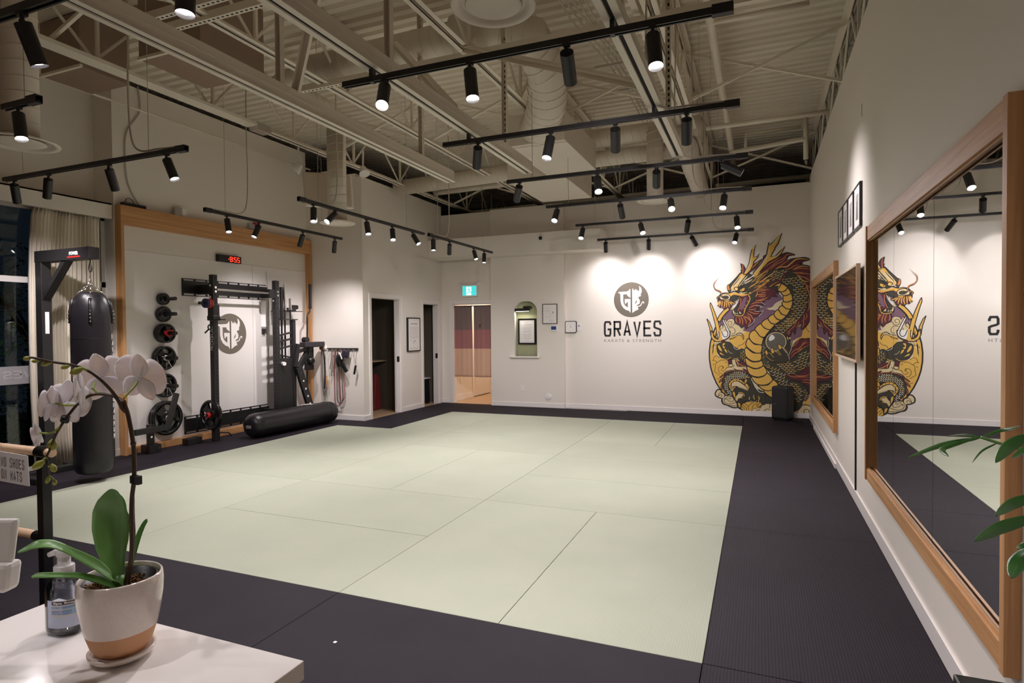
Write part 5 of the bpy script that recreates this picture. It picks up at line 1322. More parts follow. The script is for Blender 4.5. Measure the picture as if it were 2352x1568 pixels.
t = plate('thermostat', 'small white thermostat with a dark blue display right of the niche', 'thermostat', (-3.668, -3.545, yN-.022, yN, 1.463, 1.565), M['white']); MB().box(-3.66, -3.56, yN-.0235, yN-.022, 1.492, 1.558).build('display', mat('blue_display', srgb(30, 36, 66), .2, emit=srgb(70, 90, 150), estr=.25), t)
t = thing('wall_clock', 'rounded square white wall clock with a dark rim beside the niche wall corner', 'clock', (-3.29, YB, 1.54))
def rsq(c, h, r, n=6): return [(c[0]+sx*(h-r)+r*math.cos(a0+PI/2*i/n), c[1]+sz*(h-r)+r*math.sin(a0+PI/2*i/n)) for sx, sz, a0 in ((1, 1, 0), (-1, 1, PI/2), (-1, -1, PI), (1, -1, 1.5*PI)) for i in range(n+1)]
cc = (-3.297, 1.542); MB().prism(rsq(cc, .112, .03), YB-.035, YB, 'y').build('rim', mat('clock_rim', srgb(60, 52, 54), .3), t); MB().prism(rsq(cc, .100, .024), YB-.0358, YB-.03, 'y').build('dial', M['paper'], t)
for k in range(12):
    a = k*PI/6; s_ = str(12 if k == 0 else k)
    text('numeral', s_, .018, (cc[0]+.078*math.sin(a), YB-.0365, cc[1]+.078*math.cos(a)), (PI/2, 0, 0), M['greyink'], t, height=.014, align='C', ext=.0001)
MB().bar((cc[0], YB-.038, cc[1]), (cc[0]-.004, YB-.038, cc[1]+.028), .002, .006, (0, 1, 0)).bar((cc[0], YB-.038, cc[1]), (cc[0]+.012, YB-.038, cc[1]-.018), .002, .006, (0, 1, 0)).build('hand', M['ink'], t)
t = plate('light_switch', 'white switch plate with a small dark button right of the wall clock', 'switch', (-3.185, -3.10, YB-.008, YB, 1.468, 1.612), M['white']); MB().box(-3.155, -3.13, YB-.011, YB-.008, 1.552, 1.572).build('button', M['ink'], t)
t = plate('wall_outlet', 'white power outlet low on the wall beneath the niche', 'outlet', (-4.305, -4.225, yN-.008, yN, .30, .42), M['white']); MB().box(-4.285, -4.245, yN-.0095, yN-.008, .325, .395).build('socket', M['trim'], t, .001)
t = thing('wall_vent', 'small round white vent low on the wall right of the outlet', 'vent', (-3.73, yN, .21)); MB().cyl((-3.73, yN, .21), (-3.73, yN-.02, .21), .062, .055, 28).build('outer_ring', M['white'], t); MB().cyl((-3.73, yN-.02, .21), (-3.73, yN-.026, .21), .035, n=24).build('inner_cap', M['trim'], t)
# loudspeaker standing in the corner
t = thing('loudspeaker', 'black portable loudspeaker standing on the mats in front of the dragon mural', 'loudspeaker', (.345, 10.55, 0))
a = R(-28); ex = Vector((math.cos(a), math.sin(a), 0)); ey = Vector((-math.sin(a), math.cos(a), 0)); c0 = Vector((.345, 10.6, 0))
def rbx(x0, x1, y0, y1, z0, z1): 
    return ((c0+ex*(x0+x1)/2+ey*(y0+y1)/2+Vector((0, 0, (z0+z1)/2))), (ex, ey, (0, 0, 1)), ((x1-x0)/2, (y1-y0)/2, (z1-z0)/2))
MB().obox(*rbx(-.135, .135, -.11, .14, .015, .555)).build('cabinet', M['black'], t, .035)
g = MB().obox(*rbx(-.118, .118, -.119, -.105, .05, .53)).build('grille', mat('speaker_grille', srgb(26, 23, 23), .5, bump=.6, bscale=900), t, .02)
MB().obox(*rbx(-.105, .105, -.09, .11, 0, .02)).build('foot', M['rubber'], t, .004)
q = c0+ey*(-.1205)+ex*(-.06)+Vector((0, 0, .27)); text('speaker_mark', 'JBL', .03, tuple(q), (PI/2, 0, a), M['greyink'], t, height=.022, align='C', ext=.0002)
tag(MB().tube(smooth_path([(.47, 10.62, .012), (.55, 10.45, .008), (.62, 10.5, .008), (.66, 10.3, .008), (.60, 10.2, .008), (.72, 10.05, .008), (.74, 10.3, .008)], 6), .006, 6).build('power_cable', M['rubber']), 'black power cable lying on the mats beside the corner loudspeaker', 'cable')
# window wall: glass, mullions, frosted film, curtain, night planting
XG = -7.45
b = MB(); b.box(XG-.03, XG+.03, -4.2, 4.95, 2.87, 2.95); b.box(XG-.03, XG+.03, -4.2, 4.95, 2.06, 2.125); b.box(XG-.03, XG+.03, -4.2, 4.95, -.04, .035)
for y in (4.9, 2.6, .6, -1.4, -3.4): b.box(XG-.03, XG+.03, y-.03, y+.03, 0, 2.95)
w1 = struct('window_1', b, M['alu'], 'tall window wall with pale frames on the left, night outside')
MB().box(XG-.004, XG+.004, -4.2, 4.9, .03, 2.9).build('pane', M['glass'], w1)
ff = MB().box(XG+.005, XG+.007, -4.2, 4.9, .955, 1.15).build('frosted_film', M['frost'], w1)
stroke_text('film_letters', 'GRAVES', 0, .55, 0, .085, .013, lambda u, v: (XG+.0085, 4.38-u, 1.015+v), M['palegreyink'], ff)
def curtain():
    b = MB(); n = 260; vs = []; zs = [2.93, 2.8, 2.5, 2.0, 1.4, .8, .3, .015]
    for j, z in enumerate(zs):
        k = j/(len(zs)-1)
        for i in range(n+1):
            u = i/n; y = 4.055+(.05*(1-k))*(1-u)+(4.80-4.055-.0*(1-k))*u-.06*(1-u)*math.sin(k*PI)
            ph = u*2*PI*19
            amp = .020+.012*math.sin(u*17+1)+.014*k
            vs.append((-7.345+amp*math.sin(ph+.5*math.sin(u*31)+.25*k*math.sin(u*11))+.02*math.sin(u*9), y+.004*math.cos(ph), z))
    for j in range(len(zs)-1):
        for i in range(n): b.f.append((j*(n+1)+i, j*(n+1)+i+1, (j+1)*(n+1)+i+1, (j+1)*(n+1)+i)); b.m.append(0); b.s.append(True)
    b.v = vs; o = b.build('curtain', M['curtain']); sm = o.modifiers.new('thick', 'SOLIDIFY'); sm.thickness = .002
    tag(o, 'long cream curtain gathered in folds beside the dark window', 'curtain')
curtain()
b = MB(); b.box(-14, -7.62, -6, 12, -.3, -.12); struct('ground_outside', b, mat('dark_paving', srgb(60, 60, 58), .8, noise=.2))
leafm = mat('night_hedge_leaf', srgb(46, 84, 50), .5, noise=.35, nscale=9)
def hedge(cx, cy, h, n, seed, label):
    r = random.Random(seed); t = thing('bush', label, 'bush', (cx, cy, -.12), 'bushes outside the window'); b = MB()
    for k in range(n):
        p = Vector((cx+r.gauss(0, .2), cy+r.uniform(-.6, .6), r.uniform(.0, h))); a = r.uniform(0, 2*PI); e = r.uniform(-.8, .8); L = r.uniform(.04, .09)
        d = Vector((math.cos(a)*math.cos(e), math.sin(a)*math.cos(e), math.sin(e))); s_ = d.cross(Vector((0, 0, 1))).normalized()*L*.32; u = Vector((0, 0, .01))
        b.add([p, p+d*L*.5+s_+u, p+d*L, p+d*L*.5-s_+u], [(0, 1, 2), (0, 2, 3)])
    b.build('foliage', leafm, t)
    b = MB()
    for k in range(5): b.tube([(cx, cy, -.12), (cx+r.uniform(-.2, .2), cy+r.uniform(-.3, .3), h*.5), (cx+r.uniform(-.3, .3), cy+r.uniform(-.6, .6), h*.95)], [.03, .02, .008], 6)
    b.build('branch', mat('bark', srgb(60, 46, 36), .8) if 'bark' not in M else M['bark'], t)
for k, (cx, cy, h) in enumerate(((-8.4, 4.55, 2.6), (-9.3, 3.9, 3.2), (-8.9, 2.4, 2.9))):
    hedge(cx, cy, h, 1500, k, ['dark leafy bush outside the window right beside the curtain', 'tall dark bush outside the window, second from the curtain', 'dark bush outside the window, farthest from the curtain', 'tall dark bush outside hidden partly by the curtain'][k])
# ------------------------------------------------------------------ weight alcove: oak frame and white boards
t = thing('board_frame', 'deep oak frame around the white boards of the weight alcove', 'frame', (XW, 4.93, 0))
F0 = -7.14
MB().box(XW, F0, 4.93, 4.97, 0, 3.055).build('frame_stile', M['oak_z'], t, .002); MB().box(XW, F0, 8.232, 8.272, 0, 3.055).build('frame_stile', M['oak_z'], t, .002)
MB().box(XW, F0+.002, 4.932, 6.76, 2.83, 3.056).build('frame_header', M['oak_y'], t, .002); MB().box(XW, F0+.002, 6.762, 8.27, 2.83, 3.056).build('frame_header', M['oak_y'], t, .002)
MB().box(XW, F0-.04, 4.97, 8.232, 0, .085).build('frame_sill', M['oak_y'], t, .002)
for q, lb in (((4.97, 7.05, .085, 2.53), 'large white wall board behind the weight pegs and the emblem'), ((7.056, 8.232, .085, 2.525), 'white wall board behind the upright bars, right of the joint')):
    tag(MB().box(XW, XW+.010, q[0], q[1], q[2], q[3]).build('backing_board', M['panel'], bevel=.0015), lb, 'board')
MB().box(XW, XW+.004, 4.97, 8.232, 2.534, 2.83).build('upper_board', M['wall'], t)
XB = XW+.010
# digital clock
t = thing('digital_clock', 'black wall timer with red digits reading 8:55 above the weight rack', 'clock', (-7.22, 6.59, 2.57))
MB().box(XB, -7.19, 6.385, 6.80, 2.52, 2.625).build('clock_case', M['blackgloss'], t, .004)
rd = mat('red_led', srgb(255, 60, 40), .4, emit=srgb(255, 50, 34), estr=4)
SEG = {'8': 'abcdefg', '5': 'acdfg'}
def seg7(ch, y, z, w_, h, b):
    th = .0085
    for s in SEG[ch]:
        q = {'a': (y, y+w_, z+h-th, z+h), 'g': (y, y+w_, z+h/2-th/2, z+h/2+th/2), 'd': (y, y+w_, z, z+th), 'f': (y, y+th, z+h/2, z+h), 'b': (y+w_-th, y+w_, z+h/2, z+h), 'e': (y, y+th, z, z+h/2), 'c': (y+w_-th, y+w_, z, z+h/2)}[s]
        b.box(-7.19, -7.1885, q[0]+.001, q[1]-.001, q[2]+.001, q[3]-.001)
for k, (ch, y) in enumerate((('8', 6.59), ('5', 6.665), ('5', 6.725))):
    b = MB(); seg7(ch, y, 2.535, .045, .072, b); b.build('digit', rd, t)
MB().box(-7.19, -7.1885, 6.56, 6.575, 2.566, 2.574).build('dash', rd, t); MB().box(-7.19, -7.1885, 6.645, 6.653, 2.55, 2.558).box(-7.19, -7.1885, 6.645, 6.653, 2.585, 2.593).build('colon', rd, t)
# power bar, plug boxes and cable on top of the header
t = thing('power_bar', 'black power bar lying on the oak header near the window', 'power bar', (-7.19, 5.1, 3.06)); MB().box(-7.22, -7.16, 4.98, 5.28, 3.057, 3.10).build('bar_body', M['rubber'], t, .006)
MB().tube(smooth_path([(-7.19, 5.02, 3.10), (-7.2, 5.06, 3.16), (-7.2, 5.12, 3.15), (-7.19, 5.14, 3.10)], 5), .004, 6).build('loop_cable', M['rubber'], t)
tag(MB().tube(smooth_path([(-7.21, 5.22, 3.10), (-7.235, 5.10, 3.35), (-7.235, 5.07, 3.7), (-7.235, 5.10, 4.0), (-7.235, 5.27, 4.3), (-7.235, 5.25, 4.6)], 8), .009, 7).build('wall_cable', M['zinc']), 'grey cable climbing the wall from the power bar', 'cable')
for k, (a, c, m_, lb) in enumerate(((5.70, 5.80, 'steel', 'grey metal outlet box standing on the oak header'), (5.805, 5.87, 'white', 'white plug adapter beside the grey outlet box on the header'))):
    tag(MB().box(-7.24, -7.18, a, c, 3.058, 3.17).build('outlet_box', M[m_], bevel=.004), lb, 'outlet box')
t = thing('fire_pull', 'small red and grey device on the wall above the oak header', 'alarm', (-7.23, 7.0, 3.1)); MB().box(-7.25, -7.20, 6.98, 7.08, 3.08, 3.16).build('grey_box', M['steel'], t, .003); MB().box(-7.25, -7.19, 7.085, 7.17, 3.08, 3.19).build('red_case', M['red'], t, .006)
# recessed socket on the board with a thin cable
t = thing('wall_outlet', 'recessed white media outlet on the board beside the emblem', 'outlet', (XB, 7.27, 1.5)); MB().box(XB, XB+.006, 7.19, 7.36, 1.43, 1.605).build('plate', M['white'], t, .002); MB().box(XB+.006, XB+.008, 7.215, 7.335, 1.46, 1.58).build('recess', M['greyink'], t); MB().box(XB+.006, XB+.05, 7.22, 7.27, 1.48, 1.55).build('plug', M['black'], t, .004)
tag(MB().tube([(XB+.004, 7.33, 2.46), (XB+.004, 7.36, 2.2), (XB+.004, 7.37, 1.75), (XB+.02, 7.35, 1.62), (XB+.02, 7.32, 1.58)], .0035, 6).build('thin_cable', M['zinc']), 'thin cable running down the board joint to the outlet', 'cable')

# ------------------------------------------------------------------ weight plates
def lathe_ax(b, prof, c, ax, n=40):
    """prof (radius, distance along ax)"""
    ax = Vector(ax).normalized(); tv = Vector((0, 0, 1)) if abs(ax.z) < .9 else Vector((1, 0, 0)); u = ax.cross(tv).normalized(); v = ax.cross(u); c = Vector(c)
    vs = [c+ax*d+(u*math.cos(2*PI*k/n)+v*math.sin(2*PI*k/n))*r for r, d in prof for k in range(n)]
    b.add(vs, [(i*n+k, i*n+(k+1) % n, (i+1)*n+(k+1) % n, (i+1)*n+k) for i in range(len(prof)-1) for k in range(n)], True); return b
def plate_disc(name, label, c, ax, r, th, mt, grips=True, group='weight plates', bore=.026, rot=.5):
    ax = Vector(ax).normalized(); c = Vector(c); t = thing(name, label, 'weight plate', tuple(c), group)
    if grips:
        b = lathe_ax(MB(), [(r*.80, 0), (r*.97, 0), (r, th*.2), (r, th*.8), (r*.97, th), (r*.86, th), (r*.80, th*.8), (r*.80, 0)], c, ax); b.build('rim', mt, t)
        b = lathe_ax(MB(), [(bore, 0), (r*.40, 0), (r*.44, th*.15), (r*.42, th*.75), (r*.22, th*.95), (bore*1.3, th), (bore, th), (bore, 0)], c, ax); b.build('hub', mt, t)
        tv = Vector((0, 0, 1)); u = ax.cross(tv).normalized(); v = ax.cross(u)
        for k in range(3):
            a = 2*PI*k/3+rot; N = 8; vs = []
            for rr, hw in ((r*.36, .62), (r*.50, .50), (r*.66, .44), (r*.84, .50)):
                for s in (-1, 1):
                    for d in (th*.12, th*.78): vs.append(c+ax*d+(u*math.cos(a+s*hw)+v*math.sin(a+s*hw))*rr)
            fs = []
            for i in range(3):
                o_ = i*4; fs += [(o_, o_+2, o_+6, o_+4), (o_+1, o_+5, o_+7, o_+3), (o_, o_+4, o_+5, o_+1), (o_+2, o_+3, o_+7, o_+6)]
            MB().add(vs, fs).build('spoke', mt, t)
        b = lathe_ax(MB(), [(bore*1.02, th*1.0), (bore*1.45, th*1.0), (bore*1.45, th*1.05), (bore*1.02, th*1.05)], c, ax, 28); b.build('steel_ring', M['steel'], t)
    else:
        b = lathe_ax(MB(), [(bore, 0), (r*.9, 0), (r, th*.2), (r, th*.8), (r*.93, th), (r*.80, th*.78), (r*.42, th*.78), (r*.36, th), (bore, th), (bore, 0)], c, ax); b.build('plate_body', mt, t)
    return t
YP = 5.51
pegs = [(1.94, [.078, .078], False), (1.742, [.10, .10], False), (1.492, [.125, .125, .125], False), (1.17, [.157, .157], True), (.81, [.157, .157], True), (.383, [.225, .225], True)]
ON = ['top peg', 'second peg from the top', 'third peg from the top', 'fourth peg from the top', 'fifth peg from the top', 'lowest peg']
for i, (z, rs, gr) in enumerate(pegs):
    t = thing('weight_peg', f'black wall peg for plates, the {ON[i]}', 'peg', (XB, YP, z), 'plate pegs in a column on the white board')
    MB().cyl((XB+.008, YP, z), (-6.965, YP, z), .024, n=20).build('peg_bar', M['rubber'], t); MB().box(XB, XB+.008, YP-.04, YP+.04, z-.04, z+.04).build('peg_base', M['black'], t)
    x = XB+.012
    for k, r in enumerate(rs):
        th = .034 if r < .2 else .04
        plate_disc('weight_plate', f'black rubber plate on the {ON[i]}, {["next to the wall", "outermost of two" if len(rs) == 2 else "in the middle", "outermost of three"][k]}', (x, YP, z), (1, 0, 0), r, th, M['blackgloss'], gr or r > .12, bore=.026, rot=.4+i); x += th+.002
    if i == 2:
        t = thing('collar_clamp', 'red plastic bar collar on the third peg from the top', 'collar', (x, YP, z)); b = lathe_ax(MB(), [(.026, 0), (.045, 0), (.045, .03), (.026, .03), (.026, 0)], (x, YP, z), (1, 0, 0), 24); b.build('collar_ring', M['red'], t)
        MB().box(x+.004, x+.03, YP-.065, YP-.03, z-.015, z+.035).box(x+.004, x+.03, YP+.01, YP+.06, z+.02, z+.045).build('lever', M['red'], t, .004)
    if i in (3, 4):
        t = thing('spring_collar', f'chrome spring collar hanging on the {ON[i]}', 'collar', (x, YP, z), 'chrome spring collars')
        pts = [(x+.003+.02*k/24, YP+.029*math.cos(2*PI*k/10), z+.029*math.sin(2*PI*k/10)) for k in range(25)]
        MB().tube(pts, .003, 6).build('coil', M['chrome'], t)
        for s in (-.15, .55): MB().cyl((x+.012, YP+.02*s, z-.028), (x+.02, YP+.11*s, z-.125), .004, n=8).build('handle', M['chrome'], t)
# ------------------------------------------------------------------ wall mounted rack
t = rack = thing('weight_rack', 'black wall mounted weight rack with two perforated uprights and a pull-up bar', 'weight rack', (-6.93, 6.06, 0))
holes = mat('rack_hole', srgb(8, 8, 8), .9); whitehole = M['panel']
for z0, z1 in ((2.0, 2.24), (.112, .355)):
    b = MB(); b.box(XB, XB+.03, 5.82, 7.325, z0+.035, z1-.035); b.box(XB, XB+.006, 5.82, 7.325, z0, z0+.010); b.box(XB, XB+.006, 5.82, 7.325, z1-.010, z1)
    y = 5.82
    while y < 7.3: b.box(XB, XB+.006, y, min(y+.03, 7.325), z0+.01, z0+.035); b.box(XB, XB+.006, y, min(y+.03, 7.325), z1-.035, z1-.01); y += .19
    b.box(XB+.03, XB+.034, 5.82, 7.325, z0+.035, z0+.045); b.box(XB+.03, XB+.034, 5.82, 7.325, z1-.045, z1-.035)
    b.build('wall_plate', M['black'], t)
stroke_text('plate_letters', 'ROGUE', 6.70, 7.05, .205, .265, .006, lambda u, v: (XB+.0316, u, v), M['steel'], rack, gap=.35)
for k, y0 in enumerate((6.025, 7.175)):
    x0, x1 = -6.97, -6.895; y1 = y0+.075
    up = MB().box(x0, x1, y0, y1, 0, 2.29).build('upright', M['black'], t, .004)
    b = MB(); z = .10
    while z < 2.25:
        b.cyl((x0+.037, y0-.0006, z), (x0+.037, y0-.0002, z), .0085, n=10); b.cyl((x1+.0002, y0+.037, z), (x1+.0006, y0+.037, z), .0085, n=10); z += .05 if z < 1.1 else .0762
    b.build('hole_row', holes, up)
    MB().cyl((x1, y0+.037, 2.115), (x1+.012, y0+.037, 2.115), .017, n=16).build('bolt', M['chrome'], up); MB().cyl((x1, y0+.037, 2.06), (x1+.012, y0+.037, 2.06), .017, n=16).build('bolt', M['chrome'], up)
    MB().cyl((x0+.037, y0-.012, 2.14), (x0+.037, y0, 2.14), .016, n=16).build('bolt', M['chrome'], up); MB().cyl((x0+.037, y0-.012, 1.98), (x0+.037, y0, 1.98), .016, n=16).build('bolt', M['chrome'], up)
    for z in (2.09, .235): MB().box(XB+.03, x0, y0+.01, y0+.065, z-.065, z+.065).build('arm', M['black'], t, .003)
MB().cyl((-6.93, 6.10, 2.09), (-6.93, 7.175, 2.09), .016, n=16).build('pull_up_bar', M['steel'], t)
MB().box(-6.94, -6.90, 7.06, 7.175, 2.02, 2.15).build('bar_bracket', M['black'], t)
stroke_text('upright_letters', 'ROGUE', 0, .34, 0, .05, .007, lambda u, v: (-6.957+.05-v, 6.0245, 1.25+u), M['white'], rack, gap=.25)
t = thing('hook_attachment', 'black bar catch clamped on the nearer upright of the rack', 'rack attachment', (-6.93, 6.06, 1.7)); MB().box(-6.985, -6.88, 6.01, 6.115, 1.66, 1.88).build('sleeve', M['black'], t, .004); MB().box(-6.88, -6.76, 6.03, 6.11, 1.665, 1.68).build('catch_arm', M['black'], t, .002); MB().box(-6.99, -6.87, 6.0, 6.12, 1.66, 1.73).build('grip_block', M['rubber'], t, .01)
t = thing('spring_clamp', 'black spring clamp hanging on the nearer upright of the rack', 'clamp', (-6.95, 5.98, 1.57))
MB().tube([(-6.93+.028*math.cos(a*PI/8), 5.99, 1.57+.032*math.sin(a*PI/8)) for a in range(15)], .009, 8).build('clamp_ring', M['rubber'], t); MB().cyl((-6.94, 5.99, 1.545), (-6.985, 5.96, 1.49), .011, n=10).build('grip', M['rubber'], t)
t = thing('plate_pin', 'short black peg on the nearer upright holding small coloured plates', 'peg', (-6.93, 5.9, 1.9)); MB().cyl((-6.935, 6.02, 1.895), (-6.935, 5.84, 1.895), .013, n=16).build('pin_bar', M['rubber'], t)
MB().cyl((-6.935, 5.87, 1.895), (-6.935, 5.835, 1.895), .02, n=16).build('knob', M['rubber'], t)
for k, (c, nm) in enumerate(((srgb(190, 60, 56), 'red'), (srgb(196, 70, 64), 'light red'), (srgb(36, 44, 92), 'dark blue'))):
    plate_disc('change_plate', f'small {nm} change plate on the nearer upright of the rack', (-6.935, 6.018-.034*k, 1.895), (0, -1, 0), .066, .028, mat('plate_'+nm.replace(' ', '_'), c, .35), False, 'small coloured change plates', .014)
plate_disc('weight_plate', 'black grip plate with a red collar low on the nearer rack upright', (-6.94, 6.02, .37), (-.05, -1, 0), .205, .045, M['blackgloss'], True, rot=1.3)
t = thing('collar_clamp', 'red bar collar on the plate low on the nearer rack upright', 'collar', (-6.94, 5.95, .37)); lathe_ax(MB(), [(.018, 0), (.038, 0), (.042, .02), (.036, .045), (.018, .045), (.018, 0)], (-6.942, 5.975, .37), (0, -1, 0), 12).build('collar_ring', M['red'], t); MB().cyl((-6.94, 6.0, .37), (-6.945, 5.925, .37), .018, n=14).build('peg_end', M['rubber'], t)
t = thing('floor_pin', 'black pin lever at the foot of the nearer rack upright', 'pin', (-6.86, 6.15, .1)); MB().cyl((-6.9, 6.08, .12), (-6.84, 6.2, .10), .01, n=10).cyl((-6.84, 6.2, .10), (-6.83, 6.23, .045), .008, n=10).build('pin_body', M['rubber'], t)
t = box_thing('step_block', 'small black block on the mats left of the rack', 'block', (-7.11, -7.0, 5.68, 5.9, 0, .085), M['black'], .006)
# landmine style arm with its base
t = thing('rig_arm', 'black jointed steel arm on a short post beside the lowest plates', 'rack attachment', (-7.05, 5.2, 0))
MB().box(-7.12, -6.96, 5.11, 5.27, 0, .105).build('base_box', M['black'], t, .004); MB().box(-7.03, -6.975, 5.12, 5.19, .105, .36).build('post', M['black'], t, .003)
MB().bar((-6.93, 4.90, .30), (-6.93, 5.34, .305), .05, .07).build('cross_arm', M['black'], t, .003); MB().bar((-6.93, 5.33, .28), (-6.93, 5.47, .72), .045, .06, (0, 1, 0)).build('raised_arm', M['black'], t, .003)
for z in (.33, .21): MB().cyl((-6.975, 5.14, z), (-6.96, 5.14, z), .014, n=14).build('bolt', M['chrome'], t)
MB().cyl((-6.955, 5.23, .06), (-6.945, 5.23, .06), .01, n=12).build('bolt', M['chrome'], t)
# ------------------------------------------------------------------ upright bars and storage between rack and alcove end
def vbar(name, label, x, y, segs, cat='barbell'):
    t = thing(name, label, cat, (x, y, 0), 'bars standing beside the rack')
    for nm, z0, z1, r, m_ in segs: MB().cyl((x, y, z0), (x, y, z1), r, n=20).build(nm, M[m_], t)
    return t
vbar('barbell', 'barbell with a thick black sleeve standing nearest the rack', -6.96, 7.36, (('sleeve', 1.70, 2.20, .028, 'rubber'), ('collar', 1.69, 1.71, .036, 'rubber'), ('shaft', .25, 1.69, .015, 'rubber'), ('sleeve', .02, .25, .026, 'rubber')))
vbar('barbell', 'tall barbell with a chrome sleeve standing beside the rack', -6.98, 7.45, (('sleeve', 1.86, 2.26, .025, 'chrome'), ('collar', 1.84, 1.86, .034, 'chrome'), ('shaft', .42, 1.84, .014, 'rubber'), ('sleeve', .02, .42, .025, 'steel')))
vbar('barbell', 'shorter bar with a chrome sleeve standing third from the rack', -6.96, 7.55, (('sleeve', 1.86, 2.03, .022, 'chrome'), ('collar', 1.845, 1.86, .030, 'chrome'), ('shaft', .3, 1.845, .013, 'rubber'), ('sleeve', .02, .3, .022, 'steel')))
t = thing('bar_holder', 'black ladder shaped bar holder with slanted rungs beside the rack', 'rack attachment', (-6.93, 7.45, 0))
MB().box(-6.95, -6.89, 7.53, 7.59, .02, 1.69).build('holder_post', M['black'], t, .003)
MB().box(-6.98, -6.86, 7.25, 7.61, 1.685, 1.70).build('top_plate', M['black'], t)
for k, z in enumerate((1.44, 1.34, 1.23)): MB().bar((-6.93, 7.25, z), (-6.92, 7.54, z+.05), .02, .028).build('rung', M['black'], t)
for k, z in enumerate((1.10, .97, .86, .74, .62, .5)): MB().bar((-6.93, 7.25, z+.04), (-6.92, 7.54, z-.02), .02, .022).build('rung', M['rubber'], t)
MB().box(-6.99, -6.90, 7.25, 7.54, .03, 1.08).build('dark_back', M['black'], t, .004)
MB().cyl((-6.90, 7.30, 1.0), (-6.84, 7.28, 1.0), .03, n=20).build('white_knob', M['white'], t)
t = thing('wall_shelf', 'thin black shelf on the board beside the chrome bars', 'shelf', (-7.1, 7.6, 1.83)); MB().box(XB, -6.98, 7.42, 7.86, 1.825, 1.835).build('shelf_plate', M['black'], t)
t = thing('cable_handle', 'black grip handle lying on the thin wall shelf', 'handle', (-7.05, 7.7, 1.84)); MB().box(-7.14, -6.99, 7.55, 7.72, 1.836, 1.885).build('handle_base', M['rubber'], t, .006); MB().cyl((-7.05, 7.66, 1.90), (-7.05, 7.80, 1.90), .035, n=16).build('grip', M['rubber'], t)
# curl bar standing at the right stile
t = thing('curl_bar', 'black cambered curl bar standing against the oak stile of the alcove', 'barbell', (-6.95, 7.98, 0), 'bars standing beside the rack')
MB().cyl((-6.95, 8.0, 1.90), (-6.95, 8.005, 2.29), .025, n=20).build('sleeve', M['rubber'], t); MB().cyl((-6.95, 7.93, .05), (-6.95, 7.945, .43), .025, n=20).build('sleeve', M['rubber'], t)
MB().cyl((-6.95, 8.0, 1.885), (-6.95, 8.0, 1.90), .033, n=20).build('collar', M['rubber'], t)
MB().tube(smooth_path([(-6.95, 8.0, 1.885), (-6.95, 7.985, 1.83), (-6.95, 7.93, 1.76), (-6.95, 7.925, 1.6), (-6.95, 7.90, .62), (-6.95, 7.905, .54), (-6.95, 7.945, .46), (-6.95, 7.945, .43)], 5), .014, 12).build('shaft', M['rubber'], t)
# back extension bench folded upright
t = thing('back_extension_bench', 'black back extension bench with pads and rollers standing folded beside the alcove end', 'bench', (-6.85, 7.8, 0))
ls = (-.03, 1, 0)
MB().bar((-6.86, 7.60, .93), (-6.80, 7.86, .10), .05, .13, (0, 1, 0)).build('leg_plate', M['black'], t, .004)
b = MB()
for k in range(6):
    u = k/5; p = Vector((-6.83+.0, 7.63+.2*u, .80-.60*u)); b.sphere(p+Vector((.0, -.0, 0)), .021, 10, 8, (.05, .6, 1.1))
for k in range(6):
    u = k/5; p = Vector((-6.834+.052*u, 7.635+.19*u, .82-.62*u)); 
    MB().cyl(p, p+Vector((.006, 0, 0)), .018, n=14).build('plate_hole', M['panel'], t)
MB().bar((-6.86, 7.60, .90), (-6.90, 7.86, 1.16), .05, .10, (0, 0, 1)).build('upper_frame', M['black'], t, .004); MB().bar((-6.88, 7.55, .93), (-6.88, 7.62, 1.30), .05, .07, (0, 1, 0)).build('hinge_frame', M['black'], t, .004)
MB().bar((-6.9, 7.60, 1.17), (-6.9, 7.88, 1.22), .05, .06).build('side_frame', M['black'], t, .004)
MB().box(-6.96, -6.86, 7.85, 7.97, .86, 1.24).build('pad_frame', M['black'], t, .006)
MB().box(-6.92, -6.80, 7.70, 8.18, 1.24, 1.328).build('long_pad', M['vinyl'], t, .012)
MB().cyl((-6.92, 7.80, 1.36), (-6.84, 7.80, 1.36), .05, n=20).build('foot_roller', M['rubber'], t)
MB().sphere((-6.86, 7.885, 1.015), .072, 20, 14).build('hip_roller', M['blackgloss'], t)
MB().cyl((-6.86, 7.93, .94), (-6.86, 7.95, 1.2), .012).build('adjust_post', M['rubber'], t)
# ------------------------------------------------------------------ hanging hooks with straps on the alcove end wall
YE = 8.28
t = thing('hook_rail', 'black wall rail with hooks on the alcove end wall', 'hook rail', (-6.5, YE, 1.2)); MB().box(-6.93, -6.19, YE-.02, YE, 1.18, 1.215).build('rail_body', M['black'], t, .002)
for k in range(9):
    x = -6.90+k*.085; MB().tube([(x, YE-.02, 1.19), (x, YE-.10, 1.185), (x, YE-.12, 1.20)], .004, 6).build('hook', M['steel'], t)
def strap(name, label, cat, pts, r, m_, flatw=None):
    return tag(MB().tube(smooth_path(pts, 6), r, 6).build(name, m_), label, cat, 'straps and ropes hung on the hook rail')
for k, (x, zb, m_, lb) in enumerate(((-6.60, .24, mat('band_red', srgb(126, 52, 56), .6), 'long dark red resistance band looped on the hook rail'), (-6.56, .28, mat('band_grey', srgb(70, 62, 66), .6), 'long grey resistance band looped beside the dark red one'), (-6.53, .33, mat('band_pink', srgb(168, 108, 104), .6), 'faded pink resistance band inside the grey loop'))):
    y = YE-.07+.012*k; strap('resistance_band', lb, 'resistance band', [(x, y, 1.19), (x-.03, y, 1.05), (x-.035, y, .6), (x-.03, y, zb+.07), (x+.02, y, zb), (x+.08, y, zb+.06), (x+.075, y, .6), (x+.05, y, 1.05), (x+.02, y, 1.19)], .007, m_)
ropem = mat('speckled_rope', srgb(120, 112, 106), .8, noise=.8, nscale=160)
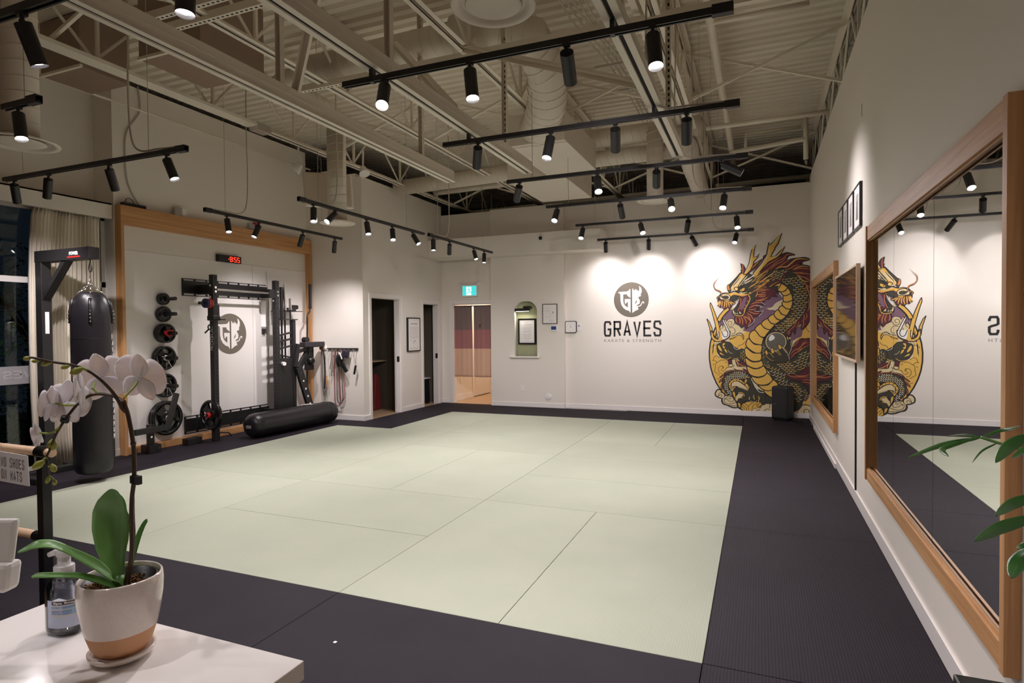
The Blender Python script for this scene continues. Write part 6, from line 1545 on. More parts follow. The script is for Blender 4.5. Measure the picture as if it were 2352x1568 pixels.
strap('battle_rope', 'speckled grey jump rope hanging at the window side of the hook rail', 'rope', [(-6.90, YE-.07, 1.18), (-6.90, YE-.07, .9), (-6.885, YE-.07, .55), (-6.86, YE-.07, .42), (-6.83, YE-.07, .52), (-6.84, YE-.07, .9), (-6.86, YE-.07, 1.18)], .011, ropem)
strap('jump_rope', 'black rope with a thick grip hanging near the oak stile', 'rope', [(-6.87, YE-.1, 1.19), (-6.83, YE-.1, 1.13), (-6.81, YE-.1, .95), (-6.815, YE-.1, .7), (-6.83, YE-.1, .52)], .011, M['rubber'])
t = thing('wooden_handle_rope', 'white rope with two pale wooden handles hanging on the hook rail', 'rope', (-6.77, YE-.09, 1.18), 'straps and ropes hung on the hook rail')
for k, x in enumerate((-6.785, -6.76)):
    MB().tube(smooth_path([(x, YE-.09, 1.2), (x-.01, YE-.09, 1.0), (x+.005, YE-.09, .8), (x, YE-.09, .72-.06*k)], 5), .005, 6).build('cord', M['white'], t); MB().cyl((x, YE-.09, .75-.08*k), (x, YE-.09, .63-.08*k), .014, n=12).build('wooden_grip', M['oak_z'], t)
for k, (x, zz) in enumerate(((-6.72, .86), (-6.69, .74), (-6.655, .8), (-6.635, .74))):
    strap('cloth_belt', f'grey cloth strap with a loose end, {["first", "second", "third", "fourth"][k]} right of the wooden handles', 'strap', [(x+.03, YE-.06, 1.19), (x+.01, YE-.06, 1.0), (x-.02, YE-.06, zz)], .007, mat('grey_strap', srgb(120, 110, 102), .8))
t = thing('boxing_wraps', 'black tangle of gloves and wraps hanging at the middle of the hook rail', 'gloves', (-6.45, YE-.1, 1.0), 'straps and ropes hung on the hook rail')
MB().sphere((-6.52, YE-.10, 1.0), .07, 14, 10, (.8, .5, 1.5)).sphere((-6.47, YE-.10, 1.05), .06, 14, 10, (1, .5, 1.2)).build('wrap_bundle', M['rubber'], t); MB().bar((-6.48, YE-.10, 1.0), (-6.36, YE-.10, .82), .03, .07, (1, 0, 0)).build('glove_cuff', M['rubber'], t, .012)
MB().tube(smooth_path([(-6.48, YE-.13, 1.14), (-6.45, YE-.14, 1.1), (-6.43, YE-.13, 1.03)], 4), .012, 6).build('white_strap', M['white'], t)
t = thing('focus_mitt', 'dark patterned training mitt hooked on the right half of the hook rail', 'mitt', (-6.38, YE-.1, 1.12), 'straps and ropes hung on the hook rail')
MB().obox((-6.385, YE-.09, 1.12), ((1, 0, -.15), (0, 1, 0), (.15, 0, 1)), (.065, .035, .065)).build('mitt_body', mat('mitt_cloth', srgb(46, 40, 52), .5, noise=.6, nscale=30), t, .025)
t = thing('chain_leash', 'thin chain with a black grip hanging at the end of the hook rail', 'chain', (-6.22, YE-.08, 1.15), 'straps and ropes hung on the hook rail')
MB().tube(smooth_path([(-6.215, YE-.08, 1.19), (-6.225, YE-.08, 1.08), (-6.205, YE-.08, .98), (-6.19, YE-.08, .93)], 5), .005, 6).build('chain_links', M['steel'], t); MB().bar((-6.19, YE-.08, .93), (-6.225, YE-.08, .78), .02, .035, (1, 0, 0)).build('black_grip', M['rubber'], t, .006)
t = thing('orange_strap', 'orange and white webbing hooked at the window end of the rail', 'strap', (-6.86, YE-.1, 1.2), 'straps and ropes hung on the hook rail'); MB().box(-6.90, -6.83, YE-.12, YE-.09, 1.19, 1.25).build('webbing', mat('orange_webbing', srgb(196, 130, 70), .7), t, .006); MB().box(-6.905, -6.84, YE-.125, YE-.12, 1.20, 1.235).build('buckle', M['rubber'], t, .003)
MB().sphere((-6.79, YE-.10, 1.22), .03, 10, 8, (1, .6, 1.4)).build('white_pad', M['white'], t)
# ------------------------------------------------------------------ lying punching bag
def sweep_bag(name, c0, c1, r, m_, parent, end=.10):
    c0, c1 = Vector(c0), Vector(c1); L = (c1-c0).length; ax = (c1-c0).normalized(); prof = [(.001, 0), (r*.55, .004), (r*.82, .03), (r*.96, .075), (r, .13)]
    for k in range(1, 24): prof.append((r*(1+.008*math.sin(k*2.3)), .13+(L-.23)*k/24))
    prof += [(r, L-.10), (r*.97, L-.05), (r*.9, L-.02), (r*.86, L-.01), (.001, L)]
    return lathe_ax(MB(), prof, c0, ax, 40).build(name, m_, parent)
t = thing('punching_bag', 'long black punching bag lying on the mats below the weight rack', 'punching bag', (-6.6, 7.1, 0), 'punching bags')
sweep_bag('bag_body', (-6.60, 6.32, .178), (-6.55, 8.02, .178), .172, M['leather'], t)
b = MB()
for k in range(5):
    y = 7.40+.03*k; b.tube(smooth_path([(-6.66+.03*k, y-.02, .178+.165), (-6.62, y+.03, .352), (-6.57+.01*k, y+.10-.03*k, .352), (-6.55, y+.17-.03*k, .349)], 4), .0035, 5)
b.build('white_cord', M['white'], t)
lathe_ax(MB(), [(.1735, 0), (.176, .004), (.176, .05), (.1735, .054)], (-6.556, 7.82, .178), (.03, 1, 0), 40).build('end_band', M['rubber'], t)
MB().box(-6.63, -6.55, 6.30, 6.32, .15, .19).build('end_mark', M['greyink'], t, .004)
# ------------------------------------------------------------------ hanging punching bag on its stand
BX, BY = -6.262, 4.0
t = thing('bag_stand', 'black steel gallows stand carrying the hanging punching bag', 'stand', (-7.02, BY, 0))
MB().box(-7.075, -6.975, BY-.05, BY+.05, .02, 2.37).build('post', M['black'], t, .004); MB().box(-7.075, -6.20, BY-.055, BY+.055, 2.25, 2.37).build('arm', M['black'], t, .004)
MB().box(-6.2, -6.196, BY-.05, BY+.05, 2.255, 2.365).build('arm_cap', M['vinyl'], t)
MB().bar((-7.0, BY, 1.86), (-6.60, BY, 2.27), .05, .08, (0, 1, 0)).build('diagonal_brace', M['black'], t, .003)
MB().box(-7.2, -6.6, BY-.35, BY-.25, 0, .06).box(-7.2, -6.6, BY+.25, BY+.35, 0, .06).box(-7.08, -6.98, BY-.35, BY+.35, 0, .06).build('foot_frame', M['black'], t, .004)
MB().box(-6.9745, -6.974, BY-.02, BY+.02, 1.5, 1.73).build('warning_label', M['paper'], t)
text('brand_letters', 'POWER', .04, (-6.43, BY-.0556, 2.315), (PI/2, 0, 0), M['white'], t, width=.14, height=.036, align='C', bold=.002, ext=.0003); MB().box(-6.53, -6.33, BY-.0562, BY-.055, 2.272, 2.286).build('red_stripe', M['red'], t)
MB().cyl((BX, BY, 2.37), (BX, BY, 2.385), .02, n=12).build('eye_bolt', M['chrome'], t)
t = thing('punching_bag', 'black leather punching bag hanging from the stand beside the curtain', 'punching bag', (BX, BY, .08), 'punching bags')
r = .178; prof = [(.001, .085), (r*.6, .082), (r*.82, .095), (r*.94, .125), (r, .20)]+[(r*(1+.004*math.sin(k*3.1)), .20+(1.66-.20)*k/30) for k in range(1, 31)]+[(r*.985, 1.70), (r*.93, 1.77), (r*.82, 1.84), (r*.68, 1.885), (r*.5, 1.915), (r*.44, 1.915), (.001, 1.86)]
MB().lathe(prof, (BX, BY, 0), 44).build('bag_body', M['leather'], t)
MB().lathe([(r*1.003, 1.44), (r*1.012, 1.443), (r*1.003, 1.447)], (BX, BY, 0), 44).build('seam', M['rubber'], t)
for k, a0 in enumerate((-100, -28, 50, 150)):
    a = R(a0-8); u = Vector((math.cos(a), math.sin(a), 0)); b = MB()
    b.tube([Vector((BX, BY, 0))+u*(r*f)+Vector((0, 0, z)) for f, z in ((1.02, 1.60), (1.015, 1.70), (.95, 1.78), (.84, 1.85))], .016, 6); sp = b.build('leather_tab', M['rubber'], t)
    for z, f in ((1.62, 1.09), (1.655, 1.09), (1.69, 1.085), (1.725, 1.065)):
        MB().sphere(Vector((BX, BY, z))+u*(r*f), .008, 8, 6).build('rivet', M['chrome'], sp)
def chain(p, q, n, parent, r=.004, size=.02):
    p, q = Vector(p), Vector(q); d = (q-p)/n; L = d.length; dn = d.normalized(); s1 = dn.cross(Vector((0, 0, 1)) if abs(dn.z) < .9 else Vector((1, 0, 0))).normalized(); s2 = dn.cross(s1); b = MB()
    for k in range(n):
        c = p+d*(k+.5); s = s1 if k % 2 else s2
        b.tube([c+dn*math.cos(2*PI*j/12)*L*.72+s*math.sin(2*PI*j/12)*size*.5 for j in range(12)], r, 6, closed=True)
    return b.build('chain', M['chrome'], parent)
chain((BX, BY, 2.12), (BX, BY, 2.01), 4, t)
for a in (-110, -35, 50, 150):
    u = Vector((math.cos(R(a)), math.sin(R(a)), 0)); chain((BX, BY, 2.01), Vector((BX, BY, 1.87))+u*r*.72, 6, t)
MB().tube(smooth_path([(BX, BY, 2.25), (BX, BY, 2.22), (BX-.02, BY, 2.18), (BX-.022, BY, 2.14), (BX, BY, 2.12), (BX+.022, BY, 2.14), (BX+.02, BY, 2.18), (BX, BY, 2.22)], 4), .005, 8).build('snap_hook', M['rubber'], t)
for nm, s_, z0, z1 in (('upper_letters', 'HAYTUH', 1.10, 1.50), ('lower_letters', 'UNAEKEK', .42, .86)):
    n = len(s_); h = (z1-z0)/n
    vs = []
    def wrap(u, v): 
        a = R(46)+u/r; return (BX+(r+.002)*math.cos(a), BY+(r+.002)*math.sin(a), v)
    for k, ch in enumerate(s_):
        z = z1-h*(k+1)+.004
        if ch in GL or ch == 'Y':
            if ch == 'Y': ch = 'V'
            stroke_text(nm, ch, -.035, .035, z, z+h*.82, .014, wrap, M['white'], t)
# ------------------------------------------------------------------ near counter with orchid, bottle, card stand
ZC = .95
quartz = mat('white_quartz', srgb(236, 230, 226), .12, noise=.035, nscale=7, spec=.5)
t = thing('counter', 'white quartz topped reception counter at the near left', 'counter', (-1.0, 0, 0))
MB().box(-1.348, -.704, -2.2, .783, ZC-.032, ZC).build('counter_top', quartz, t, .0015); MB().box(-1.30, -.75, -2.15, .735, 0, ZC-.032).build('counter_body', M['white'], t, .003)
# pot
PC = Vector((-1.004, .680, ZC)); glaze = mat('speckled_white_glaze', srgb(224, 212, 202), .15, noise=.09, nscale=260, coat=.5); bisque = mat('bare_tan_clay', srgb(206, 154, 112), .7, noise=.04, nscale=60)
t = pot = thing('flower_pot', 'round white speckled pot with a bare clay base on a saucer', 'pot', tuple(PC))
MB().lathe([(.001, .004), (.038, .004), (.046, .006), (.050, .012), (.0505, .016), (.046, .0155), (.044, .010), (.001, .010)], PC, 44).build('saucer', glaze, t)
z1 = .052
MB().lathe([(.001, .011), (.034, .011), (.038, .014), (.046, .028), (.0535, z1)], PC, 48).build('clay_base', bisque, t)
MB().lathe([(.0537, z1), (.0595, .08), (.0628, .105), (.0635, .125), (.0625, .138), (.0605, .1405), (.0585, .139), (.0575, .125), (.0565, .09)], PC, 48).build('glazed_wall', glaze, t)
o_ = MB().lathe([(.0545, .10), (.0548, .134), (.052, .1345), (.0515, .10), (.001, .098)], PC, 40).build('inner_liner', M['rubber'], t)
moss = mat('dry_moss', srgb(128, 92, 54), .9, noise=.5, nscale=90)
b = MB(); rr = random.Random(5)
for k in range(420):
    a = rr.uniform(0, 2*PI); q = math.sqrt(rr.random())*.049; p = PC+Vector((q*math.cos(a), q*math.sin(a), .108+.012*rr.random()+.010*math.exp(-((q*math.cos(a)+.02)**2+(q*math.sin(a)+.03)**2)/.0006)))
    d = Vector((rr.uniform(-1, 1), rr.uniform(-1, 1), rr.uniform(-.2, 1))).normalized()*rr.uniform(.006, .014); b.tube([p, p+d*.6+Vector((0, 0, .002)), p+d], [.0012, .0014, .0004], 4)
tag(b.build('potting_moss', moss), 'brown dry moss filling the orchid pot', 'moss', kind='stuff')
# orchid
STEM_MAIN=[(-0.9873,0.6765,1.0744),(-0.9853,0.6777,1.089),(-0.9695,0.674,1.1184),(-0.9674,0.6755,1.1475),(-0.9681,0.676,1.1838),(-0.9674,0.6771,1.2237),(-0.9592,0.6758,1.2576),(-0.9592,0.6766,1.2937),(-0.9605,0.6765,1.3168),(-0.9652,0.6752,1.3479),(-0.9698,0.6738,1.3696),(-0.9752,0.6719,1.3841)]
STEM_SIDE=[(-0.993,0.685,1.0738),(-0.9771,0.6816,1.1146),(-0.9737,0.6839,1.1586),(-0.975,0.6842,1.1953),(-0.9654,0.6785,1.2491)]
STEM_A=[(-0.9698,0.6737,1.3675),(-0.9723,0.6675,1.3754),(-0.974,0.6617,1.3897),(-0.9789,0.6546,1.406),(-0.9871,0.6408,1.4268),(-0.9989,0.6308,1.44),(-1.0163,0.6185,1.4495),(-1.0405,0.6032,1.4549),(-1.0548,0.592,1.4602),(-1.0663,0.5873,1.4624),(-1.0739,0.5841,1.4604)]
STEM_B=[(-0.9752,0.6719,1.3841),(-0.9881,0.6721,1.3909),(-0.9962,0.6689,1.3953),(-1.0103,0.6631,1.3983),(-1.0217,0.6584,1.3985),(-1.028,0.6504,1.3962),(-1.0275,0.6396,1.3909),(-1.0263,0.6292,1.3836),(-1.0295,0.6222,1.373),(-1.0326,0.6153,1.3625),(-1.0337,0.6092,1.3521),(-1.0402,0.6063,1.3403),(-1.0466,0.6033,1.3244),(-1.0511,0.6012,1.3119),(-1.055,0.5994,1.3014),(-1.0518,0.6004,1.2875),(-1.0573,0.6032,1.2716)]
STEM_C=[(-1.0573,0.6032,1.2716),(-1.0534,0.6047,1.2688),(-1.0482,0.6068,1.2632)]
BUDS=[((-1.0675,0.5868,1.4617),(-1.0778,0.5825,1.4604),0.0039),((-1.0535,0.5925,1.4574),(-1.0656,0.5874,1.4561),0.003),((-1.0424,0.6024,1.455),(-1.0578,0.596,1.4502),0.0042),((-1.0155,0.6134,1.4485),(-1.0283,0.608,1.4451),0.0036),((-1.0014,0.6245,1.4445),(-1.0195,0.6168,1.4356),0.0056),((-1.0508,0.6071,1.3304),(-1.0527,0.6059,1.3122),0.0073),((-1.0534,0.5945,1.2977),(-1.0694,0.5877,1.2853),0.0061),((-1.0466,0.6026,1.2909),(-1.0428,0.6039,1.2783),0.0047),((-1.0573,0.6032,1.2702),(-1.0605,0.6016,1.2591),0.0034),((-1.0476,0.607,1.2646),(-1.0489,0.6063,1.2562),0.0034)]
BSTALKS=[(-1.0405,0.6032,1.4549),(-1.0514,0.5987,1.4536),(-0.9989,0.6308,1.44),(-1.004,0.6234,1.4459),(-1.055,0.5994,1.3021),(-1.0566,0.5932,1.2963),(-1.0518,0.6004,1.2875),(-1.046,0.6028,1.2902)]
FSTALKS=[(-0.9801,0.6754,1.3908),(-0.9845,0.6846,1.397),(-0.9839,0.6958,1.407),(-0.9873,0.7054,1.4165),(-1.0177,0.6601,1.3984),(-1.0257,0.6569,1.4058),(-1.0284,0.6559,1.4094),(-1.0449,0.6709,1.415),(-1.0263,0.6292,1.3836),(-1.054,0.6285,1.3825),(-1.0753,0.6252,1.385),(-1.0793,0.6236,1.385),(-1.0337,0.6092,1.3521),(-1.0424,0.6,1.3419),(-1.0572,0.5939,1.3421),(-1.0591,0.5931,1.3421)]
FLOWERS=[((-0.986,0.7061,1.4225),0.0399,(-0.225,0.947,0.231),(0.231,-0.179,0.956)),((-1.0657,0.6948,1.4215),0.0394,(-0.466,0.875,0.129),(-0.086,-0.19,0.978)),((-1.0132,0.6297,1.4102),0.027,(-0.7,-0.713,-0.04),(0.001,-0.057,0.998)),((-1.0701,0.6382,1.3844),0.0351,(-0.286,0.951,-0.119),(-0.028,0.116,0.993)),((-1.0642,0.6135,1.3853),0.0271,(-0.811,-0.58,0.07),(0.075,0.015,0.997)),((-1.0617,0.592,1.3393),0.0173,(-0.713,-0.668,-0.213),(-0.068,-0.236,0.969))]
LEAF_1=([((-0.9961,0.6729,1.0745),0.0061),((-1.0031,0.6758,1.0908),0.0104),((-1.0121,0.6779,1.111),0.0185),((-1.0248,0.6841,1.1372),0.0268),((-1.0312,0.6874,1.1655),0.0307),((-1.0311,0.688,1.1918),0.0301),((-1.0248,0.6857,1.2119),0.0237),((-1.0214,0.6852,1.2259),0.0137),((-1.018,0.6845,1.2324),0.005)],(0.474,-0.884,0.119))
LEAF_2=([((-1.0069,0.6899,1.0659),0.005),((-1.0082,0.7007,1.0881),0.0088),((-1.0095,0.7115,1.1145),0.0127),((-1.0072,0.7184,1.1394),0.0134),((-1.0001,0.7218,1.1601),0.0089),((-0.9944,0.7243,1.1707),0.0038)],(-0.38,-0.907,0.32))
LEAF_3=([((-0.9883,0.6654,1.0787),0.0061),((-0.9847,0.6511,1.0994),0.0095),((-0.9892,0.6335,1.1233),0.01),((-0.9984,0.6193,1.1392),0.0093),((-1.0071,0.6052,1.1535),0.008),((-1.0123,0.5924,1.1648),0.0091),((-1.0171,0.5798,1.1732),0.0101),((-1.0247,0.5659,1.1762),0.0095),((-1.0345,0.5564,1.1722),0.0055),((-1.0411,0.5482,1.1688),0.0011)],(0.172,-0.395,1.009))
LEAF_4=([((-0.9883,0.6653,1.0751),0.0048),((-0.9963,0.6515,1.0881),0.0054),((-1.0111,0.6402,1.0975),0.0054),((-1.0238,0.6243,1.1068),0.0047),((-1.036,0.6086,1.1117),0.0047),((-1.0477,0.593,1.1159),0.0046),((-1.0581,0.5833,1.1174),0.004),((-1.0602,0.5771,1.1167),0.0017)],(0.229,-0.537,0.812))
LEAFLETS=[((0.4448,1.5848,1.2579),(0.3691,1.5533,1.2446),(0.2887,1.4764,1.2246),0.007),((0.4517,1.6091,1.2542),(0.4178,1.5953,1.2611),(0.3733,1.5338,1.2655),0.0049),((0.4551,1.6213,1.2528),(0.4961,1.6386,1.2684),(0.5227,1.6066,1.2846),0.0045),((0.4666,1.6476,1.2495),(0.5036,1.6632,1.2624),(0.5201,1.6269,1.2728),0.0023),((0.4205,1.5531,1.2587),(0.3634,1.5292,1.2402),(0.3616,1.485,1.2311),0.0062),((0.4782,1.5983,1.246),(0.447,1.5851,1.2294),(0.4149,1.5282,1.2141),0.0024),((0.5052,1.5235,1.2769),(0.4697,1.5084,1.2547),(0.4304,1.4484,1.2312),0.0122),((0.5072,1.5024,1.2649),(0.4867,1.4936,1.2496),(0.4525,1.4362,1.2441),0.0068),((0.5259,1.5855,1.2443),(0.4933,1.5722,1.2516),(0.4567,1.5135,1.2369),0.0036),((0.5133,1.5028,1.1604),(0.4681,1.4837,1.1431),(0.4231,1.4217,1.1327),0.0106),((0.4959,1.4409,1.1341),(0.4289,1.4128,1.1134),(0.3687,1.3445,1.1016),0.0115),((0.501,1.4957,1.0694),(0.4845,1.4887,1.0573),(0.4628,1.4367,1.0689),0.0062),((0.4775,1.4106,1.0798),(0.4504,1.3988,1.0529),(0.4236,1.3443,1.0421),0.0142)]
PSTEM=[(0.4448,1.5848,1.2584),(0.4834,1.5896,1.245),(0.5085,1.5782,1.2397),(0.5283,1.5647,1.2366),(0.5497,1.5728,1.204),(0.5604,1.5753,1.1159),(0.5646,1.5746,1.0001)]
PTRUNK=[(0.5646,1.5746,1.0001),(0.5667,1.5715,0.8149)]
PBR2=[(0.5647,1.5766,1.0927),(0.5174,1.5035,1.1182),(0.5072,1.4996,1.1316)]
CARD=[(-1.0855,0.574,1.208),(-1.0932,0.5693,1.1391),(-1.2399,0.5098,1.1853),(-1.0913,0.5703,1.1474),(-1.0932,0.5693,1.1391),(-1.0996,0.5658,1.0964),(-1.1187,0.5569,1.0497)]
def leafmat(name, c1, c2, rough=.35):
    m = mat(name, c1, rough, noise=.0, sss=.15); nt = m.node_tree; b = nt.nodes['Principled BSDF']; b.inputs['Subsurface Scale'].default_value = .02
    tc = nt.nodes.new('ShaderNodeTexCoord'); n = nt.nodes.new('ShaderNodeTexNoise'); n.inputs['Scale'].default_value = 14; nt.links.new(tc.outputs['Object'], n.inputs['Vector'])
    mx = nt.nodes.new('ShaderNodeMix'); mx.data_type = 'RGBA'; mx.inputs[6].default_value = c1; mx.inputs[7].default_value = c2; nt.links.new(n.outputs['Fac'], mx.inputs[0]); nt.links.new(mx.outputs[2], b.inputs['Base Color']); return m
m_leaf = leafmat('orchid_leaf', srgb(92, 142, 66), srgb(124, 172, 96)); m_stem = mat('orchid_stem', srgb(70, 50, 34), .45, noise=.25, nscale=60); m_gst = mat('green_stalk', srgb(150, 168, 70), .45)
m_bud = leafmat('orchid_bud', srgb(168, 178, 72), srgb(150, 140, 70), .4); m_pet = mat('orchid_petal', srgb(240, 232, 236), .5, noise=.03, nscale=20, sss=.5, sheen=.2); m_lip = mat('orchid_lip_yellow', srgb(226, 176, 40), .5)
ORC = Vector((-1.004, .68, ZC+.11))
t = orch = thing('orchid', 'white moth orchid with arching brown stems, buds and broad green leaves in the pot', 'orchid', tuple(ORC))
MB().tube(smooth_path(STEM_MAIN, 4), [.0034]*(4*11+1), 10).build('stem', m_stem, t)
MB().tube(smooth_path(STEM_SIDE, 4), .0022, 8).build('support_stick', m_stem, t)
for nm, P, r0, r1 in (('stem', STEM_A, .0030, .0016), ('stem', STEM_B, .0030, .0014), ('stem', STEM_C, .0014, .0012)):
    sp = smooth_path(P, 4); n = len(sp); MB().tube(sp, [r0+(r1-r0)*k/(n-1) for k in range(n)], 9).build(nm, m_stem if nm and P is not STEM_C else m_gst, t)
for k in (0, 4, 8, 11): MB().sphere(STEM_MAIN[k], .0044, 10, 8, (1, 1, 1.3)).build('stem_node', m_stem, t)
MB().tube([Vector(STEM_B[9])-Vector((.002, 0, .004)), Vector(STEM_B[9])+Vector((.002, 0, .004))], .0065, 10).build('plant_clip', M['rubber'], t)
MB().cyl(Vector(STEM_MAIN[6])+Vector((0, 0, -.006)), Vector(STEM_MAIN[6])+Vector((0, 0, .006)), .0062, n=12).box(STEM_MAIN[6][0]+.003, STEM_MAIN[6][0]+.014, STEM_MAIN[6][1]-.004, STEM_MAIN[6][1]+.004, STEM_MAIN[6][2]-.008, STEM_MAIN[6][2]+.006).build('plant_clip', M['rubber'], t)
for p, q, r in BUDS:
    p, q = Vector(p), Vector(q); L = (q-p).length
    lathe_ax(MB(), [(r*.15, -L*.05), (r*.6, L*.12), (r*.95, L*.38), (r, L*.58), (r*.8, L*.82), (r*.35, L*.98), (.0002, L*1.02)], p, (q-p), 14).build('bud', m_bud, t)
for k in range(0, len(BSTALKS), 2): MB().tube([BSTALKS[k], BSTALKS[k+1]], .0022, 7).build('bud_stalk', m_gst, t)
for k in range(0, len(FSTALKS), 4): MB().tube(smooth_path(FSTALKS[k:k+4], 3), .0017, 7).build('flower_stalk', m_gst, t)
def petal(c, n, u, ang, L, W, cup, b, narrow=False, tipz=0):
    """a rounded blade growing from c at angle ang in the flower plane (normal n, up u)"""
    n, u = Vector(n), Vector(u); s = u.cross(n).normalized(); d = u*math.cos(ang)+s*math.sin(ang); w_ = d.cross(n).normalized(); N, K = 12, 8; vs = []
    for i in range(N+1):
        t_ = i/N; wd = W*(math.sin(PI*min(1, t_*.93+.05))**(.62 if not narrow else .8))*(1 if narrow else (.55+.45*min(1, t_*2.2))) ; wd = max(wd, W*.03)
        for j in range(K+1):
            v = j/K*2-1; rag = 1+.025*math.sin(9*v+5*t_)
            z = cup*(t_*t_)*L+.16*W*(v*v)*math.sin(PI*t_)+.008*L*math.sin(8*v+6*t_)*t_
            vs.append(Vector(c)+d*(L*t_*rag)+w_*(wd*v)+n*z)
    b.add(vs, [(i*(K+1)+j, i*(K+1)+j+1, (i+1)*(K+1)+j+1, (i+1)*(K+1)+j) for i in range(N) for j in range(K)], True)
for k, (c, s, n, u) in enumerate(FLOWERS):
    s *= 1.22; fl = MB(); n_, u_ = Vector(n), Vector(u); c = Vector(c); sd = u_.cross(n_).normalized()
    for a in (R(78), R(-78)): petal(c, n_, u_, a, s*1.02, s*.66, .10, fl)
    of = fl.build('flower', m_pet, t); sm = of.modifiers.new('thick', 'SOLIDIFY'); sm.thickness = .0005
    sp = MB(); cb = c-n_*s*.03
    for a in (0, R(142), R(-142)): petal(cb, n_, u_, a, s*.90, s*.36, .06, sp, True)
    o2 = sp.build('sepals', m_pet, of); sm = o2.modifiers.new('thick', 'SOLIDIFY'); sm.thickness = .0005
    lp = MB(); cl = c+n_*s*.10-u_*s*.10
    for a in (R(60), R(-60)): petal(cl, (n_+u_*.2).normalized(), (u_-n_*.2).normalized(), a, s*.26, s*.12, .9, lp, True)
    petal(cl, (u_*.9+n_*.5).normalized(), (n_*.9-u_*.5).normalized(), 0, s*.42, s*.12, .15, lp, True)
    lp.build('lip', m_pet, of)
    MB().sphere(cl+n_*s*.05, s*.085, 10, 8, (1, 1, 1.2)).build('lip_centre', m_lip, of)
def blade(name, data, mt, parent, fold=.22, rows=10):
    P, n = data; n = Vector(n); pts = [Vector(p) for p, _ in P]; ws = [w for _, w in P]; k = 5; sp = smooth_path(pts, k); W = []
    for i in range(len(ws)-1):
        for j in range(k): W.append(ws[i]+(ws[i+1]-ws[i])*j/k)
    W.append(ws[-1]); vs = []
    for i, p in enumerate(sp):
        d = (sp[min(i+1, len(sp)-1)]-sp[max(i-1, 0)]).normalized(); s = d.cross(n).normalized(); m = s.cross(d).normalized()
        if m.dot(n) < 0: m = -m
        for j in range(rows+1):
            v = j/rows*2-1; vs.append(p+s*W[i]*v+m*(W[i]*fold*(abs(v)**1.3)-W[i]*.04*math.cos(v*14)))
    b = MB(); b.add(vs, [(i*(rows+1)+j, i*(rows+1)+j+1, (i+1)*(rows+1)+j+1, (i+1)*(rows+1)+j) for i in range(len(sp)-1) for j in range(rows)], True)
    o = b.build(name, mt, parent); sm = o.modifiers.new('thick', 'SOLIDIFY'); sm.thickness = .0016; return o
for dta in (LEAF_1, LEAF_2, LEAF_3, LEAF_4): blade('leaf', dta, m_leaf, t)
MB().tube([ORC+Vector((.0, 0, -.01)), Vector(LEAF_1[0][0][0])+Vector((.002, 0, .0)), Vector(LEAF_1[0][1][0])+Vector((.004, 0, .0))], [.014, .011, .007], 10).build('crown', m_leaf, t)
MB().tube(smooth_path([ORC+Vector((.01, -.005, .01)), ORC+Vector((.025, -.012, .012)), ORC+Vector((.04, -.004, .006))], 4), .004, 8).build('root', mat('pale_root', srgb(176, 170, 140), .6), t)
# ------------------------------------------------------------------ pump bottle
BC = Vector((-1.188, .700, ZC)); t = thing('pump_bottle', 'clear pump bottle of hand sanitizer with a blue label behind the orchid pot', 'bottle', tuple(BC))
clear = D.materials.new('clear_plastic'); clear.use_nodes = True; pb = clear.node_tree.nodes['Principled BSDF']; pb.inputs['Base Color'].default_value = (.93, .95, .98, 1); pb.inputs['Roughness'].default_value = .04; pb.inputs['Transmission Weight'].default_value = 1; pb.inputs['IOR'].default_value = 1.33
gel = glassmat('clear_bottle_wall', (.86, .88, .93, 1), 1.6)
prof = [(.001, .001), (.026, .001), (.0305, .005), (.032, .012), (.032, .070), (.031, .082), (.027, .093), (.020, .101), (.0145, .105), (.0145, .109)]
MB().lathe(prof, BC, 40, 1.12, .86).build('bottle_wall', gel, t)
MB().lathe([(.001, .003), (.025, .003), (.0295, .008), (.0305, .014), (.0305, .066), (.0295, .080), (.024, .088), (.001, .088)], BC, 36, 1.12, .86).build('gel_fill', glassmat('clear_gel', (.93, .94, .97, 1), .5), t)
frosty = mat('frosted_pump_plastic', srgb(228, 224, 224), .25, spec=.5, trans=.35)
MB().lathe([(.0155, .106), (.0165, .108), (.0165, .122), (.0150, .1235), (.0105, .124), (.0105, .140), (.010, .141)], BC, 32).build('pump_collar', frosty, t)
ph = MB(); ph.lathe([(.010, .139), (.0125, .141), (.0125, .147), (.008, .1535), (.003, .156), (.001, .156)], BC, 28)
ph.tube([BC+Vector((0, 0, .148)), BC+Vector((-.010, -.008, .148)), BC+Vector((-.020, -.014, .1435))], [.0065, .0055, .0045], 10); ph.build('pump_head', frosty, t)
a0 = math.atan2(-.70, 1.188)-.10
def wrapb(u, v, off=.0006):
    a = a0+u/.034; return (BC.x+(.032+off)*1.12*math.cos(a), BC.y+(.032+off)*.86*math.sin(a), BC.z+v)
def wrap_patch(nm, u0, u1, v0, v1, mt, off, parent):
    b = MB(); N = 20; vs = [wrapb(u0+(u1-u0)*i/N, v, off) for v in (v0, v1) for i in range(N+1)]
    b.add(vs, [(i, i+1, N+2+i, N+1+i) for i in range(N)], True); return b.build(nm, mt, parent)
def wrap_text(nm, body, u0, v0, width, height, mt, off, parent, bold=0):
    o = text(nm, body, .01, (0, 0, 0), (0, 0, 0), mt, None, width=width, height=height, ext=0, bold=bold)
    for v in o.data.vertices:
        p = wrapb(u0+v.co.x, v0+v.co.y, off); v.co = Vector(p)-BC
    o.parent = parent; return o
lb = wrap_patch('label', -.034, .034, .018, .068, mat('pale_blue_label', srgb(186, 196, 220), .35), .0005, t)
navy = mat('navy_label', srgb(38, 44, 84), .35); blue = mat('blue_label_print', srgb(70, 92, 160), .4); gold = mat('gold_label_line', srgb(220, 206, 140), .35)
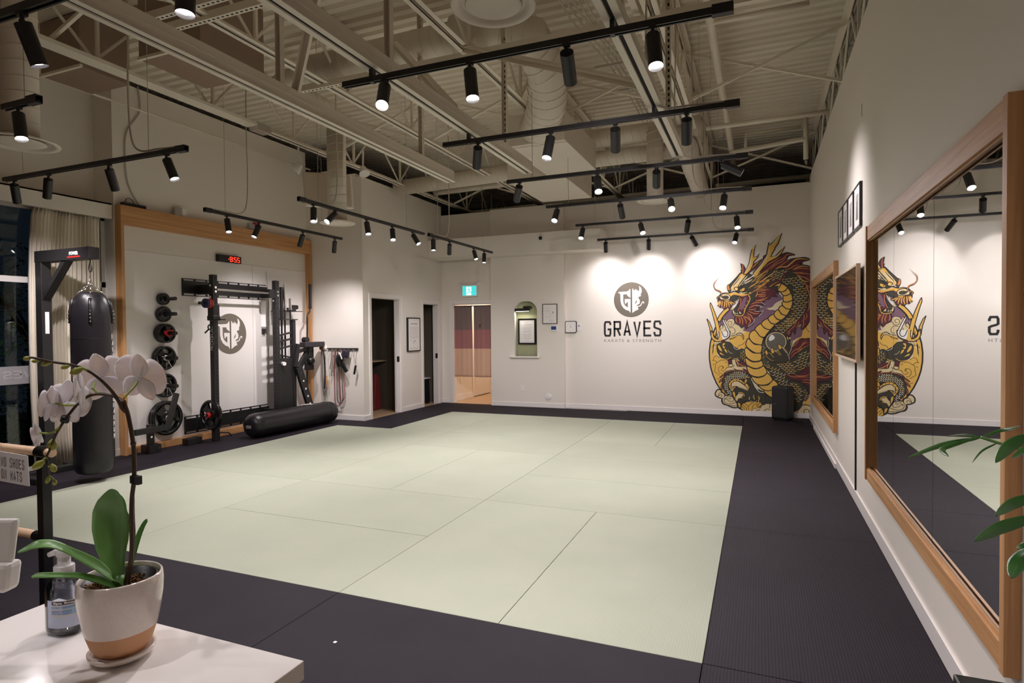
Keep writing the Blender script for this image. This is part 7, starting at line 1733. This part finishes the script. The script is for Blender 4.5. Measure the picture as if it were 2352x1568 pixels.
wrap_patch('label_band', -.024, .024, .0605, .0665, navy, .0007, lb)
for v0, v1 in ((.0668, .0675), (.0590, .0598), (.0515, .0523), (.0405, .0415)): wrap_patch('gold_line', -.024, .024, v0, v1, gold, .0008, lb)
wrap_patch('blue_patch', -.005, .026, .042, .0585, mat('light_blue_patch', srgb(150, 182, 214), .35), .0006, lb)
wrap_text('brand_letters', 'Spa Soap', -.021, .0612, .040, .0046, M['white'], .0011, lb, .0004)
wrap_text('label_letters', 'INSTANT HAND SANITIZER', -.024, .0545, .046, .0026, blue, .0011, lb, .0001); wrap_text('label_letters', 'DESINFECTANT POUR', -.024, .0475, .034, .0024, blue, .0011, lb, .0001); wrap_text('label_letters', 'MAINS MOISTURANT', -.024, .0437, .034, .0024, blue, .0011, lb, .0001)
# ------------------------------------------------------------------ white card terminal stand at the very left
t = thing('tablet_stand', 'white tablet on a white stand cut off by the left edge of the picture', 'tablet', (-1.29, .40, ZC))
yaw = Vector((math.cos(R(22.41)), math.sin(R(22.41)), 0)); fwv = Vector((-math.sin(R(22.41)), math.cos(R(22.41)), 0))
P0 = Vector(CARD[0]); P1 = Vector(CARD[1]); up_ = (P0-P1).normalized(); sx = yaw; nn = sx.cross(up_).normalized()
cN = (P0+P1)/2; H = (P0-P1).length
MB().obox(cN-sx*.12+up_*.0, (sx, nn, up_), (.12, .006, H/2)).build('tablet_slab', M['white'], t, .005)
MB().obox(cN-sx*.12-nn*.0065, (sx, nn, up_), (.112, .001, H/2-.006)).build('tablet_back', M['trim'], t, .002)
c2 = Vector(CARD[4])-Vector((0, 0, .022)); MB().obox(c2-sx*.105, (sx, nn, up_), (.107, .016, .024)).build('tray', M['white'], t, .008)
MB().bar(Vector(CARD[5])-sx*.06, Vector((-1.31, .42, ZC+.004)), .05, .03).build('stand_neck', M['white'], t, .006); MB().cyl((-1.30, .42, ZC), (-1.30, .42, ZC+.008), .045, n=32).build('stand_foot', M['white'], t, .002)
# ------------------------------------------------------------------ low railing with wooden rails and a notice
t = thing('railing', 'low black railing post with two pale round wooden rails left of the orchid', 'railing', (-3.23, 1.82, 0))
px0, px1, py0, py1 = -3.252, -3.208, 1.80, 1.844; zt = .923; zl = .505
MB().box(px0, px1, py0, py1, 0, zt).build('post', M['blackgloss'], t, .002)
MB().cyl((px0-.012, py0+.022, zt), (px1+.012, py0+.022, zt), .030, n=28).build('rail_socket', M['blackgloss'], t)
MB().cyl((px0-.055, py0+.022, zl), (px0, py0+.022, zl), .024, n=28).build('rail_socket', M['blackgloss'], t)
MB().cyl((-6.4, py0+.022, zt), (px1+.045, py0+.022, zt), .0215, n=24).build('wooden_rail', M['pale_x'], t); MB().cyl((-6.4, py0+.022, zl), (px0-.05, py0+.022, zl), .0215, n=24).build('wooden_rail', M['pale_x'], t)
MB().box(-6.44, -6.40, py0, py1, 0, zt).build('post', M['blackgloss'], t, .002); MB().box(px0-.10, px1+.10, py0-.02, py1+.02, 0, .008).build('foot_plate', M['blackgloss'], t, .001)
t = thing('notice_card', 'white card reading NO SHOES ON MATS hanging from the upper wooden rail', 'notice', (-3.42, 1.795, .92))
card = [(-3.545, .912), (-3.305, .905), (-3.296, .756), (-3.575, .762)]
MB().prism([(x, z) for x, z in card], 1.792, 1.796, 'y').build('card', M['paper'], t)
for x in (-3.53, -3.33): MB().tube([(x, 1.794, .905), (x, 1.80, .948), (x, 1.84, .947), (x, 1.796, .905)], .0012, 5).build('tie', M['white'], t)
stroke_text('letters', 'NO SHOES', -3.52, -3.33, .836, .884, .0058, lambda u, v: (u, 1.7915, v-.03*(u+3.43)), M['greyink'], t, gap=.3)
stroke_text('letters', 'ON MATS', -3.52, -3.35, .774, .822, .0058, lambda u, v: (u, 1.7915, v-.03*(u+3.43)), M['greyink'], t, gap=.3)
# ------------------------------------------------------------------ leafy plant reaching in from the right
pl1 = leafmat('glossy_leaf', srgb(34, 82, 34), srgb(70, 122, 52), .28)
t = thing('potted_plant', 'leafy green plant whose leaflets reach into view in front of the large mirror', 'plant', (.56, 1.12, 0))
for k, (b0, m0, t0, w0) in enumerate(LEAFLETS):
    n = Vector((-.25, -.6, .75)) if k not in (6, 9, 10, 12) else Vector((-.35, -.85, .35))
    b0, m0, t0 = Vector(b0), Vector(m0), Vector(t0); P = smooth_path([b0, m0, t0], 4); N = len(P)
    blade('leaflet', ([(p, w0*max(.06, math.sin(PI*(i/(N-1))**.85)**.8)) for i, p in enumerate(P)], tuple(n)), pl1, t, -.25, 8)
MB().tube(smooth_path(PSTEM, 4), .0032, 8).build('branch', m_leaf, t); MB().tube(smooth_path(PBR2, 4), .003, 8).build('branch', m_leaf, t)
pe = Vector(PSTEM[-1]); MB().tube([pe, Vector((pe.x+.03, pe.y, .9)), Vector((pe.x+.06, pe.y, .84))], [.006, .010, .014], 10).build('trunk', m_stem, t)
MB().lathe([(.001, .0), (.07, .0), (.085, .2), (.08, .2), (.07, .17), (.001, .17)], (pe.x+.06, pe.y, .696), 32).build('plant_pot', M['black'], t)
# dark console with black trays at the lower right edge
t = thing('console', 'black slab top of a low console in the lower corner beside the mirror wall', 'console', (.5, 1.5, 0))
MB().box(.415, .735, .9, 1.66, .665, .695).build('console_top', M['blackgloss'], t, .004); MB().box(.44, .735, .93, 1.63, .0, .665).build('console_body', M['black'], t, .004)
